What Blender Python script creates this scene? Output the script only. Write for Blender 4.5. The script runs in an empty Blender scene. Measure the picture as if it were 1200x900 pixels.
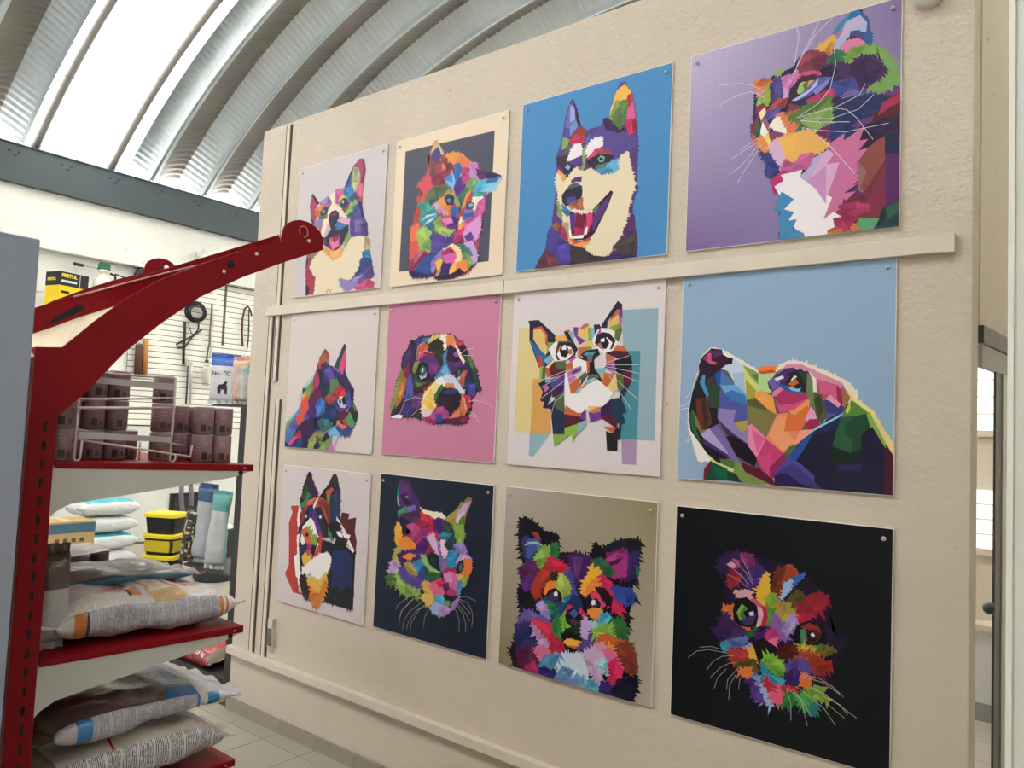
import bpy, bmesh, math, random
from mathutils import Vector, Matrix, noise

random.seed(7)
S = bpy.context.scene
COL = S.collection

# ---------------------------------------------------------------- camera
IMG_W, IMG_H, FPX = 1200.0, 900.0, 881.756
YAW, PITCH, ROLL = math.radians(-37.8906), math.radians(3.2410), math.radians(2.5011)
CAM = Vector((2.9924, -2.1441, 1.4192))
FWD = Vector((math.sin(YAW) * math.cos(PITCH), math.cos(YAW) * math.cos(PITCH), math.sin(PITCH)))
_r = FWD.cross(Vector((0, 0, 1))).normalized()
_u = _r.cross(FWD)
RGT = math.cos(ROLL) * _r + math.sin(ROLL) * _u
UPV = -math.sin(ROLL) * _r + math.cos(ROLL) * _u
cam_d = bpy.data.cameras.new('camera')
cam_d.sensor_fit = 'HORIZONTAL'
cam_d.sensor_width = 36.0
cam_d.lens = 36.0 * FPX / IMG_W
cam_d.clip_start = 0.02
cam = bpy.data.objects.new('camera', cam_d)
M3 = Matrix((RGT, UPV, -FWD)).transposed()
cam.matrix_world = Matrix.Translation(CAM) @ M3.to_4x4()
COL.objects.link(cam)
S.camera = cam

# ---------------------------------------------------------------- world, sun, exposure
w = bpy.data.worlds.new('daylight')
w.use_nodes = True
bgn = w.node_tree.nodes['Background']
bgn.inputs[0].default_value = (0.91, 0.96, 1.06, 1)
bgn.inputs[1].default_value = 1.4
S.world = w
sd = bpy.data.lights.new('sun', 'SUN')
sd.energy = 46.0
sd.angle = math.radians(0.6)
sd.color = (1.0, 0.985, 0.96)
sun = bpy.data.objects.new('sun', sd)
sun.rotation_euler = Vector((0.25, -0.35, -1.0)).to_track_quat('-Z', 'Y').to_euler()
COL.objects.link(sun)
S.view_settings.view_transform = 'Standard'
S.view_settings.look = 'None'
S.view_settings.gamma = 1.0
S.view_settings.use_curve_mapping = False
S.view_settings.exposure = 0.12


def at(u, v, x=None, y=None, z=None):
    """point of the room on the plane x=, y= or z= that the survey ray (u, v) of the photograph meets"""
    d = FWD + RGT * ((u - 600) / FPX) + UPV * ((450 - v) / FPX)
    if x is not None:
        t = (x - CAM.x) / d.x
    elif y is not None:
        t = (y - CAM.y) / d.y
    else:
        t = (z - CAM.z) / d.z
    return CAM + d * t


# ---------------------------------------------------------------- helpers
def lin(h):
    out = []
    for i in (0, 2, 4):
        c = int(h[i:i + 2], 16) / 255.0
        out.append(c / 12.92 if c <= 0.04045 else ((c + 0.055) / 1.055) ** 2.4)
    return out


MATS = {}


def mat(name, hexc='808080', rough=0.5, metal=0.0, spec=0.5, bump=None, vary=0.0, vscale=6.0, k=1.0, coat=0.0,
        attr=False, trans=0.0):
    if name in MATS:
        return MATS[name]
    m = bpy.data.materials.new(name)
    m.use_nodes = True
    nt = m.node_tree
    b = nt.nodes['Principled BSDF']
    c = [min(1.0, x * k) for x in lin(hexc)]
    b.inputs['Base Color'].default_value = (*c, 1)
    b.inputs['Roughness'].default_value = rough
    b.inputs['Metallic'].default_value = metal
    b.inputs['Specular IOR Level'].default_value = spec
    if coat:
        b.inputs['Coat Weight'].default_value = coat
        b.inputs['Coat Roughness'].default_value = 0.12
    if trans:
        b.inputs['Transmission Weight'].default_value = trans
    tc = nt.nodes.new('ShaderNodeTexCoord')
    src = None
    if attr:
        a = nt.nodes.new('ShaderNodeVertexColor')
        a.layer_name = 'Col'
        src = a.outputs['Color']
        nt.links.new(src, b.inputs['Base Color'])
    if vary > 0:
        n = nt.nodes.new('ShaderNodeTexNoise')
        n.inputs['Scale'].default_value = vscale
        n.inputs['Detail'].default_value = 6
        nt.links.new(tc.outputs['Object'], n.inputs['Vector'])
        mr = nt.nodes.new('ShaderNodeMapRange')
        mr.inputs['To Min'].default_value = 1 - vary
        mr.inputs['To Max'].default_value = 1 + vary
        mr.inputs['From Min'].default_value = 0.25
        mr.inputs['From Max'].default_value = 0.75
        nt.links.new(n.outputs['Fac'], mr.inputs['Value'])
        hs = nt.nodes.new('ShaderNodeHueSaturation')
        hs.inputs['Color'].default_value = (*c, 1)
        if src:
            nt.links.new(src, hs.inputs['Color'])
        nt.links.new(mr.outputs[0], hs.inputs['Value'])
        nt.links.new(hs.outputs[0], b.inputs['Base Color'])
    if bump:
        sc, st, dist = bump
        n = nt.nodes.new('ShaderNodeTexNoise')
        n.inputs['Scale'].default_value = sc
        n.inputs['Detail'].default_value = 8
        n.inputs['Roughness'].default_value = 0.65
        nt.links.new(tc.outputs['Object'], n.inputs['Vector'])
        bp = nt.nodes.new('ShaderNodeBump')
        bp.inputs['Strength'].default_value = st
        bp.inputs['Distance'].default_value = dist
        nt.links.new(n.outputs['Fac'], bp.inputs['Height'])
        nt.links.new(bp.outputs[0], b.inputs['Normal'])
    MATS[name] = m
    return m


class MB:
    """collects shapes into one mesh; every face may carry a colour and a material slot"""

    def __init__(self):
        self.v, self.f, self.c, self.m, self.s = [], [], [], [], []

    def add(self, verts, faces, col=None, mi=0, smooth=False):
        o = len(self.v)
        self.v += [tuple(p) for p in verts]
        for f in faces:
            self.f.append([i + o for i in f])
            self.c.append(col)
            self.m.append(mi)
            self.s.append(smooth)
        return self

    def box(self, a, b, col=None, mi=0, M=None):
        x0, y0, z0 = a
        x1, y1, z1 = b
        p = [(x0, y0, z0), (x1, y0, z0), (x1, y1, z0), (x0, y1, z0), (x0, y0, z1), (x1, y0, z1), (x1, y1, z1), (x0, y1, z1)]
        if M:
            p = [tuple(M @ Vector(q)) for q in p]
        return self.add(p, [(3, 2, 1, 0), (4, 5, 6, 7), (0, 1, 5, 4), (1, 2, 6, 5), (2, 3, 7, 6), (3, 0, 4, 7)], col, mi)

    def prism(self, poly, ax, d0, d1, col=None, mi=0):
        """poly: 2-D outline; ax: axis it is pushed along (0: poly is y,z; 1: x,z; 2: x,y)"""
        def mk(p, d):
            return {0: (d, p[0], p[1]), 1: (p[0], d, p[1]), 2: (p[0], p[1], d)}[ax]
        n = len(poly)
        vs = [mk(p, d0) for p in poly] + [mk(p, d1) for p in poly]
        fs = [list(range(n - 1, -1, -1)), list(range(n, 2 * n))] + [(i, (i + 1) % n, n + (i + 1) % n, n + i) for i in range(n)]
        return self.add(vs, fs, col, mi)

    def lathe(self, prof, c=(0, 0, 0), n=20, col=None, mi=0, smooth=True, ax='z', cols=None, caps=True):
        base = len(self.v)
        vs = []
        for r, h in prof:
            for k in range(n):
                a = 2 * math.pi * k / n
                q = (r * math.cos(a), r * math.sin(a), h)
                if ax == 'x':
                    q = (h, q[0], q[1])
                elif ax == 'y':
                    q = (q[0], h, q[1])
                vs.append((q[0] + c[0], q[1] + c[1], q[2] + c[2]))
        self.v += vs
        for i in range(len(prof) - 1):
            for k in range(n):
                self.f.append([base + i * n + k, base + i * n + (k + 1) % n, base + (i + 1) * n + (k + 1) % n, base + (i + 1) * n + k])
                self.c.append(cols[i] if cols else col)
                self.m.append(mi)
                self.s.append(smooth)
        if caps:
            for i, rev in ((0, True), (len(prof) - 1, False)):
                ring = [base + i * n + k for k in range(n)]
                self.f.append(ring[::-1] if rev else ring)
                self.c.append((cols[0] if rev else cols[-1]) if cols else col)
                self.m.append(mi)
                self.s.append(False)
        return self

    def tube(self, pts, r, n=8, col=None, mi=0, closed=False):
        pts = [Vector(p) for p in pts]
        N = len(pts)
        base = len(self.v)
        prev = None
        for i, p in enumerate(pts):
            a = pts[(i - 1) % N] if (i > 0 or closed) else p
            b = pts[(i + 1) % N] if (i < N - 1 or closed) else p
            t = (b - a)
            t = t.normalized() if t.length > 1e-9 else Vector((0, 0, 1))
            if prev is None:
                s = t.orthogonal().normalized()
            else:
                s = (prev - t * prev.dot(t))
                s = s.normalized() if s.length > 1e-6 else t.orthogonal().normalized()
            prev = s
            q = t.cross(s)
            for k in range(n):
                an = 2 * math.pi * k / n
                self.v.append(tuple(p + (s * math.cos(an) + q * math.sin(an)) * r))
        for i in range(N if closed else N - 1):
            for k in range(n):
                j = (i + 1) % N
                self.f.append([base + i * n + k, base + i * n + (k + 1) % n, base + j * n + (k + 1) % n, base + j * n + k])
                self.c.append(col)
                self.m.append(mi)
                self.s.append(True)
        if not closed:
            for i, rev in ((0, True), (N - 1, False)):
                ring = [base + i * n + k for k in range(n)]
                self.f.append(ring[::-1] if rev else ring)
                self.c.append(col)
                self.m.append(mi)
                self.s.append(False)
        return self

    def mesh(self, name, mats):
        me = bpy.data.meshes.new(name)
        me.from_pydata(self.v, [], self.f)
        if not isinstance(mats, (list, tuple)):
            mats = [mats]
        for m in mats:
            me.materials.append(m)
        me.polygons.foreach_set('material_index', self.m)
        me.polygons.foreach_set('use_smooth', self.s)
        if any(c is not None for c in self.c):
            ca = me.color_attributes.new('Col', 'FLOAT_COLOR', 'CORNER')
            buf = []
            for f, c in zip(self.f, self.c):
                c = c or (0.8, 0.8, 0.8)
                buf += [c[0], c[1], c[2], 1.0] * len(f)
            ca.data.foreach_set('color', buf)
        me.update()
        return me

    def build(self, name, mats, parent=None, loc=None, bevel=0.0):
        o = bpy.data.objects.new(name, self.mesh(name, mats))
        COL.objects.link(o)
        if parent:
            o.parent = parent
        if loc is not None:
            o.location = loc
        if bevel:
            bv = o.modifiers.new('edge', 'BEVEL')
            bv.width = bevel
            bv.segments = 2
            bv.limit_method = 'ANGLE'
        return o


def tag(o, label=None, cat=None, group=None, kind=None):
    if label:
        o['label'] = label
    if cat:
        o['category'] = cat
    if group:
        o['group'] = group
    if kind:
        o['kind'] = kind
    return o


def empty(name, loc=(0, 0, 0), rz=0.0, parent=None):
    o = bpy.data.objects.new(name, None)
    o.empty_display_size = 0.05
    o.location = loc
    o.rotation_euler = (0, 0, rz)
    COL.objects.link(o)
    if parent:
        o.parent = parent
    return o


def copy_tree(o, parent=None):
    c = o.copy()
    COL.objects.link(c)
    if parent:
        c.parent = parent
    for ch in list(o.children):
        copy_tree(ch, c)
    return c


def lettering(name, body, size, origin, xdir, ydir, material, parent, lift=0.0015, fit=None, bold=0.0):
    """flat printed letters lying on a surface; origin = lower left corner in world space"""
    cu = bpy.data.curves.new(name, 'FONT')
    cu.body = body
    cu.size = size
    cu.offset = bold
    cu.resolution_u = 3
    tmp = bpy.data.objects.new(name, cu)
    COL.objects.link(tmp)
    dg = bpy.context.evaluated_depsgraph_get()
    me = bpy.data.meshes.new_from_object(tmp.evaluated_get(dg))
    bpy.data.objects.remove(tmp)
    bpy.data.curves.remove(cu)
    X = Vector(xdir).normalized()
    Y = Vector(ydir).normalized()
    N = X.cross(Y).normalized()
    o3 = Vector(origin)
    for vv in me.vertices:
        p = o3 + X * vv.co.x + Y * vv.co.y
        if fit:
            p = fit(p)
        vv.co = p + N * lift
    me.materials.clear()
    me.materials.append(material)
    o = bpy.data.objects.new(name, me)
    COL.objects.link(o)
    if parent:
        o.parent = parent
        o.matrix_parent_inverse = wmat(parent).inverted()
    return o


def wmat(o):
    m = Matrix.LocRotScale(o.location, o.rotation_euler, o.scale)
    if o.parent:
        return wmat(o.parent) @ o.matrix_parent_inverse @ m
    return m

ART = {
 'corgi': ('C9C1C2', [
  ('E3D3B5', 2, [143,320,291,334,415,337,596,337,679,396,746,401,842,378,875,307,891,220,910,145,935,58,939,6,718,4,167,8,148,122]),
  ('A23A55', 2, [145,293,225,298,173,212,265,125,252,15,167,11,143,188]),
  ('2B2A55', 0, [141,320,167,319,165,252,146,214]),
  ('2A2040', 1, [158,95,196,52,191,12,165,10]),
  ('7E7A62', 1, [149,323,291,331,262,308,188,296,150,306]),
  ('A99A6F', 1, [814,378,867,350,875,276,816,282]),
  ('3D7FA5', 1, [793,269,873,277,891,220,806,222]),
  ('33497E', 2, [787,224,891,214,904,170,832,134,749,104,702,89,773,157]),
  ('5A4788', 1, [832,134,909,163,932,94,866,51,753,48,711,88]),
  ('8F80B5', 2, [554,101,654,74,711,88,806,105,742,67,754,29,640,3,578,49]),
  ('C04A75', 2, [736,18,865,69,936,45,934,6,775,1]),
  ('C9A86A', 0, [404,14,428,35,438,34,419,11]),
  ('C9A86A', 0, [445,11,464,29,471,26,458,9]),
  ('E0A05C', 1, [321,350,415,331,587,319,551,266,472,251,398,294]),
  ('E8B574', 1, [438,306,558,309,521,269,450,273]),
  ('E6D8BC', 0, [175,579,161,687,262,691,390,728,456,758,543,737,604,637,666,517]),
  ('A63A5E', 0, [174,773,262,691,217,656,237,571,175,579,149,689]),
  ('2A1A30', 0, [154,753,174,774,205,746,262,691,233,695,193,739,175,762]),
  ('8C6FA5', 1, [266,690,371,729,410,676,387,639,330,652]),
  ('A98DBE', 1, [285,688,362,723,355,695,324,676]),
  ('C4703F', 1, [212,651,319,677,340,648,286,623,279,583,241,582]),
  ('2E3A48', 0, [281,618,331,649,379,648,363,596,298,581]),
  ('7FA0A8', 0, [309,626,337,628,333,611,310,611]),
  ('3F6A58', 0, [270,584,353,597,366,555,271,567]),
  ('B65A4A', 0, [353,597,372,594,366,555,349,557]),
  ('A93C62', 0, [542,748,559,769,606,846,654,911,712,946,755,936,780,857,767,770,760,694,763,604,690,659,660,708]),
  ('7E2A50', 0, [738,936,758,934,780,857,767,770,760,705,741,786,765,859]),
  ('2F5596', 0, [555,761,583,805,601,847,649,909,672,894,636,791,650,721,577,754]),
  ('26305C', 0, [555,761,582,807,647,910,654,903,592,797,568,756]),
  ('4A9AC8', 0, [628,843,646,890,653,855,637,802]),
  ('A3A674', 1, [646,893,699,881,720,828,717,761,668,713,633,780]),
  ('C3BE92', 1, [650,783,703,769,668,718]),
  ('D2708A', 0, [708,757,760,760,762,671,741,669,685,727]),
  ('B9558A', 1, [456,758,550,759,544,725,502,686,515,638,463,669]),
  ('3A82B5', 1, [550,759,639,756,673,706,637,667,621,641,545,708]),
  ('E0B060', 1, [502,686,536,715,592,673,547,679,514,650]),
  ('7A4A45', 1, [514,650,621,641,606,603,573,579]),
  ('2B2F4A', 0, [513,656,530,679,560,684,593,670,608,643,570,622,524,637]),
  ('8FB0C8', 0, [531,662,548,674,558,661,550,648]),
  ('2E5A70', 1, [618,681,678,706,725,649,657,636]),
  ('7BA65E', 2, [599,587,681,655,724,610,679,571,601,556]),
  ('3E5560', 1, [610,552,679,571,726,526,727,509,621,522]),
  ('4B4C92', 1, [668,606,744,624,786,523,794,500,727,509,679,571]),
  ('2E2A60', 0, [708,651,757,622,791,512,794,500,768,531]),
  ('A38CC0', 0, [508,542,521,552,612,526,612,523,509,536]),
  ('3D1F3A', 0, [389,552,396,580,426,605,472,607,505,583,511,536]),
  ('6B2E58', 0, [410,578,454,601,496,590,465,571]),
  ('5C4C92', 1, [636,520,805,499,840,403,837,381,746,398,660,396]),
  ('7C68AA', 1, [700,500,768,491,781,434,706,424]),
  ('4B2F6B', 1, [769,466,826,472,841,390,784,396]),
  ('9080A8', 0, [183,571,326,560,309,517,247,498]),
  ('5C2E5A', 0, [166,580,210,574,223,534,201,543]),
  ('B56A7A', 0, [278,507,319,522,302,466,281,468]),
  ('E9DCC0', 0, [337,558,399,550,411,530,331,427,304,439]),
  ('DDA4C0', 0, [376,508,421,528,404,479,346,435]),
  ('26283C', 0, [389,552,526,534,524,497,478,445,424,483]),
  ('DDA4C0', 1, [511,536,636,520,633,489,565,482,503,512]),
  ('3B7FA8', 1, [474,496,508,518,615,476,538,451,502,464]),
  ('2E2440', 0, [316,425,368,419,435,476,507,454,538,451,624,484,627,440,574,364,537,331,478,315,404,345,329,385]),
  ('3E4A68', 0, [316,422,363,417,393,359,339,384]),
  ('C4507F', 0, [415,408,530,420,544,343,467,319,424,355]),
  ('DA78A8', 0, [421,388,474,369,512,390,526,344,462,326]),
  ('8E2E55', 0, [445,414,535,423,512,390,473,372]),
  ('8FAE62', 1, [593,369,633,420,650,394,596,331]),
 ]),
 'kitten': ('E6D3B8', [
  ('4C4E5E', 0, [89,914,891,894,890,90,88,97]),
  ('A8556A', 2, [338,883,378,931,415,892,478,818,586,808,669,762,735,714,816,640,893,626,953,603,898,527,825,494,824,378,801,236,793,120,794,91,712,35,584,17,450,20,405,46,228,56,193,104,193,186,190,376,244,526,233,572,275,615,227,671,304,716,322,856]),
  ('D8545C', 2, [222,671,271,672,304,716,359,675,371,624,321,583,297,530,224,567,275,609]),
  ('C46A5A', 0, [317,714,316,807,331,848,313,864,341,821,330,711]),
  ('7C4A4A', 1, [332,829,404,790,464,766,475,721,375,697,339,710]),
  ('B04458', 1, [396,767,473,764,483,732,451,714,391,719]),
  ('4A3F7E', 0, [345,839,398,890,435,827,412,788,354,818]),
  ('B8C070', 0, [339,858,350,893,397,899,402,889,356,870]),
  ('C8CC90', 0, [401,901,415,892,456,828,440,829]),
  ('E0A060', 0, [358,904,376,934,397,902,372,892]),
  ('8A4838', 1, [436,820,478,812,487,737,456,768]),
  ('D0805A', 0, [447,769,487,743,475,721,453,738]),
  ('8C2E50', 1, [366,699,459,712,542,721,576,702,489,634,414,623,360,657]),
  ('7A2C48', 1, [478,812,538,782,542,721,493,712]),
  ('E09848', 2, [478,818,536,821,603,802,669,759,703,720,705,690,658,687,607,726,540,757]),
  ('E0784C', 1, [603,793,686,741,697,691,623,723,573,757]),
  ('4B9AD0', 1, [479,660,544,690,572,625,559,579,515,617]),
  ('8AB8E0', 0, [525,736,572,637,563,573,497,645,560,621]),
  ('2F6AA8', 0, [565,746,606,742,633,692,612,648,581,618,566,668]),
  ('A8C4DC', 0, [622,682,619,653,590,610,612,648]),
  ('5A2E88', 1, [570,602,619,653,654,617,663,585,602,530,571,571]),
  ('C4447E', 2, [633,704,705,696,700,644,662,603,636,650]),
  ('C48AC4', 2, [703,720,750,716,762,650,795,603,757,598,708,642]),
  ('5A2C68', 1, [752,681,855,633,795,603,770,637]),
  ('3C2A50', 1, [839,636,900,627,957,603,939,583,894,597,841,606]),
  ('6FA060', 1, [679,600,732,632,781,588,737,543,682,541]),
  ('3F7A58', 1, [618,534,680,571,697,550,653,498,630,472,596,507]),
  ('58B0D0', 2, [744,560,796,597,857,592,896,562,823,517,770,514]),
  ('8AC8DC', 2, [807,531,896,562,950,592,954,580,898,522,853,524]),
  ('3A6AA8', 0, [835,573,857,598,946,593,925,574]),
  ('3FA0A0', 1, [731,509,769,532,846,519,786,500]),
  ('5E7050', 2, [321,576,379,622,499,614,551,575,485,562,436,533,334,512,306,529]),
  ('486050', 1, [349,547,417,567,444,544,360,508]),
  ('A89858', 1, [485,555,517,580,568,566,578,534,535,553]),
  ('E09850', 2, [428,522,486,549,488,513,548,479,559,429,510,430,422,486]),
  ('E87C44', 1, [455,493,548,473,556,417,483,446]),
  ('C8A0C8', 1, [370,494,411,519,439,490,526,428,440,459]),
  ('3A2F50', 0, [486,537,510,554,552,547,574,523,564,482,514,490]),
  ('4F8A98', 0, [508,521,529,527,546,512,530,503]),
  ('90A070', 0, [578,534,603,518,630,466,606,464,580,498]),
  ('E09448', 0, [640,441,682,535,717,553,700,502,671,460]),
  ('D04058', 1, [677,482,699,514,749,477,734,468]),
  ('F0E4D0', 1, [739,502,825,494,774,444,753,406,742,449]),
  ('D060A0', 2, [788,465,833,487,836,434,808,380,762,387,775,432]),
  ('3C4A68', 0, [679,464,701,479,745,466,743,437,697,426]),
  ('7AA8B8', 0, [706,466,738,464,735,450,711,448]),
  ('8A6AB0', 1, [665,431,744,419,753,394,690,398]),
  ('3F9A8C', 2, [244,533,315,528,387,485,424,455,365,421,287,407,249,444]),
  ('A84A40', 1, [220,480,254,518,266,460,251,412,204,450]),
  ('2E6C8A', 2, [270,403,409,421,430,356,372,309,290,357]),
  ('48A8C0', 1, [278,421,407,452,425,424,306,386]),
  ('E8704C', 2, [190,383,261,398,286,282,299,206,245,218,194,173]),
  ('D8584C', 1, [196,281,286,282,246,199,195,154]),
  ('98B85C', 2, [247,344,307,373,384,326,356,292,410,248,379,203,289,226]),
  ('6E9C54', 1, [297,243,382,283,410,248,387,208]),
  ('8A3058', 2, [191,142,317,216,372,167,251,130,199,91]),
  ('C06A80', 1, [228,201,334,220,283,183,240,149]),
  ('2F4F96', 2, [253,98,354,175,466,181,400,133,405,46,237,59]),
  ('3C3478', 1, [371,179,453,249,553,249,600,297,588,221,482,191]),
  ('584090', 2, [373,296,466,309,584,293,570,241,437,233]),
  ('5C4C98', 1, [392,269,504,237,473,192,396,201]),
  ('96B458', 2, [410,390,460,419,471,375,532,336,590,323,551,292,475,308,431,338]),
  ('B0C878', 1, [465,339,532,330,598,327,542,311]),
  ('C04880', 1, [470,394,544,407,579,366,531,355,497,353]),
  ('E080B8', 0, [474,399,549,400,575,370,513,363]),
  ('5A3078', 1, [523,350,572,355,617,343,606,326,548,334]),
  ('3060A0', 1, [549,467,623,449,610,404,561,399]),
  ('2E2E78', 0, [569,404,602,393,628,377,604,356,579,372]),
  ('C05048', 0, [601,411,641,417,643,387,611,391]),
  ('306AB0', 1, [666,407,745,401,732,362,692,362,667,389]),
  ('F0A060', 1, [628,365,676,364,671,318,631,317]),
  ('F0E0E0', 0, [643,393,652,391,651,362,629,347]),
  ('D05A98', 2, [677,352,754,376,800,393,810,345,790,296,728,298,673,282]),
  ('D898D0', 2, [726,334,808,380,813,304,786,238,683,245,673,294]),
  ('C03870', 1, [600,297,671,318,666,271,594,250]),
  ('8A3058', 1, [587,233,642,274,675,252,677,216,604,219]),
  ('584088', 0, [682,263,736,285,762,247,733,209]),
  ('C8A0D8', 2, [685,221,748,225,790,156,798,97,756,83,736,150]),
  ('3F7A68', 2, [604,219,685,209,744,155,738,126,674,133,639,179]),
  ('7CA058', 1, [658,135,705,154,754,113,749,72,710,59]),
  ('9878B8', 1, [449,170,506,206,524,180,468,144,419,106,430,62,404,71,404,132]),
  ('F0D098', 2, [506,200,580,225,638,197,665,146,659,117,611,110,624,169,556,201]),
  ('A83068', 2, [499,183,564,206,608,165,584,149,526,156]),
  ('D860B0', 2, [509,158,599,166,617,140,579,102,528,119]),
  ('F0B850', 1, [443,128,493,141,496,98,463,77,453,103]),
  ('3A2868', 1, [503,110,579,102,573,54,534,22,475,27]),
  ('B0A868', 0, [441,30,472,76,489,75,466,28]),
  ('F0B860', 1, [573,66,611,110,645,83,615,32,571,30]),
  ('E88848', 1, [628,97,707,112,718,52,680,32,623,43]),
  ('301838', 1, [599,34,654,64,696,37,584,17,475,15,441,30]),
  ('302858', 1, [194,91,290,69,431,43,405,43,228,50]),
  ('C8D8E8', 0, [287,413,338,443,442,440,338,434]),
  ('C8D8E8', 0, [315,385,366,408,418,413,367,399]),
 ]),
 'husky': ('488AC0', [
  ('5A3A80', 1, [268,640,305,729,325,872,349,933,366,951,395,886,427,785,472,747,574,755,581,789,622,794,643,888,681,964,713,970,757,876,780,795,796,688,807,617,808,398,817,376,789,299,787,231,802,161,821,91,816,4,566,-5,148,1,182,55,233,145,222,191,255,252,264,354,282,447]),
  ('6E6AB4', 0, [353,749,323,733,322,829,349,926,366,944,387,888,384,845,391,785,358,748]),
  ('A0A0D8', 0, [350,911,381,911,389,829,354,815]),
  ('4A50A0', 0, [320,793,356,785,354,734,323,733]),
  ('7090D0', 0, [356,793,398,827,405,782,358,741]),
  ('3C2048', 0, [349,926,366,951,391,895,427,785,463,749,427,770,403,812,387,888,367,933]),
  ('904030', 1, [367,739,427,778,468,744,449,687,395,712]),
  ('C83858', 1, [359,711,394,734,456,714,432,676,379,671]),
  ('88A858', 0, [303,671,309,740,350,720,339,679]),
  ('4F6050', 1, [300,635,343,678,387,684,363,645,347,604]),
  ('3A2A40', 1, [269,633,346,626,365,586,350,545,285,586]),
  ('F0E4EC', 2, [347,604,388,677,431,683,443,630,418,599]),
  ('4A3890', 0, [462,677,486,730,492,693,476,660]),
  ('8AA858', 0, [447,529,451,643,471,668,470,596,464,540,448,514]),
  ('3878B8', 0, [466,683,490,729,489,665]),
  ('584A90', 2, [484,680,566,749,615,767,741,685,799,633,768,597,730,570,657,562,571,635,503,633]),
  ('3C2050', 1, [581,789,631,778,683,718,732,701,684,697,600,735]),
  ('F0E4EC', 2, [477,638,501,677,568,692,583,647,529,628,492,596]),
  ('C04468', 1, [492,592,537,627,614,605,640,580,555,602,514,567]),
  ('B04048', 1, [546,611,614,609,640,580,615,577]),
  ('381830', 0, [480,573,539,591,542,526,507,532]),
  ('28283C', 0, [527,572,555,599,615,584,657,569,641,551,600,530,541,541]),
  ('80A8A8', 0, [557,574,573,586,597,573,591,553,568,554]),
  ('20242C', 0, [567,573,580,576,586,565,574,560]),
  ('507850', 1, [541,534,617,535,634,525,559,509]),
  ('68B0D8', 2, [617,527,690,549,705,484,661,471,618,499]),
  ('5090C0', 2, [542,512,618,506,652,493,578,471]),
  ('583888', 1, [392,596,444,608,446,558,421,540,365,586]),
  ('28284C', 0, [322,565,348,582,384,568,377,526,343,503,324,528]),
  ('90B0B0', 0, [335,562,348,575,367,561,358,547]),
  ('E8A058', 1, [280,484,286,556,324,520,348,487,326,469]),
  ('F0C068', 0, [621,780,629,828,666,925,706,947,744,900,718,857,660,870]),
  ('F0B850', 1, [651,893,682,936,714,942,748,899,693,856]),
  ('88A050', 1, [622,787,660,870,701,861,679,817,648,767]),
  ('587840', 2, [648,774,701,861,742,859,737,790,691,716,657,751]),
  ('B83848', 1, [733,882,757,883,775,817,743,831]),
  ('D86098', 1, [740,804,767,839,782,760,755,724,738,755]),
  ('C83060', 1, [730,743,762,750,787,731,785,677,750,670]),
  ('902038', 0, [771,735,786,752,795,695,773,679]),
  ('E8D8B8', 2, [278,536,280,484,304,370,337,256,375,194,388,120,406,104,459,91,530,41,565,16,631,23,678,73,739,162,765,303,793,387,765,488,746,574,706,560,701,485,653,465,578,471,508,525,457,513,403,543,361,500,326,469]),
  ('583888', 1, [384,474,405,489,449,489,442,465,415,476,389,470]),
  ('506048', 0, [346,429,372,454,416,458,456,434,452,420,373,425]),
  ('28243C', 0, [321,404,346,429,443,436,457,412,454,377,412,347,350,342,327,367]),
  ('4A4898', 0, [353,385,410,383,421,353,359,348]),
  ('A86048', 1, [377,345,429,359,459,369,466,303,397,306]),
  ('C87860', 0, [377,338,413,325,405,305]),
  ('3878A8', 1, [323,353,351,327,388,293,362,282,334,315]),
  ('88A060', 1, [291,372,315,332,327,265,299,291]),
  ('B0A070', 1, [328,243,369,241,381,164,359,159]),
  ('2E1438', 0, [384,301,535,290,648,379,659,370,627,295,550,165,509,135,413,139,392,206]),
  ('583878', 0, [553,277,641,356,627,302,541,173,538,237]),
  ('508060', 0, [536,287,576,316,553,270]),
  ('B82858', 1, [415,289,532,284,530,217,498,171,421,159]),
  ('701838', 0, [432,287,502,270,471,196,418,217]),
  ('D84870', 0, [493,278,532,284,526,217,505,206]),
  ('503090', 0, [379,294,416,275,410,204,394,184]),
  ('F8F0E8', 0, [489,194,505,202,499,164,486,166]),
  ('F8F0E8', 0, [379,200,388,203,399,155,386,164]),
  ('F8F0E8', 0, [403,161,482,159,474,146,413,150]),
  ('E8E0D8', 1, [396,313,484,290,535,290,485,285,406,301]),
  ('D05868', 1, [386,149,458,119,525,140,510,113,423,113]),
  ('F0A848', 1, [377,150,423,109,510,113,526,126,459,87,397,108]),
  ('3C3038', 2, [388,113,477,82,565,16,647,21,665,-1,429,-2,373,50]),
  ('302858', 1, [639,22,806,59,816,4,665,-1]),
  ('4A4040', 1, [678,73,787,156,813,92,808,25,728,34]),
  ('583060', 1, [739,149,791,231,807,140,749,99]),
  ('A06848', 1, [256,238,292,248,321,208,287,175]),
  ('A03058', 1, [286,183,320,237,368,173,369,137]),
  ('484090', 2, [224,146,257,230,314,165,379,121,393,19,304,14,237,79]),
  ('5848A8', 1, [308,115,370,122,392,34,329,55]),
  ('583038', 1, [148,1,182,55,236,101,283,59,268,3]),
  ('7A3848', 1, [228,65,302,43,313,9,250,4]),
 ]),
 'calico': ('9C8EB4', [
  ('2E2A50', 1, [343,686,354,766,423,772,436,789,523,803,561,854,613,869,672,835,722,842,780,990,816,1009,861,930,879,823,937,765,982,654,993,576,1008,7,484,3,484,198,462,248,433,300,425,342,401,414,357,490,340,562]),
  ('6A3A7A', 2, [703,664,989,602,1006,63,722,100]),
  ('3A80A8', 0, [704,919,731,957,792,1006,816,1009,830,964,781,964,756,944,727,906]),
  ('2868A0', 0, [786,1001,819,1009,855,938,830,957,793,967,774,966]),
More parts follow.
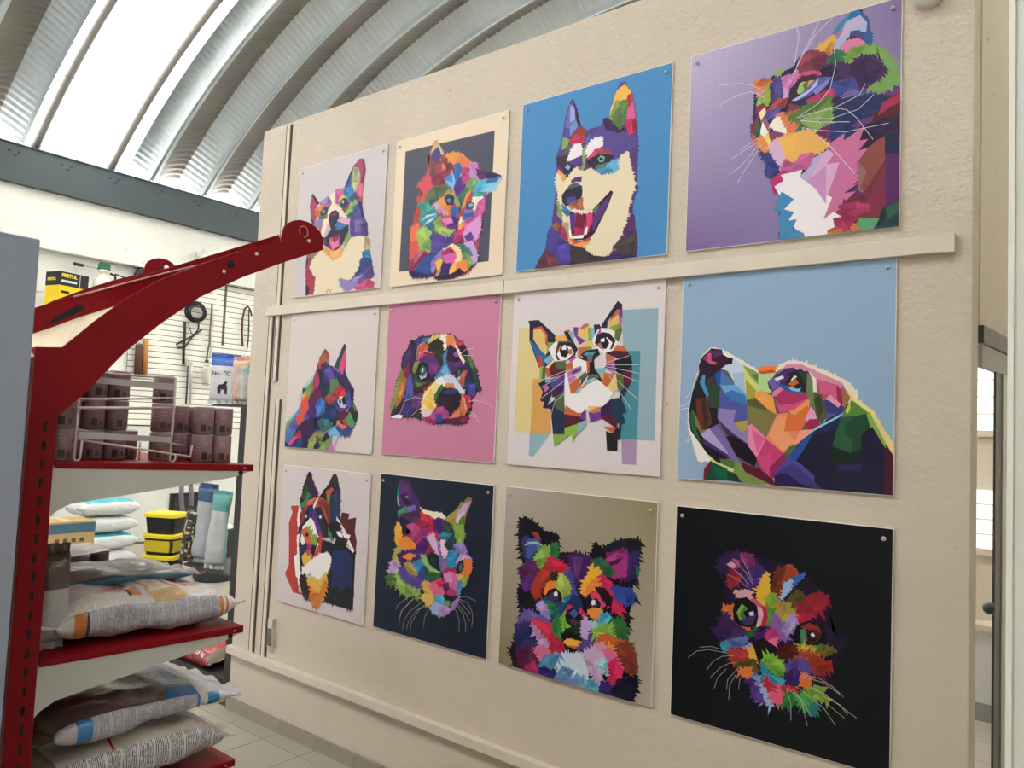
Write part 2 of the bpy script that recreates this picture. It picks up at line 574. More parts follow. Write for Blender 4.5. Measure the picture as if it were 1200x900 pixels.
  ('305890', 0, [823,991,861,930,868,883,882,819,852,833,827,868,850,888,852,926]),
  ('A0B0D0', 0, [727,906,769,954,823,966,852,926,850,888,807,899,771,882,759,866,735,839,716,840,715,877]),
  ('C0A8CC', 0, [734,885,769,934,817,961,846,927,825,920,782,925,764,897]),
  ('B06A90', 0, [720,901,756,944,745,915,727,887]),
  ('D878A0', 1, [741,844,772,863,827,865,846,831,865,791,809,834,761,813]),
  ('404878', 0, [789,904,819,899,844,877,839,852,808,883,783,887]),
  ('E0A848', 2, [637,843,645,874,670,881,708,908,715,883,691,830,665,856]),
  ('C88848', 1, [666,836,702,880,712,871,698,822]),
  ('803848', 1, [550,790,562,834,607,864,666,839,685,818,675,762,649,754,558,748]),
  ('682840', 1, [608,823,679,826,674,775,636,771]),
  ('B04060', 0, [556,822,587,855,588,835,563,801]),
  ('307050', 1, [686,785,723,836,761,813,750,777,725,770]),
  ('7AA048', 2, [762,774,791,825,852,823,871,787,848,773,817,787,800,752]),
  ('78A058', 3, [865,814,895,813,950,749,975,693,988,653,988,627,925,603,865,629,912,650,940,688,908,753,878,779]),
  ('482858', 2, [674,775,737,773,788,749,829,778,884,771,940,688,899,659,852,638,822,638,790,684,739,721,675,748]),
  ('38204C', 1, [788,749,860,764,922,705,882,657,840,647,802,694]),
  ('201C38', 1, [649,761,700,769,732,735,701,716,650,728]),
  ('C85078', 1, [546,731,577,771,649,754,656,746,598,746,534,700]),
  ('C070A8', 1, [464,769,497,789,518,757,513,704,480,712]),
  ('C878B0', 1, [505,760,550,790,551,756,520,703,500,707]),
  ('C8A0D0', 0, [481,684,493,716,517,697,508,665,488,663]),
  ('4A4080', 1, [416,773,464,783,481,678,440,666,412,685]),
  ('28203C', 0, [416,780,436,789,523,803,530,788,477,780,464,783]),
  ('402040', 1, [520,703,565,747,624,747,650,728,625,720,566,727,541,665,515,664]),
  ('B8C060', 0, [554,689,566,720,579,724,605,711,574,681,558,676]),
  ('C89858', 0, [586,715,612,723,625,720,606,691,583,689]),
  ('587040', 0, [579,717,599,719,593,687,580,690]),
  ('8FC060', 0, [557,695,573,718,580,690,567,676]),
  ('5858A0', 0, [529,651,561,661,644,726,676,722,708,715,652,675,594,654,542,648]),
  ('8080C0', 0, [626,674,701,716,690,693,640,651]),
  ('C0B8E0', 0, [529,651,561,661,613,683,647,725,638,697,594,667,549,649]),
  ('404890', 1, [709,689,802,687,822,638,780,615,717,621]),
  ('B83868', 1, [595,634,653,648,710,662,714,629,654,608,609,618]),
  ('7868A8', 1, [737,604,773,629,822,628,805,603,756,594]),
  ('402838', 1, [654,608,736,617,756,594,706,571,616,596]),
  ('C02858', 0, [706,578,743,590,763,567,738,552,707,558]),
  ('3A70B0', 0, [769,572,804,610,883,606,854,574,825,554,782,556]),
  ('283058', 1, [743,603,866,597,961,570,928,514,844,505,709,493,706,571]),
  ('203060', 0, [706,565,837,552,901,596,808,487,710,453]),
  ('58202C', 1, [887,484,950,560,993,576,996,463,930,451]),
  ('A03050', 0, [927,546,993,576,994,539,957,527,910,499]),
  ('E08048', 1, [348,740,346,782,381,788,420,772,404,721,376,741]),
  ('C06030', 1, [354,766,381,788,419,776,396,757]),
  ('D890A0', 1, [352,732,387,725,388,690,370,701]),
  ('98A848', 1, [388,704,410,754,419,684,407,652,392,669]),
  ('88B050', 1, [358,666,364,695,409,672,407,652]),
  ('90A060', 1, [446,794,469,815,483,799,463,786]),
  ('B05048', 1, [408,625,467,674,488,656,455,629,415,616]),
  ('8A3838', 0, [455,635,488,663,515,670,496,627,449,616]),
  ('585098', 1, [388,594,415,623,476,631,450,589,402,585]),
  ('903050', 1, [358,655,386,663,407,638,367,598]),
  ('F0E0B0', 0, [373,625,397,644,401,619,381,589]),
  ('A06078', 0, [382,582,402,592,417,561,426,505,404,523]),
  ('803848', 0, [516,637,563,614,551,589,504,585]),
  ('B87048', 1, [491,588,563,600,538,572,498,566]),
  ('D88050', 1, [457,594,483,603,491,567,451,575]),
  ('F0E8D8', 1, [427,553,450,579,478,577,506,538,514,496,466,518]),
  ('F0F0E8', 0, [377,514,389,574,411,528,420,479,399,469]),
  ('E07850', 1, [478,577,558,558,572,532,554,502,514,489,506,538]),
  ('587838', 2, [511,570,589,608,704,624,708,512,606,512,566,540]),
  ('88A858', 2, [572,545,655,568,706,578,709,483,645,491,606,519]),
  ('306848', 1, [340,569,367,592,377,514,356,504,338,535]),
  ('308060', 0, [541,498,573,518,587,489,554,488]),
  ('803050', 1, [333,571,367,595,354,580,342,521,339,514]),
  ('C06050', 1, [338,528,371,495,379,459,350,499]),
  ('F0D060', 0, [398,497,418,527,430,484,424,458,406,482]),
  ('E0904C', 2, [364,482,384,513,414,460,432,423,415,419,386,451]),
  ('8A4070', 0, [422,520,460,513,521,488,481,475,440,475,430,491]),
  ('782860', 1, [626,475,709,499,712,407,685,438]),
  ('283468', 1, [709,499,759,483,784,491,810,454,774,422,711,433]),
  ('302040', 2, [780,421,846,460,929,470,993,470,998,313,937,393,861,368]),
  ('E8B060', 2, [461,479,508,487,606,492,699,403,649,379,577,384,572,352,539,344,498,378]),
  ('F0B858', 2, [454,473,555,475,530,406,490,406]),
  ('D8B0D0', 2, [431,464,454,480,483,414,505,370,473,335,440,380]),
  ('C06090', 1, [486,339,505,376,539,344,584,383,630,382,625,323,534,318,494,311]),
  ('384080', 2, [380,431,422,417,444,380,472,341,433,307,412,324,417,371]),
  ('B83068', 0, [440,292,493,324,560,307,548,282,462,248,453,216]),
  ('C8709C', 0, [705,408,767,443,762,411,852,459,830,399,866,399,825,355,873,360,833,309,869,310,816,254,864,259,805,204,842,218,769,177,819,177,771,138,796,122,747,109,685,65,720,165,693,214,628,244,625,323,713,381]),
  ('D8A8CC', 0, [631,356,700,383,720,360,689,320,746,317,700,187,695,142,615,252]),
  ('B8A8D0', 0, [568,279,625,323,631,356,687,379,651,332,620,271,629,224]),
  ('C890C0', 0, [614,259,690,313,692,143,648,208]),
  ('98686C', 0, [827,304,937,399,940,310,861,164,837,181]),
  ('8C4C40', 0, [833,309,873,360,908,385,940,398,943,322,867,163,842,192,870,258]),
  ('803048', 2, [771,138,861,164,941,291,947,102,907,38,823,48,778,92]),
  ('A83860', 2, [753,122,820,125,881,111,852,83,772,87]),
  ('5A2860', 0, [940,411,992,414,996,101,950,95]),
  ('282848', 0, [940,411,995,407,995,314,943,322]),
  ('203C3C', 1, [897,1,941,90,996,101,996,2,903,2]),
  ('306048', 0, [950,89,996,101,997,64,952,32]),
  ('60A070', 0, [818,1,841,55,919,44,897,2]),
  ('D07848', 2, [700,11,724,47,786,46,823,29,818,1,700,-2]),
  ('A03058', 2, [724,47,760,95,822,61,787,14,762,30]),
  ('F0E8EC', 0, [458,256,502,276,487,305,580,311,571,279,642,215,696,136,697,178,717,165,682,69,728,96,760,75,723,73,730,34,699,24,700,5,591,1,535,84,500,142,484,211]),
  ('4488B8', 0, [490,224,545,183,500,142,547,122,522,85,561,87,543,49,597,17,597,0,488,1,489,63,478,91,493,136,459,147]),
  ('E8DCE8', -1, [268,792,326,772,397,722]),
  ('E8DCE8', -1, [270,737,327,738,391,696]),
  ('E8DCE8', -1, [543,1000,555,943,536,813]),
  ('E8DCE8', -1, [648,992,611,922,556,829,532,754]),
  ('E8DCE8', -1, [705,990,630,931,568,839,537,780]),
  ('E8DCE8', -1, [855,650,829,604,731,573,552,562]),
  ('E8DCE8', -1, [716,844,725,770,703,664,654,608,565,567]),
  ('E8DCE8', -1, [732,566,776,551,820,504,890,395]),
  ('E8DCE8', -1, [890,592,825,541,708,525,572,552]),
  ('E8DCE8', -1, [953,453,773,451,645,485,580,510]),
  ('E8DCE8', -1, [790,493,657,519,572,545]),
  ('E8DCE8', -1, [646,465,712,394,816,257]),
  ('E8DCE8', -1, [370,502,280,462]),
  ('E8DCE8', -1, [364,482,238,428]),
  ('E8DCE8', -1, [378,473,283,379,227,353]),
  ('E8DCE8', -1, [386,465,299,348,272,304]),
  ('E8DCE8', -1, [268,792,158,809]),
  ('E8DCE8', -1, [270,737,184,719,170,693]),
 ]),
 'bluecat': ('D8CCC8', [
  ('A8C8C8', 2, [197,360,220,411,157,287,12,200,-12,148,6,160,150,259]),
  ('A8C8C8', 2, [145,349,197,455,295,527,366,588,353,547,316,485,204,376]),
  ('262A48', 1, [338,527,355,620,384,676,430,727,465,705,494,606,548,595,648,759,669,743,671,562,715,501,782,431,780,352,250,350,295,428]),
  ('2A2A50', 1, [189,444,777,441,775,362,839,269,820,191,744,121,644,123,611,112,602,6,257,7,2,2,-1,137,150,259,197,360]),
  ('B05A40', 0, [366,588,366,635,408,691,439,721,461,700,462,643,414,624,383,583]),
  ('8A4A3C', 0, [395,692,434,724,466,700,486,658,460,664,449,700]),
  ('708070', 0, [458,643,477,658,494,606,464,617]),
  ('582838', 0, [390,609,430,628,481,612,435,566,419,556]),
  ('403070', 1, [388,526,448,607,549,584,649,532,586,523,521,524,459,484]),
  ('5A50A0', 1, [435,566,499,596,554,523,507,504]),
  ('7868B8', 1, [532,595,605,583,665,542,632,552]),
  ('2F4A48', 0, [548,597,635,714,656,749,625,643,597,583]),
  ('D85080', 0, [605,583,625,638,666,728,672,702,661,582,648,552]),
  ('402858', 1, [619,512,665,542,749,461,782,431,770,387,703,451]),
  ('203848', 1, [368,568,419,556,392,484,397,423,511,453,468,371,437,351]),
  ('B03868', 1, [295,423,314,506,342,568,361,547,384,485,354,433,290,392]),
  ('602050', 1, [285,350,324,392,396,433,435,371,429,351]),
  ('6F8F48', 1, [187,371,233,444,307,491,303,439,264,386,250,350,207,350]),
  ('E8A040', 0, [188,360,218,413,232,407,204,376]),
  ('60785C', 2, [468,371,498,412,510,458,523,503,588,503,615,462,578,422,533,382,501,371]),
  ('284038', 1, [464,422,510,463,506,412,467,381]),
  ('A83038', 2, [534,371,570,422,631,462,697,426,677,387,614,382,552,351,486,361]),
  ('D83C40', 1, [614,382,658,427,699,402,645,382]),
  ('7A9850', 1, [0,126,15,172,132,253,190,332,220,411,291,444,277,394,235,355,186,282,117,202,27,144]),
  ('4878B0', 1, [17,48,19,127,72,179,191,321,206,260,157,186,117,113,38,37]),
  ('5A50A0', 1, [54,161,134,231,271,255,284,222,159,164,105,129]),
  ('D8503C', 1, [189,349,214,377,270,372,295,300,234,260,218,238,228,221,205,171,168,170,134,225,188,260]),
  ('E88030', 0, [187,366,220,411,234,411,207,355]),
  ('F0A858', 0, [194,388,212,405,230,408,205,371]),
  ('602850', 1, [272,349,355,443,430,410,364,344,298,261]),
  ('482870', 1, [294,305,362,361,391,235,338,229,262,261]),
  ('3F6AB8', 2, [366,322,415,372,462,345,459,274,391,241]),
  ('4A80D8', 0, [380,311,429,317,423,279,390,246]),
  ('A83C34', 1, [459,377,572,383,606,378,558,335,506,345]),
  ('484088', 1, [558,335,607,372,646,314,713,309,698,283,631,282]),
  ('E0F0E8', 0, [613,354,640,383,682,380,712,325,688,309,646,314]),
  ('507880', 0, [621,356,640,378,656,346,645,324]),
  ('101018', 0, [658,372,690,388,707,330,678,325]),
  ('C8B0D0', 0, [645,322,712,328,696,309,654,310]),
  ('4A5098', 1, [690,394,729,425,770,315,746,304,719,336]),
  ('602038', 1, [624,260,731,294,750,262,721,209,670,214]),
  ('B060A0', 0, [706,288,738,304,732,278]),
  ('482828', 0, [653,224,733,262,753,215,688,203]),
  ('A84038', 1, [678,219,735,241,754,205,747,189,706,188]),
  ('5A9068', 1, [719,230,757,278,783,252,819,211,812,191,764,179]),
  ('203028', 0, [747,299,786,331,838,284,834,232,819,211,783,252]),
  ('608058', 0, [777,331,811,321,838,284,813,289]),
  ('E87850', 2, [620,207,636,218,655,192,732,173,741,163,684,151,640,171]),
  ('3A4880', 2, [564,163,630,186,684,146,740,168,782,159,768,132,728,115,652,129,591,143]),
  ('6AB0E0', 1, [524,125,590,164,652,129,628,107,579,79,542,115]),
  ('B0C8E8', 0, [546,67,578,100,629,102,613,80,573,57]),
  ('203868', 1, [469,264,595,313,618,239,515,227,481,215]),
  ('386858', 2, [402,208,463,226,501,189,570,196,523,141,452,150]),
  ('3878A0', 0, [464,215,516,221,526,205,485,172]),
  ('386858', 1, [373,131,487,151,589,175,506,130,419,122]),
  ('787848', 1, [347,120,489,129,482,108,442,63,395,94,340,5,297,69]),
  ('88885C', 0, [356,120,489,127,465,96,376,99]),
  ('404828', 0, [385,99,432,74,479,38,434,47,406,62]),
  ('98A060', 1, [303,9,316,64,367,104,388,67,357,11]),
  ('789048', 1, [424,62,495,54,577,111,572,68,508,2,429,9,462,32]),
  ('B070A8', 0, [534,0,564,57,621,96,614,70,603,0]),
  ('D8B8D0', 0, [580,68,637,102,645,107,618,70,611,6]),
  ('B82848', 1, [110,79,190,131,213,82,157,80]),
  ('C85098', 0, [48,26,110,79,167,78,78,16]),
  ('30407A', 1, [88,11,187,70,225,55,239,6]),
  ('481848', 1, [160,153,230,199,310,135,241,83,210,121]),
  ('382050', 1, [230,199,356,224,364,136,263,46,246,133]),
  ('D8D8E0', -1, [647,195,564,158,489,124]),
 ]),
 'spaniel': ('C9809E', [
  ('2C2238', 2, [235,747,273,746,314,766,430,773,532,776,613,770,674,732,725,695,757,638,819,560,874,425,827,428,820,387,791,387,805,317,771,247,715,218,626,223,506,216,391,246,295,251,198,246,76,251,96,292,72,315,154,570,160,645,221,710]),
  ('302448', 2, [233,703,315,759,420,763,360,721,297,708,272,605,166,562,172,637]),
  ('384080', 1, [273,746,357,761,379,742,296,715]),
  ('3878A0', 1, [347,758,430,762,411,741,359,728]),
  ('4A2A60', 1, [166,562,172,629,233,703,246,665,228,606]),
  ('88984C', 1, [57,284,91,352,154,570,173,532,143,405,95,307]),
  ('B06838', 2, [127,323,162,458,168,532,210,562,214,502,197,428,168,368,129,293]),
  ('D08848', 1, [137,413,172,472,185,443,157,368]),
  ('7A2C50', 1, [179,532,229,599,242,561,214,502]),
  ('4A5098', 1, [207,353,234,517,255,531,286,384,223,361]),
  ('5858A8', 0, [230,413,246,509,278,428,265,383]),
  ('582870', 1, [98,262,202,353,287,376,380,413,383,355,280,310,198,249,82,251]),
  ('3A3070', 1, [213,353,287,376,319,369,302,310,241,258,197,257]),
  ('6A3A70', 1, [286,384,380,406,394,355,334,311,279,325]),
  ('282838', 1, [138,315,191,353,174,279,98,255]),
  ('283828', 1, [306,252,356,296,389,268,386,239]),
  ('C86040', 1, [311,663,318,715,359,728,403,705,384,676,332,655]),
  ('D84870', 1, [308,619,332,663,384,672,416,661,344,640]),
  ('902850', 1, [363,669,457,674,459,638,397,632]),
  ('583070', 2, [314,604,365,640,459,631,514,579,486,529,413,544,400,588]),
  ('7A3A80', 1, [411,581,493,579,485,543,413,544]),
  ('D8C070', 2, [401,727,430,762,532,776,573,764,558,686,538,672,525,730,452,747]),
  ('F0E4C8', 1, [512,766,562,772,562,693,548,682,524,737]),
  ('302A24', 2, [414,697,473,746,525,730,540,650,511,629,467,674]),
  ('303828', 1, [467,674,540,650,542,607,513,593]),
  ('304830', 1, [281,457,288,516,331,516,365,479,448,479,419,457,336,435]),
  ('607838', 1, [302,472,376,464,428,471,388,450,325,450]),
  ('88843C', 1, [270,553,283,598,325,611,307,553,281,538]),
  ('402028', 1, [283,428,387,457,459,479,431,428,348,413]),
  ('A04030', 1, [379,428,449,471,470,464,431,421]),
  ('E08850', 2, [566,721,573,764,613,770,656,704,638,676,597,706]),
  ('301838', 1, [570,650,597,706,658,669,701,611,623,598]),
  ('8860A0', 0, [630,648,658,669,675,640,651,633]),
  ('583068', 1, [573,607,643,591,701,604,722,576,665,562,648,513,606,556]),
  ('F0D8C8', 0, [636,712,677,675,730,603,722,590,690,625]),
  ('B83848', 1, [644,733,714,716,696,696,677,682]),
  ('382030', 1, [676,696,725,695,717,667,739,624,709,639]),
  ('304830', 2, [729,632,779,603,819,560,843,470,874,425,826,449,784,512]),
  ('587838', 1, [748,638,788,609,810,560,780,575]),
  ('283050', 1, [723,568,760,596,813,505,836,435,820,387,771,414,739,456]),
  ('4848A0', 1, [768,456,825,463,819,394,781,407]),
  ('C04848', 0, [715,541,758,547,745,519,716,526]),
  ('3F88B0', 1, [478,500,535,557,562,614,590,563,617,527,548,514]),
  ('70B0D8', 1, [536,543,564,585,597,535,568,521]),
  ('5080A8', 0, [540,643,578,678,567,614,548,600]),
  ('181830', 0, [312,553,326,589,367,603,411,581,415,515,375,486,326,501]),
  ('386058', 0, [339,552,358,582,391,566,393,530,352,523]),
  ('B8B8D0', 0, [336,516,374,508,403,537,394,508,353,497]),
  ('D0E0E0', 0, [358,560,370,563,366,541,357,541]),
  ('181830', 0, [652,534,670,562,694,562,715,533,708,491,669,492]),
  ('406858', 0, [668,534,685,555,701,534,687,513]),
  ('B8B8D0', 0, [673,499,702,513,703,498,684,488]),
  ('C06040', 1, [711,526,735,533,730,456,691,456]),
  ('F0D890', 2, [374,340,391,399,450,450,519,500,569,499,552,449,494,414,487,356,501,299,442,254,384,260]),
  ('E8C860', 1, [383,355,452,428,477,356,405,341]),
  ('E8B840', 0, [406,333,457,348,490,313,450,298]),
  ('E8C8C8', 1, [382,304,450,298,480,298,452,255,390,257]),
  ('D0D0E0', 2, [559,507,608,520,669,485,742,414,713,414,651,456,582,457]),
  ('E8E8E8', 0, [499,493,539,507,581,464,552,449,500,471]),
  ('D88850', 1, [581,464,641,463,652,442,593,439]),
  ('406838', 1, [485,392,542,457,563,442,515,392,498,342]),
  ('283030', 0, [498,349,525,399,538,356,519,328]),
  ('201428', 0, [516,385,554,428,623,439,683,425,720,379,713,323,662,284,592,289,535,328]),
  ('383868', 0, [554,414,623,439,683,421,654,407,585,403]),
  ('301830', 0, [537,371,596,385,628,350,601,314,549,335]),
  ('C87048', 1, [662,280,718,330,723,400,753,386,776,317,741,267,703,246,624,251]),
  ('E0A080', 0, [734,386,762,393,781,324,758,303]),
  ('C03048', 1, [743,393,791,387,795,324,776,317]),
  ('A84880', 1, [500,313,560,321,612,286,614,258,565,250,462,269]),
  ('3848A0', 1, [503,256,543,271,565,243,506,220]),
  ('B85090', 0, [432,254,491,284,504,241,464,233]),
  ('582040', 1, [595,243,683,252,770,268,762,233,666,217]),
  ('A03058', 1, [390,250,453,247,506,220,444,222]),
  ('902838', 0, [722,253,774,268,767,237,724,232]),
  ('F0E8E8', 0, [87,249,153,260,197,257,187,242,99,243]),
  ('F0E8E8', -1, [165,256,213,353,308,380,372,370]),
  ('F0E8E8', -1, [284,258,335,296,376,308]),
  ('F0E8E8', -1, [302,627,308,700,359,732]),
  ('F0E8E8', -1, [308,619,332,663,384,676,437,660]),
  ('F0E8E8', -1, [680,640,736,674,803,680]),
  ('F0E8E8', -1, [719,639,801,633]),
  ('F0E8E8', -1, [783,359,840,366,943,346,986,320]),
  ('F0E8E8', -1, [792,296,845,276,855,263]),
  ('F0E8E8', -1, [783,279,836,266,886,226]),
  ('F0E8E8', -1, [635,719,689,654,731,589]),
 ]),
 'geocat': ('DDD3D4', [
  ('E0CC90', 0, [45,788,145,786,226,490,313,192,42,187]),
  ('D8A058', 0, [165,493,226,490,248,346,300,308,313,192,161,186]),
  ('94B4C0', 0, [158,186,309,191,194,55,157,56]),
  ('94B0BC', 0, [746,853,964,850,966,177,750,176,761,633]),
  ('4A8C9C', 0, [761,633,863,631,861,178,750,176]),
  ('A890B0', 0, [772,175,859,177,861,53,782,53]),
  ('28243C', 0, [116,825,187,825,328,721,317,658,285,558,249,558,207,559,130,714,127,803]),
  ('DDD3D4', 0, [323,729,430,696,462,772,565,733,613,772,720,740,739,672,625,471,460,387,332,514,310,615]),
  ('C8683C', 0, [156,783,211,788,260,731,257,692,233,711,212,769]),
  ('E0C070', 0, [156,772,207,770,237,736,238,696,272,652,241,627,158,721]),
  ('2868A0', 0, [130,714,145,706,246,623,291,622,247,587,240,559,186,621]),
  ('28243C', 0, [261,695,259,753,328,721,316,690]),
  ('88A048', 0, [261,695,311,693,290,658,259,645]),
  ('C84838', 0, [186,621,214,617,230,566,207,566]),
  ('80B0C0', 0, [238,595,300,637,319,615,266,580]),
  ('F0E8E8', 0, [272,659,324,707,320,593,301,615]),
  ('E8B060', 1, [314,729,376,730,421,697,333,700]),
  ('C86838', 0, [371,755,406,761,449,668,441,640,404,697]),
  ('28182C', 0, [376,748,393,754,467,653,459,639]),
  ('88B0C8', 0, [406,747,428,753,446,724,430,711]),
  ('783890', 0, [436,774,466,772,463,737,520,700,483,681,446,738]),
  ('E0C070', 0, [471,765,538,783,568,671,492,666,520,700,468,730]),
  ('C86838', 0, [479,765,496,778,504,784,529,790,534,780,496,764]),
  ('88A860', 0, [534,769,564,761,562,699,541,699]),
  ('80B8D0', 0, [556,754,580,774,582,719,566,699]),
  ('203050', 0, [572,781,605,780,614,765,582,726]),
  ('F0ECEC', 0, [584,677,566,699,598,752,630,758,696,741,730,686,739,665,700,646,652,627,610,649]),
  ('B06090', 0, [587,718,614,765,615,738,599,711]),
  ('607040', 0, [326,657,338,700,421,697,440,675,342,692,319,622]),
  ('28243C', 0, [323,629,342,692,422,690,458,653,451,612,399,595,337,600]),
  ('C87048', 0, [335,650,352,678,363,635,345,628]),
  ('F0ECEC', 0, [332,629,353,656,378,677,423,661,442,633,399,599,355,599]),
  ('181828', 0, [349,649,361,670,396,669,411,641,390,613,363,621]),
  ('F0F0F4', 0, [366,669,389,670,390,655,366,656]),
  ('C87048', 0, [406,648,428,654,433,633,416,626]),
  ('C050A0', 0, [417,591,451,619,460,604,435,584]),
  ('28182C', 0, [584,684,599,725,631,737,672,729,710,693,691,653,651,641,609,663]),
  ('F0ECEC', 0, [609,670,625,696,657,709,690,681,675,647,651,641]),
  ('181828', 0, [617,676,620,703,649,709,670,681,655,654,630,655]),
  ('F0F0F4', 0, [620,700,639,706,641,692,623,690]),
  ('C87048', 0, [601,677,617,680,634,655,609,663]),
  ('28243C', 0, [618,765,629,785,718,899,742,881,744,854,716,855,653,798,655,764]),
  ('C86838', 0, [670,797,716,855,732,851,737,817,717,828,678,790]),
  ('E0C070', 0, [658,784,721,828,734,780,696,748]),
  ('C060A8', 0, [729,821,745,817,747,766,734,780]),
  ('703890', 0, [736,854,745,854,747,813,733,821]),
  ('88A048', 0, [671,763,727,777,743,766,712,741]),
  ('587038', 0, [712,741,745,766,748,746,730,686,709,707]),
  ('203450', 0, [630,765,658,791,655,764]),
  ('C86838', 0, [700,640,723,666,763,658,788,630]),
  ('501C30', 0, [652,627,700,636,788,630,817,583,782,584,701,612]),
  ('181828', 0, [706,585,773,611,804,610,815,576,817,483,761,497,720,538]),
  ('601C30', 0, [761,517,814,550,813,470,779,450]),
  ('D07040', 0, [652,620,701,606,711,565,671,566]),
  ('B860A0', 0, [678,579,710,578,721,518,655,545]),
  ('703890', 0, [634,572,658,579,704,545,712,531,655,545]),
  ('DDD3D4', 0, [585,553,612,608,652,620,654,566,639,539]),
  ('78B0C8', 0, [585,546,647,546,657,511,615,512]),
  ('E0A848', 0, [624,512,656,518,658,477,642,477]),
  ('C86838', 0, [652,518,713,518,675,450,642,464]),
  ('E8CC80', 0, [675,443,721,518,738,443,701,416]),
  ('586838', 0, [725,518,769,504,771,450,740,423]),
  ('203450', 0, [756,423,813,470,773,397,750,390]),
  ('C87048', 0, [475,660,543,661,577,643,535,637,502,631,494,611,477,611]),
  ('88A048', 0, [522,662,560,664,560,650,526,651]),
  ('28202C', 0, [498,624,527,641,602,649,615,621,587,608,572,574,538,575,529,592,486,593,486,604,511,607]),
  ('4898A0', 0, [511,624,536,634,586,636,570,619,536,616]),
  ('706860', 0, [536,616,570,619,563,581,542,589]),
  ('C86038', 0, [529,589,555,575,549,512,532,519]),
  ('F0ECEC', 0, [435,584,469,604,529,582,536,526,497,534,445,555]),
  ('181820', 0, [555,575,580,581,585,540,615,512,637,477,625,474,574,512,540,512,496,450,508,485,557,526]),
  ('586840', 0, [482,492,531,533,524,499,508,485]),
  ('587050', 0, [549,512,607,512,616,498,575,498,542,485]),
  ('78B0C0', 0, [534,471,600,491,592,474,534,461]),
  ('C86838', 0, [422,485,490,492,496,450,459,412,433,411]),
  ('80B0C8', 0, [464,412,492,447,501,443,485,410]),
  ('C86838', 0, [505,443,534,464,543,461,514,443]),
  ('C060A0', 0, [403,521,437,542,447,492,422,485]),
  ('703890', 0, [437,542,496,558,497,534,446,513]),
  ('C878B0', 0, [403,521,433,520,464,499,422,464]),
  ('C86838', 0, [392,570,435,584,445,541,402,535]),
  ('586840', 0, [316,586,391,588,393,542,322,543]),
  ('601C28', 0, [276,558,316,586,322,543,393,542,394,521,288,500]),
  ('C86038', 0, [253,558,293,586,276,551,287,508,269,501]),
  ('E8D8A0', 0, [258,558,302,593,307,586,276,558]),
  ('98B060', 0, [216,559,240,559,238,486,215,486]),
  ('586838', 0, [235,551,254,551,252,486,233,486]),
  ('28243C', 0, [211,465,261,486,297,486,301,400,276,342,329,372,389,415,393,337,408,189,328,186,304,328,249,331,257,364,229,371,245,421]),
  ('584090', 0, [297,486,394,521,390,401,310,393]),
  ('402058', 0, [299,443,388,457,390,401,319,393]),
  ('C868B0', 0, [244,443,267,454,285,443,259,421]),
  ('78A8B8', 0, [256,483,288,490,293,479,262,472]),
  ('586840', 0, [328,386,389,422,392,351,385,302,340,315]),
  ('203450', 0, [322,336,398,302,403,189,332,186]),
  ('F0ECEC', 0, [394,521,403,521,433,408,485,408,543,457,608,484,709,416,678,375,647,348,548,326,481,304,401,351]),
  ('C86838', 0, [398,316,410,341,481,304,519,304,507,283,403,295]),
  ('601C30', 0, [406,224,403,295,507,283,542,270]),
  ('703890', 0, [515,304,540,326,542,267,512,280]),
  ('88B048', 0, [406,221,492,245,493,213,462,139,455,198,340,119,328,183,408,186]),
  ('88B0C0', 0, [492,248,542,267,543,243,494,192]),
  ('E8C880', 0, [556,343,622,344,598,327,561,326]),
  ('D07840', 0, [565,323,639,344,599,303]),
  ('703890', 0, [561,312,599,303,640,320,637,279,574,261]),
  ('38204C', 0, [639,334,702,383,713,308,641,286]),
  ('203850', 0, [702,383,758,390,796,320,769,310,790,263,747,255,714,275]),
  ('601C30', 0, [641,286,713,302,715,268,747,255,732,238]),
  ('C86038', 0, [663,238,736,236,725,201]),
  ('28242C', 0, [676,213,717,201,755,256,765,249,762,175,746,175,747,118,688,118]),
  ('B0A0A8', 0, [745,254,753,256,753,229]),
  ('F0ECEC', -1, [211,481,393,535,437,542]),
  ('F0ECEC', -1, [226,443,394,521,492,555]),
  ('F0ECEC', -1, [238,385,395,486,497,537]),
  ('F0ECEC', -1, [394,521,390,408,329,365,306,286]),
  ('F0ECEC', -1, [423,461,514,534]),
  ('F0ECEC', -1, [650,573,800,610]),
  ('F0ECEC', -1, [650,565,860,562]),
  ('F0ECEC', -1, [651,558,862,519]),
  ('F0ECEC', -1, [655,549,863,473]),
  ('F0ECEC', -1, [655,542,859,387]),
  ('F0ECEC', -1, [660,532,826,331]),
  ('F0ECEC', -1, [548,333,559,250,568,236]),
 ]),
 'skydog': ('94B0CC', [
  ('F0E8E0', 1, [49,313,89,479,104,546,120,604,164,640,217,631,235,622,331,568,407,519,488,526,511,557,581,568,628,541,659,525,665,276,435,111,111,92,61,238]),
  ('F0E0D0', 2, [492,534,538,565,601,564,708,521,811,472,848,421,843,340,776,442,640,510,524,518]),
  ('F0DC90', 1, [812,428,856,392,913,349,962,264,993,223,995,166,964,193,900,298,828,384]),
  ('181828', 0, [575,59,684,276,827,391,899,334,964,200,995,166,993,5,498,7,504,85]),
  ('202038', 0, [498,7,549,149,610,198,970,208,993,5]),
  ('6A5868', 0, [89,471,113,546,220,545,331,548,407,503,488,511,535,542,659,525,669,125,271,38,181,112,79,239,62,313]),
  ('301828', 0, [106,504,104,554,121,595,164,632,217,626,222,602,253,585,275,585,275,560,237,557,211,533,168,504]),
  ('803058', 0, [121,587,156,624,165,619,148,570]),
  ('D05080', 0, [144,578,151,611,161,607,162,574,193,565,184,560,157,566]),
  ('582858', 0, [165,619,213,622,220,606,183,594]),
  ('202020', 0, [72,421,102,496,168,512,212,528,209,349,211,276,168,242,133,241,124,224,199,105,252,84,163,128,70,238,56,313]),
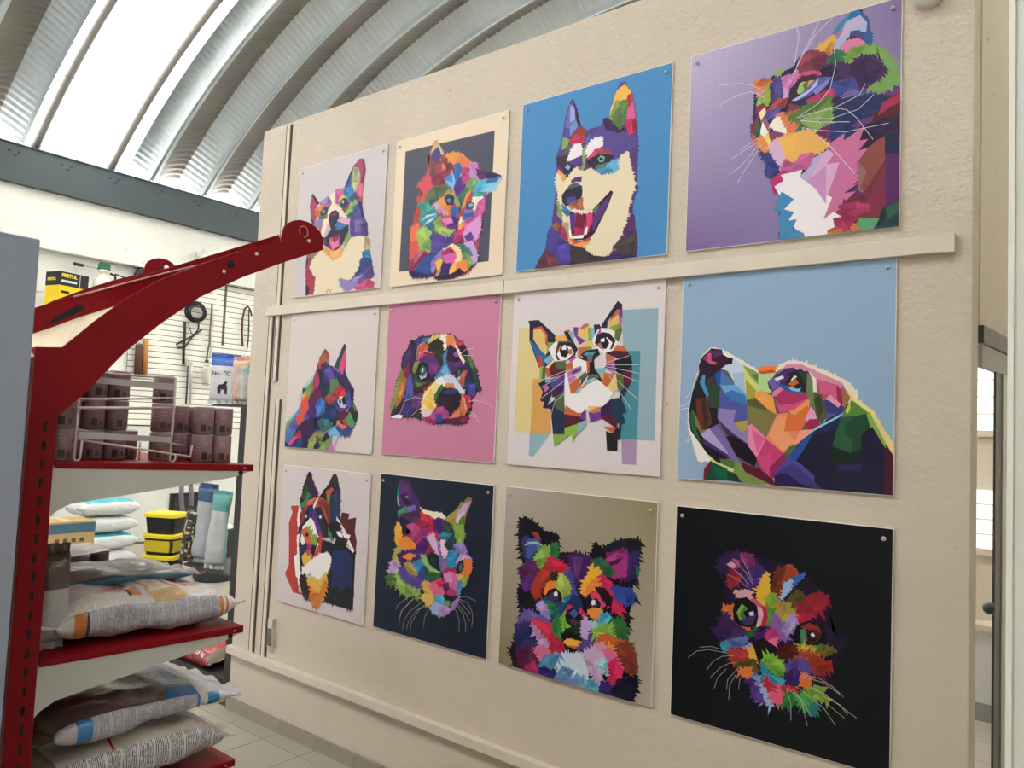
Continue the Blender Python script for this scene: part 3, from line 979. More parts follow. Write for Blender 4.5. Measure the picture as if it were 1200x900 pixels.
  ('384038', 0, [125,471,182,504,214,447,209,349,164,356]),
  ('304838', 0, [174,463,215,439,209,349,173,353]),
  ('4090C8', 0, [111,471,124,504,133,504,130,463,154,414,150,397]),
  ('6A3020', 0, [92,388,145,397,176,275,132,249,104,289]),
  ('382820', 0, [119,389,136,397,158,291,141,257]),
  ('807848', 0, [75,338,95,297,124,240,168,246,124,224,86,280]),
  ('306040', 0, [58,313,75,338,97,231,136,159,79,239]),
  ('303060', 0, [177,504,216,532,214,447,182,479]),
  ('2850A0', 0, [190,512,220,528,219,447,205,455]),
  ('C8D8E8', 0, [220,537,254,552,276,556,279,585,327,548,343,432,291,471,255,528]),
  ('A8C0E0', 0, [281,512,332,516,344,416,292,455]),
  ('4878B8', 0, [220,524,292,455,257,451,218,459]),
  ('68A8D8', 0, [218,455,292,455,344,416,349,360,277,383,259,399]),
  ('3A78B8', 0, [275,431,340,408,349,360,268,387,224,414]),
  ('5058A0', 0, [215,431,268,391,252,358,277,383,354,360,357,289,288,283,295,343,218,345]),
  ('584898', 0, [209,349,295,339,284,286,364,297,368,170,290,231,210,300]),
  ('9080B8', 0, [213,345,295,339,284,282,306,279,365,241,367,174,273,238,210,300]),
  ('B0A048', 0, [297,283,357,293,357,261,328,240]),
  ('482868', 0, [211,292,282,230,401,156,406,118,385,156,274,206]),
  ('181420', 0, [256,213,291,215,385,156,406,118,395,86,310,128]),
  ('7868A8', 0, [159,242,207,268,319,105,277,102,214,179]),
  ('B0A0D0', 0, [125,220,164,246,259,141,259,125,161,185]),
  ('483070', 0, [134,200,259,129,277,110,216,123,144,168]),
  ('201828', 0, [135,175,260,117,226,83,172,120]),
  ('98A858', 0, [172,120,217,82,295,71,328,89,486,8,339,5,296,55,209,66]),
  ('789050', 0, [294,103,332,97,354,67,478,14,414,5,339,7,304,48]),
  ('587040', 0, [225,107,294,103,299,68,244,76]),
  ('C8D878', 0, [168,124,195,93,295,63,287,53,196,81]),
  ('781828', 0, [145,9,148,54,178,96,187,80,154,8]),
  ('184838', 0, [154,8,187,88,261,61,271,14,159,7]),
  ('106040', 0, [183,80,262,53,271,18,211,17]),
  ('203830', 0, [262,53,305,40,335,7,271,12]),
  ('601830', 0, [328,97,420,71,477,37,498,7,478,10,354,59]),
  ('D8D878', 0, [331,552,407,511,402,393,370,368,347,424]),
  ('88A050', 0, [331,548,390,519,425,464,442,450,417,452,366,503]),
  ('508040', 0, [374,503,407,511,432,503,433,456]),
  ('B0D898', 0, [407,511,488,519,457,472,466,425,426,432,402,400,409,440]),
  ('A8A048', 0, [346,480,393,432,403,385,378,372,352,400]),
  ('605838', 0, [353,384,402,400,493,332,461,339,354,360]),
  ('807848', 0, [354,360,493,328,452,218,373,273,360,297]),
  ('F0A048', 0, [393,424,426,432,475,401,493,328,461,347,398,400]),
  ('F08030', 0, [398,535,439,543,487,542,484,519,415,515]),
  ('C85020', 0, [407,519,472,525,484,517,423,513]),
  ('E888B0', 0, [361,265,377,275,448,213,410,126,367,178]),
  ('E06098', 0, [382,250,440,213,409,149]),
  ('C84070', 0, [410,122,452,214,538,148,472,83,473,40,436,73]),
  ('D04880', 0, [410,118,470,145,473,40]),
  ('F08868', 0, [452,214,501,324,548,333,535,256,597,258,583,196,538,152]),
  ('F0A070', 0, [464,230,502,316,541,310,535,256,583,204,529,163]),
  ('F0A058', 0, [556,341,647,404,640,358,580,319]),
  ('E07038', 0, [535,252,548,333,580,319,633,365,641,350,634,305,605,258]),
  ('F8A080', 0, [583,196,605,254,665,264,606,201]),
  ('A02858', 0, [631,297,664,313,665,276,643,263]),
  ('902858', 0, [472,83,538,152,546,126,501,54,497,38,476,40]),
  ('587048', 0, [538,152,560,180,606,201,554,126]),
  ('E080B0', 0, [479,425,514,449,538,425,546,418,475,409]),
  ('B03060', 0, [491,402,522,433,639,419,632,396,516,359]),
  ('D85088', 0, [487,394,508,363,579,372,647,404,571,349,513,336]),
  ('D890A8', 0, [500,511,539,549,601,549,783,465,813,413,791,428,649,487,586,518]),
  ('E890B8', 0, [547,541,640,518,671,487,602,510]),
  ('502868', 0, [453,472,531,530,570,534,634,480,642,426,589,426,494,456,462,440]),
  ('7860B0', 0, [453,472,493,495,510,456,478,441]),
  ('202028', 0, [548,511,602,526,641,502,665,434,658,396,626,457,627,426,581,434]),
  ('284038', 0, [594,518,633,518,660,472,661,427,634,457]),
  ('2858A0', 0, [485,472,541,449,596,430,627,426,589,424,534,437]),
  ('201820', 0, [537,472,560,495,595,491,611,457,580,449,549,456]),
  ('B86830', 0, [549,464,580,483,592,468,565,455]),
  ('E0E8F0', 0, [556,476,575,499,583,495,564,483]),
  ('D0E0F0', 0, [485,487,520,499,523,491,493,481]),
  ('90C0E8', 0, [541,455,589,437,604,443,596,432,565,437]),
  ('708058', 0, [633,510,660,480,666,396,659,358,635,419]),
  ('E8E8E0', 0, [640,518,675,476,673,419,664,427,661,480]),
  ('C04870', 0, [675,483,768,454,778,368,740,405,711,397,680,419]),
  ('D06088', 0, [679,480,765,450,762,405,695,427]),
  ('A02850', 0, [761,450,787,435,785,361,774,368]),
  ('A07048', 0, [783,457,816,406,793,346,787,428]),
  ('383878', 0, [704,389,733,397,792,361,785,339,757,320,716,337]),
  ('E898B8', 0, [715,397,736,412,777,376,770,364,733,394]),
  ('5858A0', 0, [712,337,757,331,720,307]),
  ('585830', 0, [665,427,696,412,720,322,698,292,675,321]),
  ('384020', 0, [666,396,688,412,704,352,690,314]),
  ('E8A0C8', 0, [630,305,652,362,667,336,675,314,638,301]),
  ('A02858', 0, [635,267,646,304,683,306,691,284,669,264]),
  ('98D0E8', 0, [621,221,677,268,786,331,803,350,800,332,771,316,655,241]),
  ('202C58', 0, [558,134,610,205,669,253,786,324,759,234,582,105]),
  ('1C1C34', 0, [574,101,655,230,758,264,746,145,762,79]),
  ('2850A0', 0, [558,134,618,206,662,245,626,183,582,113]),
  ('588838', 0, [786,324,827,391,899,334,964,200,964,186,907,270,885,334,829,311]),
  ('88B050', 0, [885,327,899,342,963,214,964,186,915,255]),
  ('C8D060', 0, [803,350,820,384,817,354,807,336]),
  ('204830', 0, [794,287,829,318,885,334,900,284,866,246,868,166,833,143,824,222]),
  ('285C40', 0, [752,204,786,317,843,326,794,287,802,244,767,205]),
  ('305C40', 0, [749,189,802,244,831,223,825,171,775,176]),
  ('182820', 0, [746,145,752,190,825,164,867,181,875,145,761,116]),
  ('201C38', 0, [873,239,911,280,971,179,978,130,875,131]),
  ('302858', 0, [772,113,875,123,862,97,773,91]),
  ('501830', 0, [967,179,974,201,995,166,993,5,967,8]),
  ('504898', 0, [501,61,554,134,609,107,670,58,672,6,587,45,501,38]),
  ('382868', 0, [501,38,548,61,642,11,498,6]),
  ('403878', 0, [574,105,652,49,705,7,668,7,552,50,505,62]),
  ('301850', 0, [497,46,544,61,630,10,498,7]),
  ('F0ECE4', -1, [439,401,411,389]),
  ('F0ECE4', -1, [88,504,72,438,49,313]),
  ('F0ECE4', -1, [56,371,10,353]),
  ('F0ECE4', -1, [57,346,6,337]),
  ('F0ECE4', -1, [70,222,44,179]),
  ('F0ECE4', -1, [80,206,53,180]),
  ('F0ECE4', -1, [63,421,37,396]),
 ]),
 'shepherd': ('D4C8C8', [
  ('B83C34', 0, [117,704,210,717,222,689,223,494,120,483,107,575,145,660]),
  ('5A2028', 0, [717,717,800,716,790,678,874,699,866,588,881,563,821,556,700,653]),
  ('181820', 2, [226,753,247,795,266,870,315,967,339,965,368,905,430,836,433,802,489,801,490,846,538,877,602,972,629,970,661,912,691,843,695,707,700,653,726,546,238,495,231,575,214,608,232,690]),
  ('B83C34', 0, [119,513,229,525,268,326,288,152,333,91,212,90,96,208,138,275]),
  ('5A2028', 0, [697,572,869,590,888,541,881,383,883,237,795,391]),
  ('181820', 2, [240,526,890,466,856,386,885,212,885,86,545,89,505,38,321,103,279,192,263,325]),
  ('181820', 0, [697,572,880,458,885,339,885,86,545,90,580,194,587,365]),
  ('F0E4E0', 0, [718,568,769,580,869,476,860,462,786,498,803,539]),
  ('5A2028', 0, [739,564,803,539,773,526,849,467,774,516,783,533]),
  ('284838', 1, [253,784,303,878,348,802,302,776,274,762]),
  ('302420', 0, [275,871,316,958,369,888,366,809,328,812,314,868]),
  ('382048', 1, [351,887,368,905,431,830,428,802,357,803]),
  ('308058', 1, [234,725,294,758,318,817,357,803,313,765,288,712,239,714]),
  ('302028', 0, [546,883,603,969,639,960,678,870,591,897]),
  ('B85040', 0, [527,843,592,877,611,865,578,830,579,813,554,795]),
  ('688848', 0, [539,810,578,824,575,758,556,762]),
  ('203058', 1, [597,820,647,867,688,848,681,772,695,707,664,661,593,643]),
  ('28305C', 0, [605,721,655,769,692,751,680,684,617,678]),
  ('A84438', 1, [288,718,323,755,433,797,489,795,565,762,580,697,577,619,526,681,486,728,420,728,335,722,284,649]),
  ('C86848', 1, [316,731,332,761,425,791,391,737]),
  ('803428', 1, [437,758,500,780,566,751,580,642,542,716,503,735]),
  ('F0DCC8', 0, [388,720,426,774,448,792,419,740,394,704]),
  ('302868', 1, [293,650,335,722,382,737,395,687,341,648]),
  ('101018', 0, [301,667,338,693,332,653,295,627]),
  ('C0E0E8', 0, [308,651,321,661,321,644,311,640]),
  ('282830', 0, [403,705,476,733,507,691,541,616,578,608,548,528,475,520,411,615]),
  ('583088', 1, [386,681,412,717,426,661,468,598,530,526,465,519,411,615]),
  ('205048', 0, [462,670,499,679,510,658,474,643]),
  ('D0E8F0', 0, [468,662,486,670,493,659,478,652]),
  ('803030', 1, [232,690,288,712,294,644,278,602,231,575]),
  ('F0E8E4', 0, [281,568,344,620,370,645,411,615,454,540,475,520,285,512]),
  ('C86040', 1, [273,539,328,573,371,526,362,508,276,499]),
  ('88A848', 0, [338,574,375,589,368,554,405,564,399,529,438,516,372,509]),
  ('F0E8E4', 1, [213,619,230,713,246,691,226,644,240,587,227,563]),
  ('F0E8E4', 0, [662,682,704,653,696,647,673,656]),
  ('F0E8E4', 0, [670,579,710,583,744,548,699,555]),
  ('F0E8E4', 0, [724,628,776,573,820,572,817,556,761,550]),
  ('388058', 0, [574,597,599,572,625,536,583,543]),
  ('F0E8E4', 1, [225,497,247,513,236,444,254,358,281,246,277,151,343,106,285,118,251,256,240,390]),
  ('F0E8E4', 0, [203,345,236,369,261,203,237,213]),
  ('C86040', 0, [280,530,365,538,416,457,360,458,302,478]),
  ('301820', 0, [320,527,360,528,350,510,322,511]),
  ('88A848', 0, [366,519,443,533,464,476,438,456,403,482]),
  ('F0E8E4', 0, [276,516,306,492,315,453,293,444,268,468]),
  ('C04038', 0, [433,380,472,450,485,551,516,514,507,421,446,361,404,329]),
  ('F0D8C0', 0, [457,429,470,476,481,471,442,407]),
  ('282C4C', 0, [259,440,339,435,332,387,290,342,265,373]),
  ('803080', 0, [344,449,405,456,398,409,353,403]),
  ('B85048', 0, [341,409,397,415,401,362,345,362]),
  ('D8B848', 0, [295,356,331,394,368,365,410,390,404,329,362,301,315,311]),
  ('388058', 0, [593,562,614,564,639,508,617,519]),
  ('202C60', 1, [645,437,788,467,863,425,868,235,709,173,648,145,656,309]),
  ('282C58', 0, [779,453,862,431,867,248,805,264]),
  ('182020', 1, [604,158,706,212,770,183,828,229,880,211,880,91,556,92]),
  ('F0E8E4', 3, [308,263,361,310,509,402,594,418,628,390,612,323,572,285,523,219,424,225,369,204,323,218]),
  ('C0B8C8', 1, [367,231,409,263,424,225]),
  ('E0B048', 3, [369,211,435,227,524,212,583,286,599,216,563,132,524,80,495,36,435,87,386,139]),
  ('D07838', 3, [406,169,454,123,531,128,576,233,600,210,544,97,506,31,448,68,399,115]),
  ('301820', 3, [284,206,344,241,373,164,399,115,386,72,320,116]),
 ]),
 'navycat': ('182032', [
  ('4A2060', 1, [174,842,174,897,200,972,254,976,304,919,361,863,401,795,217,755]),
  ('583070', 0, [183,837,186,916,215,961,275,941,306,883,267,813,195,801]),
  ('30A060', 0, [169,841,173,909,200,972,182,910,183,843]),
  ('C0B0B0', 0, [167,866,177,854,200,801,181,806]),
  ('301830', 1, [204,869,252,885,281,857,302,822,249,818]),
  ('9070A0', 0, [240,865,267,874,277,856]),
  ('7060B0', 1, [259,795,338,819,348,797,332,777,279,766]),
  ('408868', 1, [185,764,259,804,279,766,218,749,202,723]),
  ('201838', 1, [202,717,244,757,393,783,415,714,311,704,272,628,228,611]),
  ('503050', 1, [218,749,375,793,413,743,337,706]),
  ('C82840', 2, [401,789,436,787,505,770,527,702,571,666,548,635,471,650,415,714]),
  ('982048', 2, [337,706,414,732,483,721,470,661,403,642,374,686]),
  ('B04880', 2, [276,688,337,706,392,682,376,651,319,597,273,616,324,651]),
  ('A83070', 2, [363,602,401,665,485,692,489,640,423,609,382,581]),
  ('F0E0C8', 1, [390,815,418,797,495,792,587,792,630,764,564,770,540,756,496,775,427,786]),
  ('482070', 2, [516,736,556,763,598,756,618,706,571,672,527,702]),
  ('304838', 2, [599,744,647,766,689,742,709,687,669,682,618,706]),
  ('A89840', 1, [622,764,715,830,752,878,724,813,697,737,664,751]),
  ('887840', 0, [723,836,798,910,829,907,823,879,788,808,777,739,760,760,771,829]),
  ('C8A0C8', 0, [707,766,724,813,761,862,822,890,773,806,729,746]),
  ('E0C8E0', 0, [713,750,726,791,772,823,742,781,725,745]),
  ('587830', 1, [736,763,765,794,776,750,753,737]),
  ('88A840', 2, [690,730,769,744,778,661,760,636,728,638,717,688]),
  ('E0A840', 2, [172,641,190,697,224,671,234,600,206,548,186,570]),
  ('E88838', 2, [221,592,282,611,364,579,377,527,319,485,257,483,288,534,216,537]),
  ('604890', 1, [399,583,465,620,509,596,479,546,411,531]),
  ('482068', 2, [382,569,439,623,509,596,470,545,385,534]),
  ('902848', 2, [462,538,492,594,551,600,587,553,581,518,530,540]),
  ('D8B0D8', 2, [468,637,521,661,541,622,578,569,571,545,527,580]),
  ('7868A8', 0, [563,660,594,571,588,542,570,568]),
  ('3080A0', 2, [572,655,620,677,685,673,671,637,607,630]),
  ('F0C8D8', 2, [590,628,623,632,651,578,630,530,603,561]),
  ('203840', 2, [624,609,685,673,721,620,707,585,658,590]),
  ('3088B8', 2, [654,533,675,581,732,576,727,531,663,523]),
  ('9078B8', 2, [705,618,775,638,809,597,780,566,739,589]),
  ('B890C8', 2, [742,533,764,564,819,570,851,552,789,539]),
  ('182028', 1, [472,522,530,540,581,518,482,500]),
  ('70A048', 1, [430,516,463,532,473,504,440,494]),
  ('B0A050', 2, [163,462,189,531,243,544,220,493,219,445,177,452]),
  ('482068', 2, [202,491,289,525,393,550,480,525,432,484,330,448,240,460]),
  ('E88838', 1, [256,486,317,511,369,512,319,482]),
  ('C0A0C8', 3, [129,367,159,449,214,444,235,417,211,372]),
  ('507838', 3, [116,305,130,355,203,365,224,321,171,301]),
  ('90B050', 3, [211,372,247,377,303,338,367,306,428,298,370,272,301,255,246,276,216,313]),
  ('584890', 2, [226,416,297,420,404,393,466,373,426,327,365,329,295,337,247,371]),
  ('B09848', 2, [268,445,329,459,412,406,378,395,315,416]),
  ('3888B8', 2, [355,463,414,488,459,465,446,405,403,411]),
  ('305080', 2, [403,405,459,459,522,415,508,368,449,370]),
  ('182028', 0, [473,513,512,547,572,537,600,489,578,452,520,444]),
  ('283048', 0, [507,506,531,520,558,501,543,476]),
  ('90B860', 1, [421,518,463,523,493,463,595,437,588,419,538,429,467,466]),
  ('305838', 1, [480,410,538,429,604,427,598,398,533,371]),
  ('D8A850', 2, [450,359,509,362,561,330,539,286,469,321]),
  ('E06088', 2, [510,345,606,404,623,384,651,332,620,305,563,296]),
  ('D02850', 1, [574,377,614,400,632,369,601,353]),
  ('5070A8', 0, [580,538,613,542,619,440,602,449]),
  ('906898', 0, [608,496,646,535,658,480,628,430]),
  ('3088B8', 2, [654,530,725,556,735,524,698,485,665,492]),
  ('B02860', 1, [619,440,666,475,730,472,724,444,669,430]),
  ('C868A0', 0, [628,430,683,455,732,450,755,342,707,346,673,374,639,392]),
  ('D888B8', 1, [636,431,684,449,703,407,672,386]),
  ('602050', 1, [624,373,672,386,674,347,652,326]),
  ('B03870', 0, [660,322,690,360,755,342,756,325,693,316]),
  ('301838', 0, [653,309,748,321,727,282,679,285]),
  ('C0A0D0', 1, [735,524,788,564,842,565,798,532,737,496]),
  ('181C28', 0, [737,496,759,527,793,542,804,493,771,453,736,451]),
  ('506058', 0, [756,498,775,517,781,485,762,471]),
  ('E07840', 2, [797,543,847,549,858,501,841,465,787,447,771,450,807,499]),
  ('E0B058', 1, [740,446,795,448,773,422,750,419]),
  ('88A848', 1, [773,417,826,452,821,413,799,382,767,394]),
  ('4898C8', 1, [751,403,781,418,776,373,763,327,754,347]),
  ('58A8C8', 1, [547,288,629,306,647,280,633,244,567,245]),
  ('E0B858', 2, [447,278,530,302,549,259,518,226,457,256]),
  ('98B0D8', 2, [528,210,567,251,633,244,635,206,588,186]),
  ('B890C8', 2, [603,200,641,246,698,238,676,207,628,187]),
  ('7AA068', 0, [647,275,687,281,696,260,657,248]),
  ('A080B8', 1, [705,256,727,282,772,322,758,287,722,239]),
  ('C8C0B8', -1, [220,148,235,180,328,248,446,289]),
  ('C8C0B8', -1, [254,59,267,120,282,158,381,244,498,274]),
  ('C8C0B8', -1, [291,37,296,85,344,157,458,239]),
  ('C8C0B8', -1, [330,44,340,92,403,172,493,233]),
  ('C8C0B8', -1, [365,50,366,91,436,190,510,227]),
  ('C8C0B8', -1, [482,88,482,140,519,215]),
  ('C8C0B8', -1, [251,94,273,151,364,236]),
  ('C8C0B8', -1, [342,297,444,315,538,309]),
  ('C8C0B8', -1, [764,321,833,332,907,316]),
  ('C8C0B8', -1, [773,306,835,299,876,257,886,226,882,165]),
  ('C8C0B8', -1, [759,276,824,237,865,195]),
  ('C8C0B8', -1, [751,269,809,224,832,173,835,124]),
  ('C8C0B8', -1, [737,250,780,186,781,114]),
  ('C8C0B8', -1, [773,295,870,239]),
 ]),
 'papillon': ('A09478', [
  ('161420', 3, [112,814,153,843,228,812,293,777,391,767,395,672,497,685,565,680,614,686,627,754,684,735,754,776,845,803,910,794,902,711,898,615,855,551,894,519,844,448,861,400,835,307,876,214,918,98,892,-1,885,-18,710,-41,146,-54,114,16,82,86,125,158,155,289,132,370,120,424,153,499,131,553,186,568,138,603,113,707]),
  ('303860', 2, [132,709,167,741,253,688,212,599,177,573]),
  ('4058A0', 1, [169,713,241,736,288,693,227,657,193,611,173,636]),
  ('A03828', 0, [199,763,249,765,278,719,232,735]),
  ('A8B0A0', 0, [152,679,188,701,242,711,297,694,243,702,193,695]),
  ('80A848', 3, [229,615,280,678,350,700,354,632,303,591,268,572]),
  ('307848', 2, [344,658,350,707,384,725,396,665,371,634]),
  ('5A2858', 2, [122,552,230,602,268,558,227,496,144,491]),
  ('582878', 2, [145,477,225,517,237,470,175,433]),
  ('482060', 3, [473,668,532,675,614,673,601,592,563,533,513,539,484,602]),
  ('603878', 1, [499,658,549,664,536,569,512,565]),
  ('4A4898', 2, [409,578,476,607,496,536,533,462,483,454,420,525]),
  ('C82848', 3, [303,584,345,638,433,615,467,606,401,556,322,552]),
  ('A83828', 3, [228,469,294,576,357,564,351,501,282,463,276,414,230,427]),
  ('E88838', 1, [310,447,334,499,394,521,422,485,370,483,319,441]),
  ('A8C058', 3, [394,521,426,567,481,507,475,452,442,427,414,477]),
  ('283028', 1, [355,522,357,557,392,569,394,528]),
  ('181018', 0, [324,428,345,462,387,479,423,458,433,426,400,403,348,401]),
  ('483058', 0, [337,430,363,455,397,454,407,428,365,411]),
  ('F0E8E8', 0, [379,449,387,462,399,459,400,444,385,438]),
  ('306A98', 0, [441,434,491,468,496,442,459,423]),
  ('F0B038', 3, [609,606,631,655,681,629,674,595,620,542,581,489,561,480,564,513]),
  ('E88840', 2, [612,540,682,590,692,552,637,524,582,470,589,497]),
  ('D02858', 3, [682,597,747,561,765,512,813,455,800,415,752,445,701,528]),
  ('D84868', 2, [622,496,670,503,703,476,705,437,672,458,623,476]),
  ('281020', 1, [645,526,701,528,750,484,744,444,712,464]),
  ('181018', 0, [601,426,616,455,656,468,681,446,666,418,626,404]),
  ('483058', 0, [613,428,640,449,669,441,650,418]),
  ('F0E8E8', 0, [624,443,633,458,646,457,646,442,633,435]),
  ('E89040', 2, [602,400,674,419,698,410,676,374,628,372]),
  ('20202C', 1, [669,713,754,769,846,796,906,791,893,748,817,751]),
  ('802868', 2, [709,705,817,745,849,716,830,611,746,590,759,640]),
  ('A03880', 1, [703,678,764,718,826,714,837,619,753,594]),
  ('481838', 0, [719,661,811,705,774,668,735,653]),
  ('382860', 1, [848,729,900,749,890,620,839,587]),
  ('306040', 2, [615,660,678,681,736,643,753,613,714,595,672,641]),
  ('207040', 1, [888,671,907,661,898,621]),
  ('304898', 2, [748,548,855,551,887,518,843,467,781,489]),
  ('284878', 2, [304,384,320,421,392,398,442,414,477,399,412,341,360,325]),
  ('307848', 2, [304,391,339,403,392,385,377,348,333,341]),
  ('A890C8', 2, [260,370,304,398,342,349,352,310,307,330]),
  ('584890', 2, [156,275,245,326,282,298,354,270,293,258]),
  ('6858A0', 3, [138,270,199,329,263,320,361,303,336,278,238,274]),
  ('382868', 3, [111,237,239,267,312,239,352,151,255,132,161,183]),
  ('282C60', 2, [123,204,231,245,280,165,138,95]),
  ('B890C0', 3, [230,265,320,261,383,218,370,141,309,116,288,187]),
  ('C83048', 2, [219,291,327,283,397,282,453,192,455,165,370,135,385,185,294,249]),
  ('C02850', 2, [375,197,444,203,455,165,370,135]),
  ('D07090', 3, [220,105,307,156,370,141,311,75,267,80]),
  ('582040', 3, [137,109,228,127,285,77,297,11,207,2,150,42]),
  ('A83060', 2, [198,10,258,64,297,11,253,1]),
  ('203060', 0, [452,386,508,469,559,450,577,400,511,389]),
  ('D03060', 1, [450,352,477,404,498,407,470,369]),
  ('D03060', 1, [545,375,561,404,595,364,579,361]),
  ('80B048', 2, [407,257,413,312,462,367,481,311,491,292,433,261]),
  ('308040', 2, [379,292,411,352,433,261,459,246,426,227,390,247]),
  ('181820', 0, [463,347,478,380,520,394,562,371,564,332,516,297,477,316]),
  ('4858A0', 0, [487,365,520,391,545,375,522,351]),
  ('503848', 0, [489,325,514,343,548,329,524,308]),
  ('203028', 2, [466,274,516,297,581,322,566,280,517,264]),
  ('141418', 3, [442,243,492,259,551,257,584,244,552,231,469,221]),
  ('E8B040', 1, [461,213,485,228,585,234,570,211,495,197]),
  ('C87030', 0, [478,197,570,209,529,192]),
  ('C0A8D8', 2, [572,334,595,364,622,323,625,258,593,239,575,275]),
  ('584088', 2, [585,237,625,251,631,305,673,261,634,227,554,192]),
  ('A0C8D8', 2, [621,349,677,346,662,317,638,313]),
  ('50A8C8', 2, [677,352,691,400,746,397,748,359,686,321]),
  ('88B848', 3, [639,300,732,349,778,377,789,296,751,282,680,275]),
  ('306838', 3, [754,385,831,386,850,301,797,285,786,359]),
  ('C86030', 3, [673,248,711,294,766,285,835,286,807,242,737,241]),
  ('E89838', 3, [744,249,798,253,850,206,792,214]),
  ('803828', 3, [806,267,866,285,915,176,887,133,840,160,800,215]),
  ('D890A8', 3, [650,230,697,252,737,228,715,192,667,208]),
  ('D86898', 3, [716,185,745,230,786,193,827,120,780,135,733,150]),
  ('C82858', 3, [741,152,793,188,835,96,797,100,776,45,751,90]),
  ('C8A8CC', 3, [564,161,651,217,715,192,711,120,690,38,657,82,598,122]),
  ('98C8D0', 2, [670,137,724,180,743,101,718,122]),
  ('C8D8E4', 3, [381,83,447,144,571,169,607,111,626,37,577,52,518,79,451,58,416,70]),
  ('5088B0', 3, [311,75,362,120,439,142,391,65,322,50]),
  ('6888B8', 1, [402,7,459,79,526,74,594,43,563,3,463,0]),
  ('98B8D8', 0, [444,39,526,80,460,46]),
  ('D8E8F0', 0, [516,29,567,89,542,84]),
  ('80B0C8', 1, [563,3,592,69,627,24,620,6]),
  ('50A0B8', 2, [620,6,634,52,682,37,700,2]),
  ('382870', 3, [713,63,776,45,801,0,700,2]),
  ('181C30', 2, [769,31,842,110,896,85,884,4,801,0]),
  ('302870', 1, [297,11,330,52,401,40,402,4]),
 ]),
 'blackcat': ('0E1216', [
  ('201430', 3, [227,751,286,807,404,816,447,789,558,798,626,762,712,699,744,654,759,538,821,514,785,445,756,364,714,230,572,175,477,176,405,230,346,270,306,368,230,420,221,446,270,592,275,675]),
  ('342050', 3, [227,751,264,798,331,817,382,813,448,762,463,705,422,665,378,678,304,714,235,724]),
  ('B878A0', 0, [269,753,302,775,336,760,303,734]),
  ('D0A0C0', 0, [273,754,295,767,325,757,299,741]),
  ('803068', 2, [338,808,382,813,405,776,369,764]),
  ('A84060', 1, [302,782,332,773,325,744]),
  ('902838', 2, [278,689,303,734,348,714,327,677,291,647]),
  ('4A3078', 2, [370,717,412,764,455,743,408,656,379,671]),
  ('E0B038', 3, [426,639,449,716,470,742,478,674,459,598,434,613]),
  ('A84828', 3, [532,728,565,792,606,766,573,728,547,698,534,637,521,635]),
  ('703020', 2, [492,676,518,766,552,777,526,701,514,640]),
  ('3868B0', 2, [580,729,639,767,607,727,574,696]),
  ('98B8E0', 2, [538,638,553,706,580,729,574,702,548,646]),
  ('201C20', 1, [548,639,639,745,627,698,575,631]),
  ('585028', 2, [555,621,608,688,634,673,622,620,589,601]),
  ('902030', 3, [603,591,661,671,712,693,744,660,694,607,669,584,610,560]),
  ('C02848', 2, [603,578,669,596,662,576,610,557]),
  ('80A840', 2, [466,606,493,656,521,622,509,561,475,522]),
  ('508838', 1, [474,574,515,601,509,541,468,514]),
  ('A89040', 3, [521,615,555,621,596,590,590,563,537,533,522,570]),
  ('8860A8', 3, [489,498,509,567,537,533,571,540,565,468,525,466]),
  ('A890C8', 2, [564,539,590,576,604,559,578,503,561,499]),
  ('D8A0A8', 3, [314,634,379,651,409,602,388,599,336,617]),
  ('C05078', 0, [395,613,416,617,445,595,467,573,458,518,426,493,453,570]),
  ('E0A8B8', 0, [428,586,456,577,458,518,423,492,436,541]),
  ('B02848', 0, [445,595,466,586,474,548,461,506,447,503,460,558]),
  ('C86830', 2, [263,557,312,572,317,519,355,485,391,486,377,463,310,497]),
  ('3C2458', 3, [222,432,272,531,303,496,355,472,384,464,312,423]),
  ('0E1014', 0, [312,552,329,602,373,616,409,596,425,552,419,511,384,488,340,489,317,512]),
  ('78A850', 0, [331,542,352,582,374,570,375,530,347,511]),
  ('487838', 0, [346,538,367,575,375,530,354,515]),
  ('483068', 0, [354,505,403,548,421,551,405,508,369,495]),
  ('101014', 0, [364,548,381,564,389,545,375,530]),
  ('E0D8E8', 0, [390,552,407,559,407,545,393,543]),
  ('286038', 2, [377,450,426,493,406,455,370,435]),
  ('502060', 3, [427,453,476,496,504,475,491,440,456,433]),
  ('B83878', 2, [469,468,496,500,528,473,512,425,484,432]),
  ('E07098', 1, [484,445,525,466,512,428]),
  ('101018', 0, [592,480,611,535,663,564,708,553,731,514,722,462,672,442,626,448]),
  ('902830', 0, [624,531,663,554,702,546,715,523,670,533]),
  ('387840', 0, [624,512,632,469,678,453,722,481,710,453,665,447,632,462]),
  ('58A048', 0, [652,460,697,466,678,450]),
  ('488860', 0, [628,519,644,528,651,479,632,475]),
  ('502020', 0, [650,523,696,532,715,511,684,473,658,480]),
  ('101014', 0, [657,506,670,524,690,512,690,487,664,482]),
  ('E8E8F0', 0, [672,509,679,515,685,508,680,501]),
  ('5868A8', 2, [257,389,327,423,385,442,364,404,284,381]),
  ('3890B0', 1, [254,381,283,401,306,379,269,357]),
  ('A890C8', 1, [364,391,400,418,407,400,379,381]),
  ('E0A840', 3, [379,374,414,408,437,367,423,344,387,343]),
  ('A83830', 3, [299,364,379,381,387,343,337,312,308,325]),
  ('585020', 2, [330,310,416,349,438,301,381,301]),
  ('D87838', 3, [342,279,388,303,418,283,375,267]),
  ('181018', 0, [407,420,456,449,519,423,512,409,471,387,451,343,437,353,422,396]),
  ('80B040', 3, [465,366,492,385,527,373,555,347,555,328,500,328,465,347]),
  ('609838', 1, [465,340,514,332,555,322,529,303]),
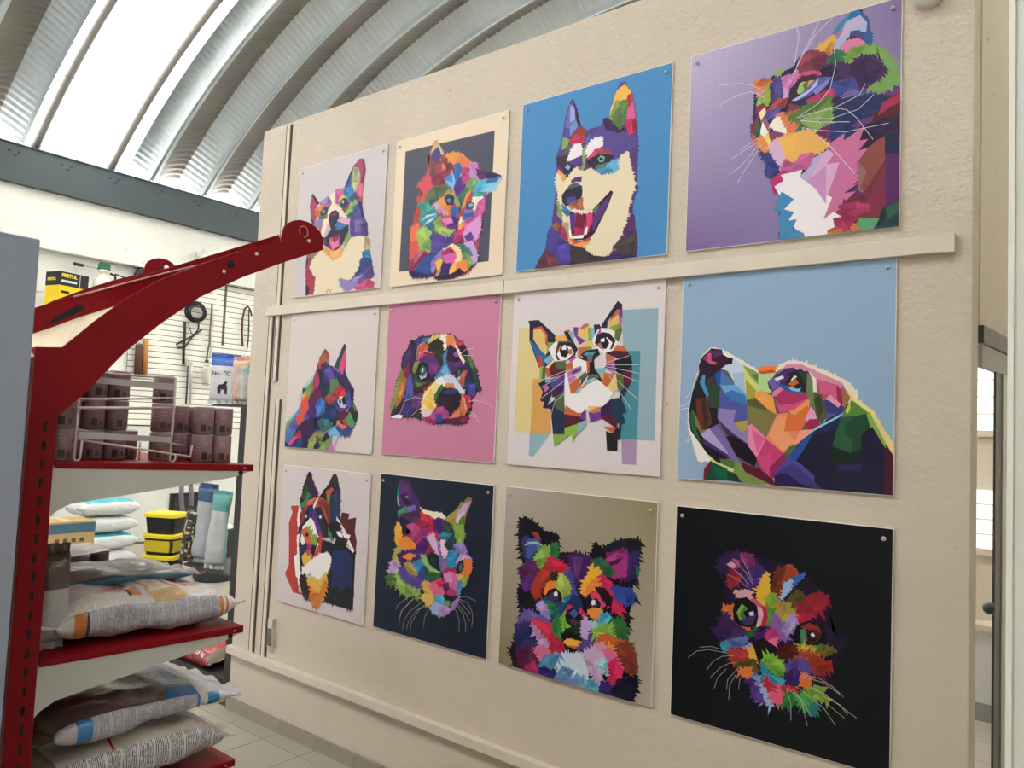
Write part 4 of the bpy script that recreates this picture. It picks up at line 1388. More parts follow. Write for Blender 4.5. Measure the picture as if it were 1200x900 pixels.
  ('3890A8', 2, [451,343,473,309,515,293,563,291,543,261,488,280,459,306]),
  ('C0A040', 3, [596,449,632,453,697,448,698,429,633,425]),
  ('706028', 2, [697,442,735,472,779,465,736,438]),
  ('A04828', 3, [560,413,620,425,698,423,711,407,653,382]),
  ('983028', 3, [653,388,711,413,761,400,718,353,680,356]),
  ('502018', 2, [526,412,593,451,613,418,560,387]),
  ('584890', 3, [568,350,607,391,647,387,673,349,635,340,595,331]),
  ('382068', 2, [562,310,595,343,628,338,635,302,583,271]),
  ('D87030', 2, [629,313,648,343,674,318,668,279,642,285]),
  ('6888B8', 3, [411,269,446,283,474,270,468,236,433,235]),
  ('98B0D8', 3, [433,228,468,243,504,200,504,168,477,174]),
  ('5A3888', 2, [405,221,433,235,470,172,420,186]),
  ('E06080', 3, [489,235,516,254,557,239,551,193,518,184]),
  ('B82838', 3, [471,270,502,264,496,230,482,240]),
  ('B02838', 2, [543,255,583,271,623,255,584,239]),
  ('4A2870', 2, [376,247,411,262,419,238]),
  ('307838', 3, [558,207,584,239,617,241,598,198,565,177]),
  ('48A048', 3, [611,233,681,269,682,220,664,184,637,202]),
  ('80A040', 3, [668,279,713,296,751,244,714,246,682,251]),
  ('287078', 2, [676,200,701,231,708,214,683,170]),
  ('B0B4B0', -1, [89,288,132,328,193,348,292,352]),
  ('B0B4B0', -1, [189,254,218,299,263,332,322,347]),
  ('B0B4B0', -1, [209,225,257,280,301,309,337,318]),
  ('B0B4B0', -1, [229,179,243,229,287,280]),
  ('B0B4B0', -1, [289,186,295,235,345,297]),
  ('B0B4B0', -1, [302,143,304,210,332,263]),
  ('B0B4B0', -1, [348,201,354,255]),
  ('B0B4B0', -1, [147,349,208,366,247,363]),
  ('C0B8C8', -1, [635,334,712,333,763,314,813,280]),
  ('C0B8C8', -1, [628,326,731,319,800,286]),
  ('D0D0B0', -1, [675,286,738,271,868,207]),
  ('D0D0B0', -1, [732,263,801,244,832,210]),
  ('C0C0B8', -1, [610,277,675,243,733,214,784,154]),
  ('C0C0B8', -1, [597,261,637,221,665,122]),
  ('C0C0B8', -1, [570,258,591,197,593,127]),
  ('C0C0B8', -1, [570,261,637,227,683,164]),
  ('C0C0B8', -1, [745,236,820,194]),
  ('C8A8C0', -1, [342,801,377,745,407,689]),
  ('C8A8C0', -1, [309,783,370,730,404,682]),
  ('C8A8C0', -1, [311,735,356,708,386,672]),
  ('C89098', -1, [274,708,327,697,379,664]),
 ]),
}


# ================================================================ materials
def stucco(name, hexc, k, bump_scale=70.0, bump_str=0.55, stain=0.06):
    m = bpy.data.materials.new(name)
    m.use_nodes = True
    nt = m.node_tree
    b = nt.nodes['Principled BSDF']
    b.inputs['Roughness'].default_value = 0.75
    b.inputs['Specular IOR Level'].default_value = 0.25
    tc = nt.nodes.new('ShaderNodeTexCoord')
    c = [min(1, x * k) for x in lin(hexc)]
    n1 = nt.nodes.new('ShaderNodeTexNoise')
    n1.inputs['Scale'].default_value = 1.7
    n1.inputs['Detail'].default_value = 9
    n1.inputs['Roughness'].default_value = 0.62
    nt.links.new(tc.outputs['Object'], n1.inputs['Vector'])
    r = nt.nodes.new('ShaderNodeValToRGB')
    r.color_ramp.elements[0].position = 0.3
    r.color_ramp.elements[0].color = (*[x * (1 - stain * 1.6) for x in c], 1)
    r.color_ramp.elements[1].position = 0.62
    r.color_ramp.elements[1].color = (*c, 1)
    nt.links.new(n1.outputs['Fac'], r.inputs['Fac'])
    n3 = nt.nodes.new('ShaderNodeTexNoise')
    n3.inputs['Scale'].default_value = 26
    n3.inputs['Detail'].default_value = 3
    nt.links.new(tc.outputs['Object'], n3.inputs['Vector'])
    r3 = nt.nodes.new('ShaderNodeValToRGB')
    r3.color_ramp.elements[0].position = 0.25
    r3.color_ramp.elements[0].color = (0.55, 0.5, 0.45, 1)
    r3.color_ramp.elements[1].position = 0.29
    r3.color_ramp.elements[1].color = (1, 1, 1, 1)
    nt.links.new(n3.outputs['Fac'], r3.inputs['Fac'])
    mx = nt.nodes.new('ShaderNodeMix')
    mx.data_type = 'RGBA'
    mx.blend_type = 'MULTIPLY'
    mx.inputs[0].default_value = 1
    nt.links.new(r.outputs[0], mx.inputs[6])
    nt.links.new(r3.outputs[0], mx.inputs[7])
    nt.links.new(mx.outputs[2], b.inputs['Base Color'])
    n2 = nt.nodes.new('ShaderNodeTexNoise')
    n2.inputs['Scale'].default_value = bump_scale
    n2.inputs['Detail'].default_value = 4
    n2.inputs['Roughness'].default_value = 0.6
    nt.links.new(tc.outputs['Object'], n2.inputs['Vector'])
    # the plaster was trowelled smooth low down and left rough up high
    sx = nt.nodes.new('ShaderNodeSeparateXYZ')
    nt.links.new(tc.outputs['Object'], sx.inputs[0])
    mr = nt.nodes.new('ShaderNodeMapRange')
    mr.inputs['From Min'].default_value = 1.0
    mr.inputs['From Max'].default_value = 2.1
    mr.inputs['To Min'].default_value = bump_str * 0.18
    mr.inputs['To Max'].default_value = bump_str
    nt.links.new(sx.outputs['Z'], mr.inputs['Value'])
    bp = nt.nodes.new('ShaderNodeBump')
    bp.inputs['Distance'].default_value = 0.008
    nt.links.new(mr.outputs[0], bp.inputs['Strength'])
    nt.links.new(n2.outputs['Fac'], bp.inputs['Height'])
    nt.links.new(bp.outputs[0], b.inputs['Normal'])
    MATS[name] = m
    return m


M_WALL = stucco('cream_stucco', 'CFC2B0', 1.0, 48.0, 0.95)
M_TRIM = mat('cream_paint', 'D0C4B2', 0.5, vary=0.05, vscale=9, bump=(40, 0.15, 0.004), k=1.05)
M_GROOVE = mat('dark_gap', '4A4338', 0.9)
M_WHITEWALL = stucco('white_painted_block', 'E6E6DE', 1.0, 25, 0.5, 0.10)
M_BEIGE = stucco('beige_plaster', 'D2C8B6', 1.0, 60, 0.15, 0.04)
M_TILE = mat('floor_tile', 'A8A194', 0.32, vary=0.06, vscale=4, bump=(60, 0.05, 0.002))
M_TILE2 = mat('skirting_tile', '958C7E', 0.4, vary=0.07, vscale=7)
M_GROUT = mat('grout', '4F4A42', 0.9)
M_STEEL = mat('galvanised_steel', 'C6CED2', 0.45, metal=0.25, vary=0.08, vscale=3)
M_PAN = mat('shaded_pan_steel', '85807A', 0.5, metal=0.25, vary=0.15, vscale=2)  # brown-grey grime tint, darkened to paint shade into the roof troughs
M_BEAM = mat('grey_blue_beam_paint', '3A464A', 0.5, vary=0.06, vscale=3)
M_RED = mat('red_powder_coat', '7C0713', 0.45, spec=0.18, vary=0.03)
M_REDDARK = mat('slot_dark', '14090B', 0.8)
M_GREYPAINT = mat('pale_grey_paint', 'B8BAB5', 0.45, vary=0.03)
M_CREAM = mat('cream_sheet', 'E0D0B4', 0.5)
M_BOLT = mat('bolt_steel', 'C4C0B8', 0.35, metal=0.35)
M_BLACK = mat('black_paint', '14151A', 0.45)
M_CABINET = mat('grey_lilac_laminate', '8890A2', 0.4, vary=0.02)
M_WIRE = mat('pinkish_grey_wire', 'B9A9A6', 0.4, metal=0.2)
M_PRINT = mat('printed_colour', rough=0.42, attr=True, spec=0.2)
M_BOARD = mat('white_board', 'E8E6E4', 0.5)
M_COLOR = mat('coloured_plastic', rough=0.4, attr=True)
M_SACK = mat('glossy_sack_film', rough=0.22, attr=True, coat=0.4, bump=(20, 0.75, 0.02))
M_CARD = mat('cardboard', rough=0.8, attr=True, vary=0.05)
M_SLAT = mat('white_slat', 'EFEDE2', 0.5, vary=0.03)
M_ALU = mat('aluminium', 'B9B9B6', 0.3, metal=0.8)
M_DARKALU = mat('dark_aluminium', '4E4F4E', 0.35, metal=0.6)
M_YELLOW = mat('ink_yellow', 'F0D820', 0.5)
M_INKBLACK = mat('ink_black', '15151A', 0.5)
M_INKWHITE = mat('ink_white', 'F0F0F0', 0.5)
M_INKRED = mat('ink_red', 'C02030', 0.5)
M_INKGREY = mat('ink_grey', '50505A', 0.5)


def fineprint(name, paper, ink, pitch):
    """closely set small print: ink lines across a bag's side panel, with gaps between the columns"""
    m = bpy.data.materials.new(name)
    m.use_nodes = True
    nt = m.node_tree
    b = nt.nodes['Principled BSDF']
    b.inputs['Roughness'].default_value = 0.28
    b.inputs['Coat Weight'].default_value = 0.3
    tc = nt.nodes.new('ShaderNodeTexCoord')
    sx = nt.nodes.new('ShaderNodeSeparateXYZ')
    nt.links.new(tc.outputs['Object'], sx.inputs[0])

    def math_(op, a, bb=None):
        n = nt.nodes.new('ShaderNodeMath')
        n.operation = op
        if isinstance(a, (int, float)):
            n.inputs[0].default_value = a
        else:
            nt.links.new(a, n.inputs[0])
        if bb is not None:
            if isinstance(bb, (int, float)):
                n.inputs[1].default_value = bb
            else:
                nt.links.new(bb, n.inputs[1])
        return n.outputs[0]
    fr = math_('FRACT', math_('MULTIPLY', sx.outputs['X'], 1.0 / pitch))
    line = math_('LESS_THAN', fr, 0.5)
    col = math_('LESS_THAN', math_('FRACT', math_('MULTIPLY', sx.outputs['X'], 1.0 / (pitch * 9))), 0.86)
    mp = nt.nodes.new('ShaderNodeMapping')
    mp.inputs['Scale'].default_value = (1.0 / pitch, 160, 160)
    nt.links.new(tc.outputs['Object'], mp.inputs['Vector'])
    wn = nt.nodes.new('ShaderNodeTexNoise')
    wn.inputs['Scale'].default_value = 1.0
    nt.links.new(mp.outputs[0], wn.inputs['Vector'])
    word = math_('GREATER_THAN', wn.outputs['Fac'], 0.42)
    fac = math_('MULTIPLY', math_('MULTIPLY', line, col), word)
    mx = nt.nodes.new('ShaderNodeMix')
    mx.data_type = 'RGBA'
    mx.inputs[6].default_value = (*lin(paper), 1)
    mx.inputs[7].default_value = (*lin(ink), 1)
    nt.links.new(fac, mx.inputs[0])
    nt.links.new(mx.outputs[2], b.inputs['Base Color'])
    n2 = nt.nodes.new('ShaderNodeTexNoise')
    n2.inputs['Scale'].default_value = 26
    nt.links.new(tc.outputs['Object'], n2.inputs['Vector'])
    bp = nt.nodes.new('ShaderNodeBump')
    bp.inputs['Strength'].default_value = 0.7
    bp.inputs['Distance'].default_value = 0.02
    nt.links.new(n2.outputs['Fac'], bp.inputs['Height'])
    nt.links.new(bp.outputs[0], b.inputs['Normal'])
    MATS[name] = m
    return m


M_FINE_A = fineprint('small_print_grey', 'AFAFB6', '77777F', 0.0034)
M_FINE_B = fineprint('small_print_black', 'C4C4C4', '4C4C50', 0.0042)


def translucent(name, col):
    m = bpy.data.materials.new(name)
    m.use_nodes = True
    nt = m.node_tree
    for n in list(nt.nodes):
        nt.nodes.remove(n)
    out = nt.nodes.new('ShaderNodeOutputMaterial')
    t = nt.nodes.new('ShaderNodeBsdfTranslucent')
    t.inputs[0].default_value = (*col, 1)
    d = nt.nodes.new('ShaderNodeBsdfDiffuse')
    d.inputs[0].default_value = (*col, 1)
    mx = nt.nodes.new('ShaderNodeMixShader')
    mx.inputs[0].default_value = 0.25
    nt.links.new(t.outputs[0], mx.inputs[1])
    nt.links.new(d.outputs[0], mx.inputs[2])
    nt.links.new(mx.outputs[0], out.inputs[0])
    return m


M_SKYLIGHT = translucent('skylight_fibreglass', (0.93, 0.93, 0.9))

# ================================================================ structure
WALL_L, WALL_R, WALL_H, WALL_T = -0.335, 2.752, 2.855, 0.115
XF = -5.19                      # far wall
BACK_Y, FRONT_Y = 6.0, -6.0
ROOF_C, ROOF_R = (-0.45, -1.32), 7.04


def struct(mb, name, m, bevel=0.0):
    o = mb.build(name, m, bevel=bevel)
    o['kind'] = 'structure'
    return o


# floor: mortar bed with tiles; the tiles near the wall are laid one by one
floor = struct(MB().box((XF - 0.2, FRONT_Y, -0.12), (5.2, BACK_Y + 0.2, -0.004)), 'floor', M_GROUT)
TP = 0.257
tile_me = MB().box((0.0015, 0.0015, -0.01), (TP - 0.0015, TP - 0.0015, 0)).mesh('floor_tile', M_TILE)
# 0.0 grid line in x at -0.165, in y at -0.094 with a cut course against the wall
nt_ = 0
for i in range(-8, 16):
    for j in range(-8, 1):
        x = -0.165 + i * TP
        y = -0.094 - TP + j * TP + (TP if False else 0)
        if x < -2.2 or x > 3.4 or y < -2.3:
            continue
        o = bpy.data.objects.new('floor_tile', tile_me)
        o.location = (x, y, 0)
        o.parent = floor
        COL.objects.link(o)
cut_me = MB().box((0.0015, 0.0015, -0.01), (TP - 0.0015, 0.0925, 0)).mesh('floor_tile', M_TILE)
for i in range(-1, 12):
    o = bpy.data.objects.new('floor_tile', cut_me)
    o.location = (-0.165 + i * TP, -0.094, 0)
    o.parent = floor
    COL.objects.link(o)
# the rest of the floor (behind the shelving and far down the shop): too far to tell the tiles apart
fb = MB()
for i in range(-21, 20):
    for j in range(-24, 25):
        x, y = -0.165 + i * TP, -0.094 - TP + j * TP
        near = (-2.2 <= x <= 3.4) and (y >= -2.3) and j <= 0
        if near or (j == 1 and -1 <= i < 12):
            continue
        if y + TP > BACK_Y or x < XF:
            continue
        fb.box((x + 0.0015, y + 0.0015, -0.01), (x + TP - 0.0015, y + TP - 0.0015, 0))
fo = fb.build('floor_tiles', M_TILE, floor)
fo['kind'] = 'stuff'

# picture wall (a free-standing partition lower than the roof)
wall = struct(MB().box((WALL_L, 0, 0), (WALL_R, WALL_T, WALL_H)), 'wall_front', M_WALL, bevel=0.004)
# skirting tiles
base = struct(MB().box((WALL_L, -0.007, 0.0), (WALL_R, 0.0005, 0.055)), 'baseboard_front', M_GROUT)
sk_me = MB().box((0.0012, -0.013, 0), (0.2528, -0.006, 0.058)).mesh('skirting_tile', M_TILE2)
for i in range(12):
    x = -0.159 + (i - 0) * 0.254
    if x + 0.254 > WALL_R:
        break
    o = bpy.data.objects.new('skirting_tile', sk_me)
    o.location = (x, 0, 0)
    o.parent = base
    COL.objects.link(o)
MB().box((WALL_L, -0.013, 0), (-0.16, -0.006, 0.058)).build('skirting_tile', M_TILE2, base)

# surface conduits painted with the wall
TR = [0]


def trim(mb, m=M_TRIM, bevel=0.0015, name=None):
    TR[0] += 1
    o = mb.build('trim_%d' % TR[0], m, bevel=bevel)
    o['kind'] = 'structure'
    return o


t1 = trim(MB().box((-0.192, -0.022, 1.903), (2.712, 0.0, 1.948)))
cap = MB().box((2.690, -0.0235, 1.9015), (2.714, 0.0, 1.9495)).build('end_cap', M_TRIM, t1)
MB().box((1.28, -0.0228, 1.902), (1.283, 0, 1.949)).build('joint', M_GROOVE, t1)
t2 = trim(MB().box((WALL_L, -0.03, 0.268), (WALL_R, 0.0, 0.303)))
# vertical channels: pairs of thin strips with a dark gap between
def channel(x, z0, z1, wdt=0.045, side=0.011):
    o = trim(MB().box((x - wdt / 2, -0.004, z0), (x + wdt / 2, 0.0, z1)), M_GROOVE, 0)
    MB().box((x - wdt / 2 + 0.012, -0.0085, z0), (x + wdt / 2 - 0.010, 0.0, z1)).build('cover_strip', M_TRIM, o, bevel=0.001)
    return o


channel(-0.118, 1.948, 2.84)
channel(-0.168, 0.303, 1.903)
channel(-0.112, 1.585, 1.903)
channel(-0.072, 0.303, 1.50)
MB().box((-0.005, -0.02, 0.42), (0.03, 0, 0.55)).build('outlet_box', M_TRIM)
ob = bpy.data.objects['outlet_box']
ob.location = (-0.02, 0, -0.06)
tag(ob, 'small cream painted outlet box with a metal plate low on the picture wall', 'outlet box')
MB().box((-0.001, -0.0225, 0.428), (0.026, -0.019, 0.505)).build('cover_plate', mat('dull_plate', '6A675F', 0.5, metal=0.4), ob)

# far wall: bright plaster above, painted block below left, slat boards right
wl = struct(MB().box((XF - 0.2, FRONT_Y, 0), (XF - 0.012, BACK_Y, 3.9)), 'wall_left', M_WHITEWALL)
MB().box((XF - 0.012, -2.5, 2.955), (XF + 0.10, BACK_Y - 0.01, 3.55)).build('upper_band', M_WHITEWALL, wl)
MB().box((XF - 0.012, 1.66, 1.25), (XF - 0.008, 4.6, 2.956)).build('slat_backing', mat('slat_gap', '6B665A', 0.9), wl)
SP = 0.0625
slat_me = MB().prism([(XF - 0.012, 0.004), (XF + 0.004, 0.004), (XF + 0.006, 0.010), (XF + 0.006, 0.050), (XF + 0.004, SP - 0.004), (XF - 0.012, SP - 0.004)], 1, 1.66, 4.6).mesh('slat', M_SLAT)
for i in range(27):
    o = bpy.data.objects.new('slat', slat_me)
    o.location = (0, 0, 1.26 + i * SP)
    o.parent = wl
    COL.objects.link(o)
pz = at(265, 330, x=XF)
pz2 = at(262, 405, x=XF)
MB().box((XF, pz.y - 0.012, pz2.z), (XF + 0.016, pz.y + 0.012, 2.95)).build('joint_strip', mat('strip_dark', '5A554B', 0.6), wl)
# block courses on the painted block part
blk = MB()
for r in range(8):
    z = 1.30 + r * 0.207
    for c in range(-5, 5):
        y = -0.35 + c * 0.41 + (0.2 if r % 2 else 0)
        y0, y1 = max(y, -2.4), min(y + 0.404, 1.655)
        if y1 - y0 > 0.03:
            MB().box((XF - 0.014, y0, z), (XF - 0.004, y1, min(z + 0.203, 2.954))).build('block', M_WHITEWALL, wl, bevel=0.003)
# beam under the vault
beam = struct(MB().box((XF - 0.05, FRONT_Y, 3.505), (XF + 0.17, BACK_Y, 3.862)).box((XF - 0.05, FRONT_Y, 3.862), (XF + 0.185, BACK_Y, 3.872)), 'trim_beam', M_BEAM)
# rivets of the roof panels along the beam web
rv = MB().lathe([(0.0, 0), (0.010, 0.0), (0.010, 0.004), (0.0, 0.006)], ax='x', n=8).mesh('rivet', mat('rivet_dark', '2A3236', 0.5, metal=0.5))
for i in range(0, 9):
    for dy, dz in ((-0.035, 3.79), (0.05, 3.795), (0.02, 3.755)):
        o = bpy.data.objects.new('rivet', rv)
        o.location = (XF + 0.17, -0.06 + i * 0.61 * 0.75 + dy, dz)
        o.parent = beam
        COL.objects.link(o)
struct(MB().box((XF - 0.2, BACK_Y, 0), (5.2, BACK_Y + 0.2, 6.2)), 'wall_sun_blocker', M_WHITEWALL)  # unseen end wall, added to keep the sun out of the vault
wr = struct(MB().box((4.28, FRONT_Y, 0), (4.5, BACK_Y, 3.9)), 'wall_right', M_BEIGE)
struct(MB().box((0.6, FRONT_Y - 0.2, 0), (4.5, FRONT_Y, 3.8)).box((XF - 0.2, FRONT_Y - 0.2, 3.2), (0.6, FRONT_Y, 3.8)), 'wall_light_blocker', M_BEIGE)  # unseen wall behind the camera, its opening shaped to steer the daylight

# vaulted roof: crimped steel ribs and milky skylights
ceiling = empty('ceiling')
ceiling['kind'] = 'structure'
TH0 = math.atan2(3.87 - ROOF_C[1], XF + 0.1 - ROOF_C[0])
TH1 = math.pi - TH0
RP = 0.61


def arc_pt(th, h):
    return (ROOF_C[0] + (ROOF_R + h) * math.cos(th), ROOF_C[1] + (ROOF_R + h) * math.sin(th))


def roof_piece(profile, crimp, step, m, name, th0=TH0, th1=TH1, pan=(0, 0)):
    """profile: (y, rise, crimp amount); crimp: depth of the cross folds"""
    n = max(8, int((th0 - th1) * ROOF_R / step))
    vs, fs = [], []
    k = len(profile)
    for i in range(n + 1):
        th = th0 + (th1 - th0) * i / n
        for (y, h, a) in profile:
            d = a * crimp * (1 if i % 2 else -1)
            x, z = arc_pt(th, h + d)
            vs.append((x, y, z))
    for i in range(n):
        for j in range(k - 1):
            p = i * k + j
            fs.append((p, p + 1, p + k + 1, p + k))
    mb = MB().add(vs, fs)
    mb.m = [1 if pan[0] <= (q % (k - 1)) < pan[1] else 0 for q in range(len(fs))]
    return mb.mesh(name, m)


prof = [(0.0, -0.035, 0), (0.006, -0.035, 0), (0.010, 0.0, 0), (0.03, 0.0, 0), (0.033, -0.012, 0), (0.045, -0.012, 0), (0.05, 0.01, 0), (0.11, 0.06, 0.0), (0.19, 0.11, 0.2), (0.27, 0.155, 0.9),
        (0.34, 0.19, 1.2), (0.395, 0.205, 1.2), (0.41, 0.20, 0.9), (0.48, 0.135, 1.0), (0.54, 0.075, 1.0), (0.590, 0.01, 0.3), (0.604, -0.035, 0), (0.61, -0.035, 0)]
half = [(0.395, 0.06, 0), (0.40, 0.205, 1.0), (0.41, 0.20, 0.9), (0.48, 0.135, 1.0), (0.54, 0.075, 1.0), (0.590, 0.01, 0.3), (0.604, -0.035, 0), (0.61, -0.035, 0)]
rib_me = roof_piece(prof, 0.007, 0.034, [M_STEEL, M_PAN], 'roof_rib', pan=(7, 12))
half_me = roof_piece(half, 0.007, 0.034, [M_STEEL, M_PAN], 'roof_rib')
sky_prof = [(0.0, -0.03, 0), (0.05, 0.03, 0), (0.10, 0.05, 0), (0.30, 0.07, 0), (0.50, 0.08, 0), (0.70, 0.07, 0), (0.90, 0.05, 0), (1.02, 0.09, 0)]
sky_me = roof_piece(sky_prof, 0.0, 0.25, M_SKYLIGHT, 'skylight')
Y0 = 1.727
first = int(math.floor((FRONT_Y - Y0) / RP))
last = int(math.ceil((BACK_Y - Y0) / RP))
M_PIPE = mat('conduit_brown', '8C8883', 0.5, vary=0.1)
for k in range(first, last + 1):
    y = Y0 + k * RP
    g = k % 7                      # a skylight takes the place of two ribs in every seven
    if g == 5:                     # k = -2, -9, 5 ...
        o = bpy.data.objects.new('skylight', sky_me)  # the unseen repeat behind the camera is added to light the picture wall
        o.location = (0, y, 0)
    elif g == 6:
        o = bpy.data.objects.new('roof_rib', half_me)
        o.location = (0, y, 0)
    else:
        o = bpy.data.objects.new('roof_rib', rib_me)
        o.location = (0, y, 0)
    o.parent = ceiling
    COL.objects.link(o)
# conduit pipes bent along the skylight
for yy, sh in ((0.614, 0.0), (1.322, 0.1)):
    pts = []
    for i in range(61):
        th = TH0 + (TH1 - TH0) * i / 60
        x, z = arc_pt(th, -0.004)
        pts.append((x, yy, z))
    p = MB().tube(pts, 0.042, 12).build('conduit_pipe', M_PIPE)
    tag(p, 'thin bent conduit pipe along the far edge of the skylight' if sh else 'thin bent conduit pipe along the near edge of the skylight', 'pipe', 'conduit pipes under the skylight')
    for q in (5, 12, 19, 27, 36, 46):
        th = TH0 + (TH1 - TH0) * (q + sh * 20) / 60
        a = arc_pt(th, 0.005)
        b = arc_pt(th + (TH1 - TH0) / 60 * 0.12, 0.005)
        MB().tube([(a[0], yy, a[1]), (b[0], yy, b[1])], 0.052, 12).build('coupling', M_PIPE, p)

# ---------------------------------------------------------------- doorway past the end of the picture wall
DA = Vector((2.7575, 0.125, 0))
DD = Vector((0.1045, 0.9945, 0))
DN = Vector((0.9945, -0.1045, 0))


def door_hit(u, v):
    d = FWD + RGT * ((u - 600) / FPX) + UPV * ((450 - v) / FPX)
    t = (DA - CAM).dot(DN) / d.dot(DN)
    p = CAM + d * t
    return (p - DA).dot(DD), p.z


def door_box(mb, s0, s1, z0, z1, d0, d1, mi=0):
    o = len(mb.v)
    pts = []
    for z in (z0, z1):
        for s, d in ((s0, d0), (s1, d0), (s1, d1), (s0, d1)):
            q = DA + DD * s + DN * d
            pts.append((q.x, q.y, z))
    mb.add(pts, [(0, 1, 2, 3), (7, 6, 5, 4), (0, 4, 5, 1), (1, 5, 6, 2), (2, 6, 7, 3), (3, 7, 4, 0)], None, mi)
    return mb


s_j0, _ = door_hit(1165, 650)
s_j1, _ = door_hit(1172, 650)
s_j2, _ = door_hit(1182, 650)
_, z_head = door_hit(1150, 381)
_, z_mid = door_hit(1150, 402)
_, z_low = door_hit(1150, 430)
side = struct(door_box(door_box(MB(), -0.012, 1.6, z_head, 3.9, -0.02, 0.0), s_j2 + 0.05, 1.6, 0, z_head, -0.012, 0.0), 'wall_side', M_BEIGE)
dr = empty('door_1')
dr['kind'] = 'structure'
door_box(MB(), 0.0, 0.95, z_mid, z_head, -0.01, 0.006).build('header_channel', M_DARKALU, dr)
door_box(MB(), 0.0, 0.95, z_low, z_mid - 0.004, -0.01, 0.003).build('header_panel', mat('grey_panel', '9A9A96', 0.45), dr)
door_box(MB(), s_j0, s_j1, 0, z_low, -0.004, 0.002).build('jamb', M_DARKALU, dr)
door_box(MB(), s_j1, s_j2 + 0.06, 0, z_low, -0.004, 0.005).build('jamb', M_ALU, dr)
kp = door_hit(1157, 716)
kq = DA + DD * (s_j0 - 0.004) + DN * -0.004
knob = MB()
k0 = Vector((kq.x, kq.y, kp[1]))
knob.tube([k0, k0 - DD * 0.02], 0.012, 10)
knob.lathe([(0.0, -0.016), (0.012, -0.012), (0.016, 0.0), (0.012, 0.012), (0.0, 0.016)], tuple(k0 - DD * 0.03), 12, ax='y')
knob.build('door_knob', M_DARKALU, dr)

# small room seen through the doorway
YB = 2.7
rb = struct(MB().box((1.9, YB, 0), (3.2, YB + 0.1, 3.2)), 'wall_room', M_BEIGE)
glow = bpy.data.materials.new('daylit_glass')
glow.use_nodes = True
gb = glow.node_tree.nodes['Principled BSDF']
gb.inputs['Base Color'].default_value = (0.85, 0.9, 0.95, 1)
gb.inputs['Emission Color'].default_value = (0.93, 0.97, 1.0, 1)
gb.inputs['Emission Strength'].default_value = 0.7
for n, (va, vb) in enumerate(((425, 505), (575, 642))):
    p0, p1 = at(1140, vb, y=YB), at(1175, va, y=YB)
    wn = empty('window_%d' % (n + 1))
    wn['kind'] = 'structure'
    MB().box((p0.x - 0.4, YB - 0.02, p0.z - 0.03), (p1.x + 0.3, YB + 0.0, p0.z)).build('sill', M_TRIM, wn)
    nl = 4
    hh = (p1.z - p0.z) / nl
    for i in range(nl):
        M = Matrix.Translation((0, YB - 0.012, p0.z + hh * (i + 0.5))) @ Matrix.Rotation(math.radians(18), 4, 'X')
        MB().box((p0.x - 0.4, -0.003, -hh * 0.46), (p1.x + 0.3, 0.003, hh * 0.46), M=M).build('louvre_pane', glow, wn)
lp = at(1150, 726, y=YB)
ledge = struct(MB().box((1.9, YB - 0.14, 0), (3.2, YB - 0.001, lp.z - 0.03)), 'trim_plinth', mat('white_plinth', 'C9CACB', 0.6))
MB().box((1.9, YB - 0.16, lp.z - 0.03), (3.2, YB - 0.001, lp.z)).build('ledge_top', M_TRIM, ledge)
MB().box((1.9, YB - 0.15, 0), (3.2, YB - 0.14, 0.09)).build('skirting', mat('grey_skirting', '8A8A88', 0.6), ledge)

# tall pale panel standing close by the doorway
pe0 = at(1181.5, 450, y=-0.85)
pan = MB().box((pe0.x + 0.006, -0.85, 0), (pe0.x + 0.62, -0.80, 2.6)).build('door_leaf', mat('pale_green_white', 'CDD2C8', 0.25, coat=0.2), bevel=0.004)
tag(pan, 'tall glossy greenish-white door leaf standing open beside the aluminium doorway', 'door')
MB().box((pe0.x - 0.001, -0.853, 0), (pe0.x + 0.007, -0.795, 2.6)).build('edge_strip', mat('edge_strip', 'DADCD2', 0.4), pan, bevel=0.001)

# ================================================================ pictures
PW, PH, PT = 0.60, 0.622, 0.006
POS = {'corgi': (0.0, 1.980), 'kitten': (0.660, 1.978), 'husky': (1.325, 1.982), 'calico': (1.987, 1.983),
       'bluecat': (0.002, 1.278), 'spaniel': (0.662, 1.284), 'geocat': (1.324, 1.284), 'skydog': (1.983, 1.284),
       'shepherd': (0.007, 0.575), 'navycat': (0.668, 0.583), 'papillon': (1.3225, 0.584), 'blackcat': (1.984, 0.580)}
LABEL = {'corgi': 'square print of a laughing corgi in rainbow facets on a white ground',
         'kitten': 'square print of a fluffy kitten on a dark panel inside a cream border',
         'husky': 'square print of an open-mouthed husky on a plain blue ground',
         'calico': 'square print of a cat gazing up sideways on a soft purple ground',
         'bluecat': 'square print of a dark blue cat in profile on a pale ground',
         'spaniel': 'square print of a resting spaniel puppy on a pink ground',
         'geocat': 'square print of an angular cat over orange and teal blocks on white',
         'skydog': 'square print of a dog with its muzzle raised on a light blue ground',
         'shepherd': 'square print of a shepherd dog between red shapes on a white ground',
         'navycat': 'square print of a downcast cat face on a dark navy ground',
         'papillon': 'square print of a small long-haired dog on a golden beige ground',
         'blackcat': 'square print of a tilted big-eyed cat face on a black ground'}
KP = 0.95
GRAD = {'calico': ('7C649A', '9488B4', '7E6C98', 'BEB4D2'), 'papillon': ('8A7E5C', 'B4AAA0', '948866', 'B4AAA2')}


def pcol(h):
    return [min(0.95, c * KP) for c in lin(h)]


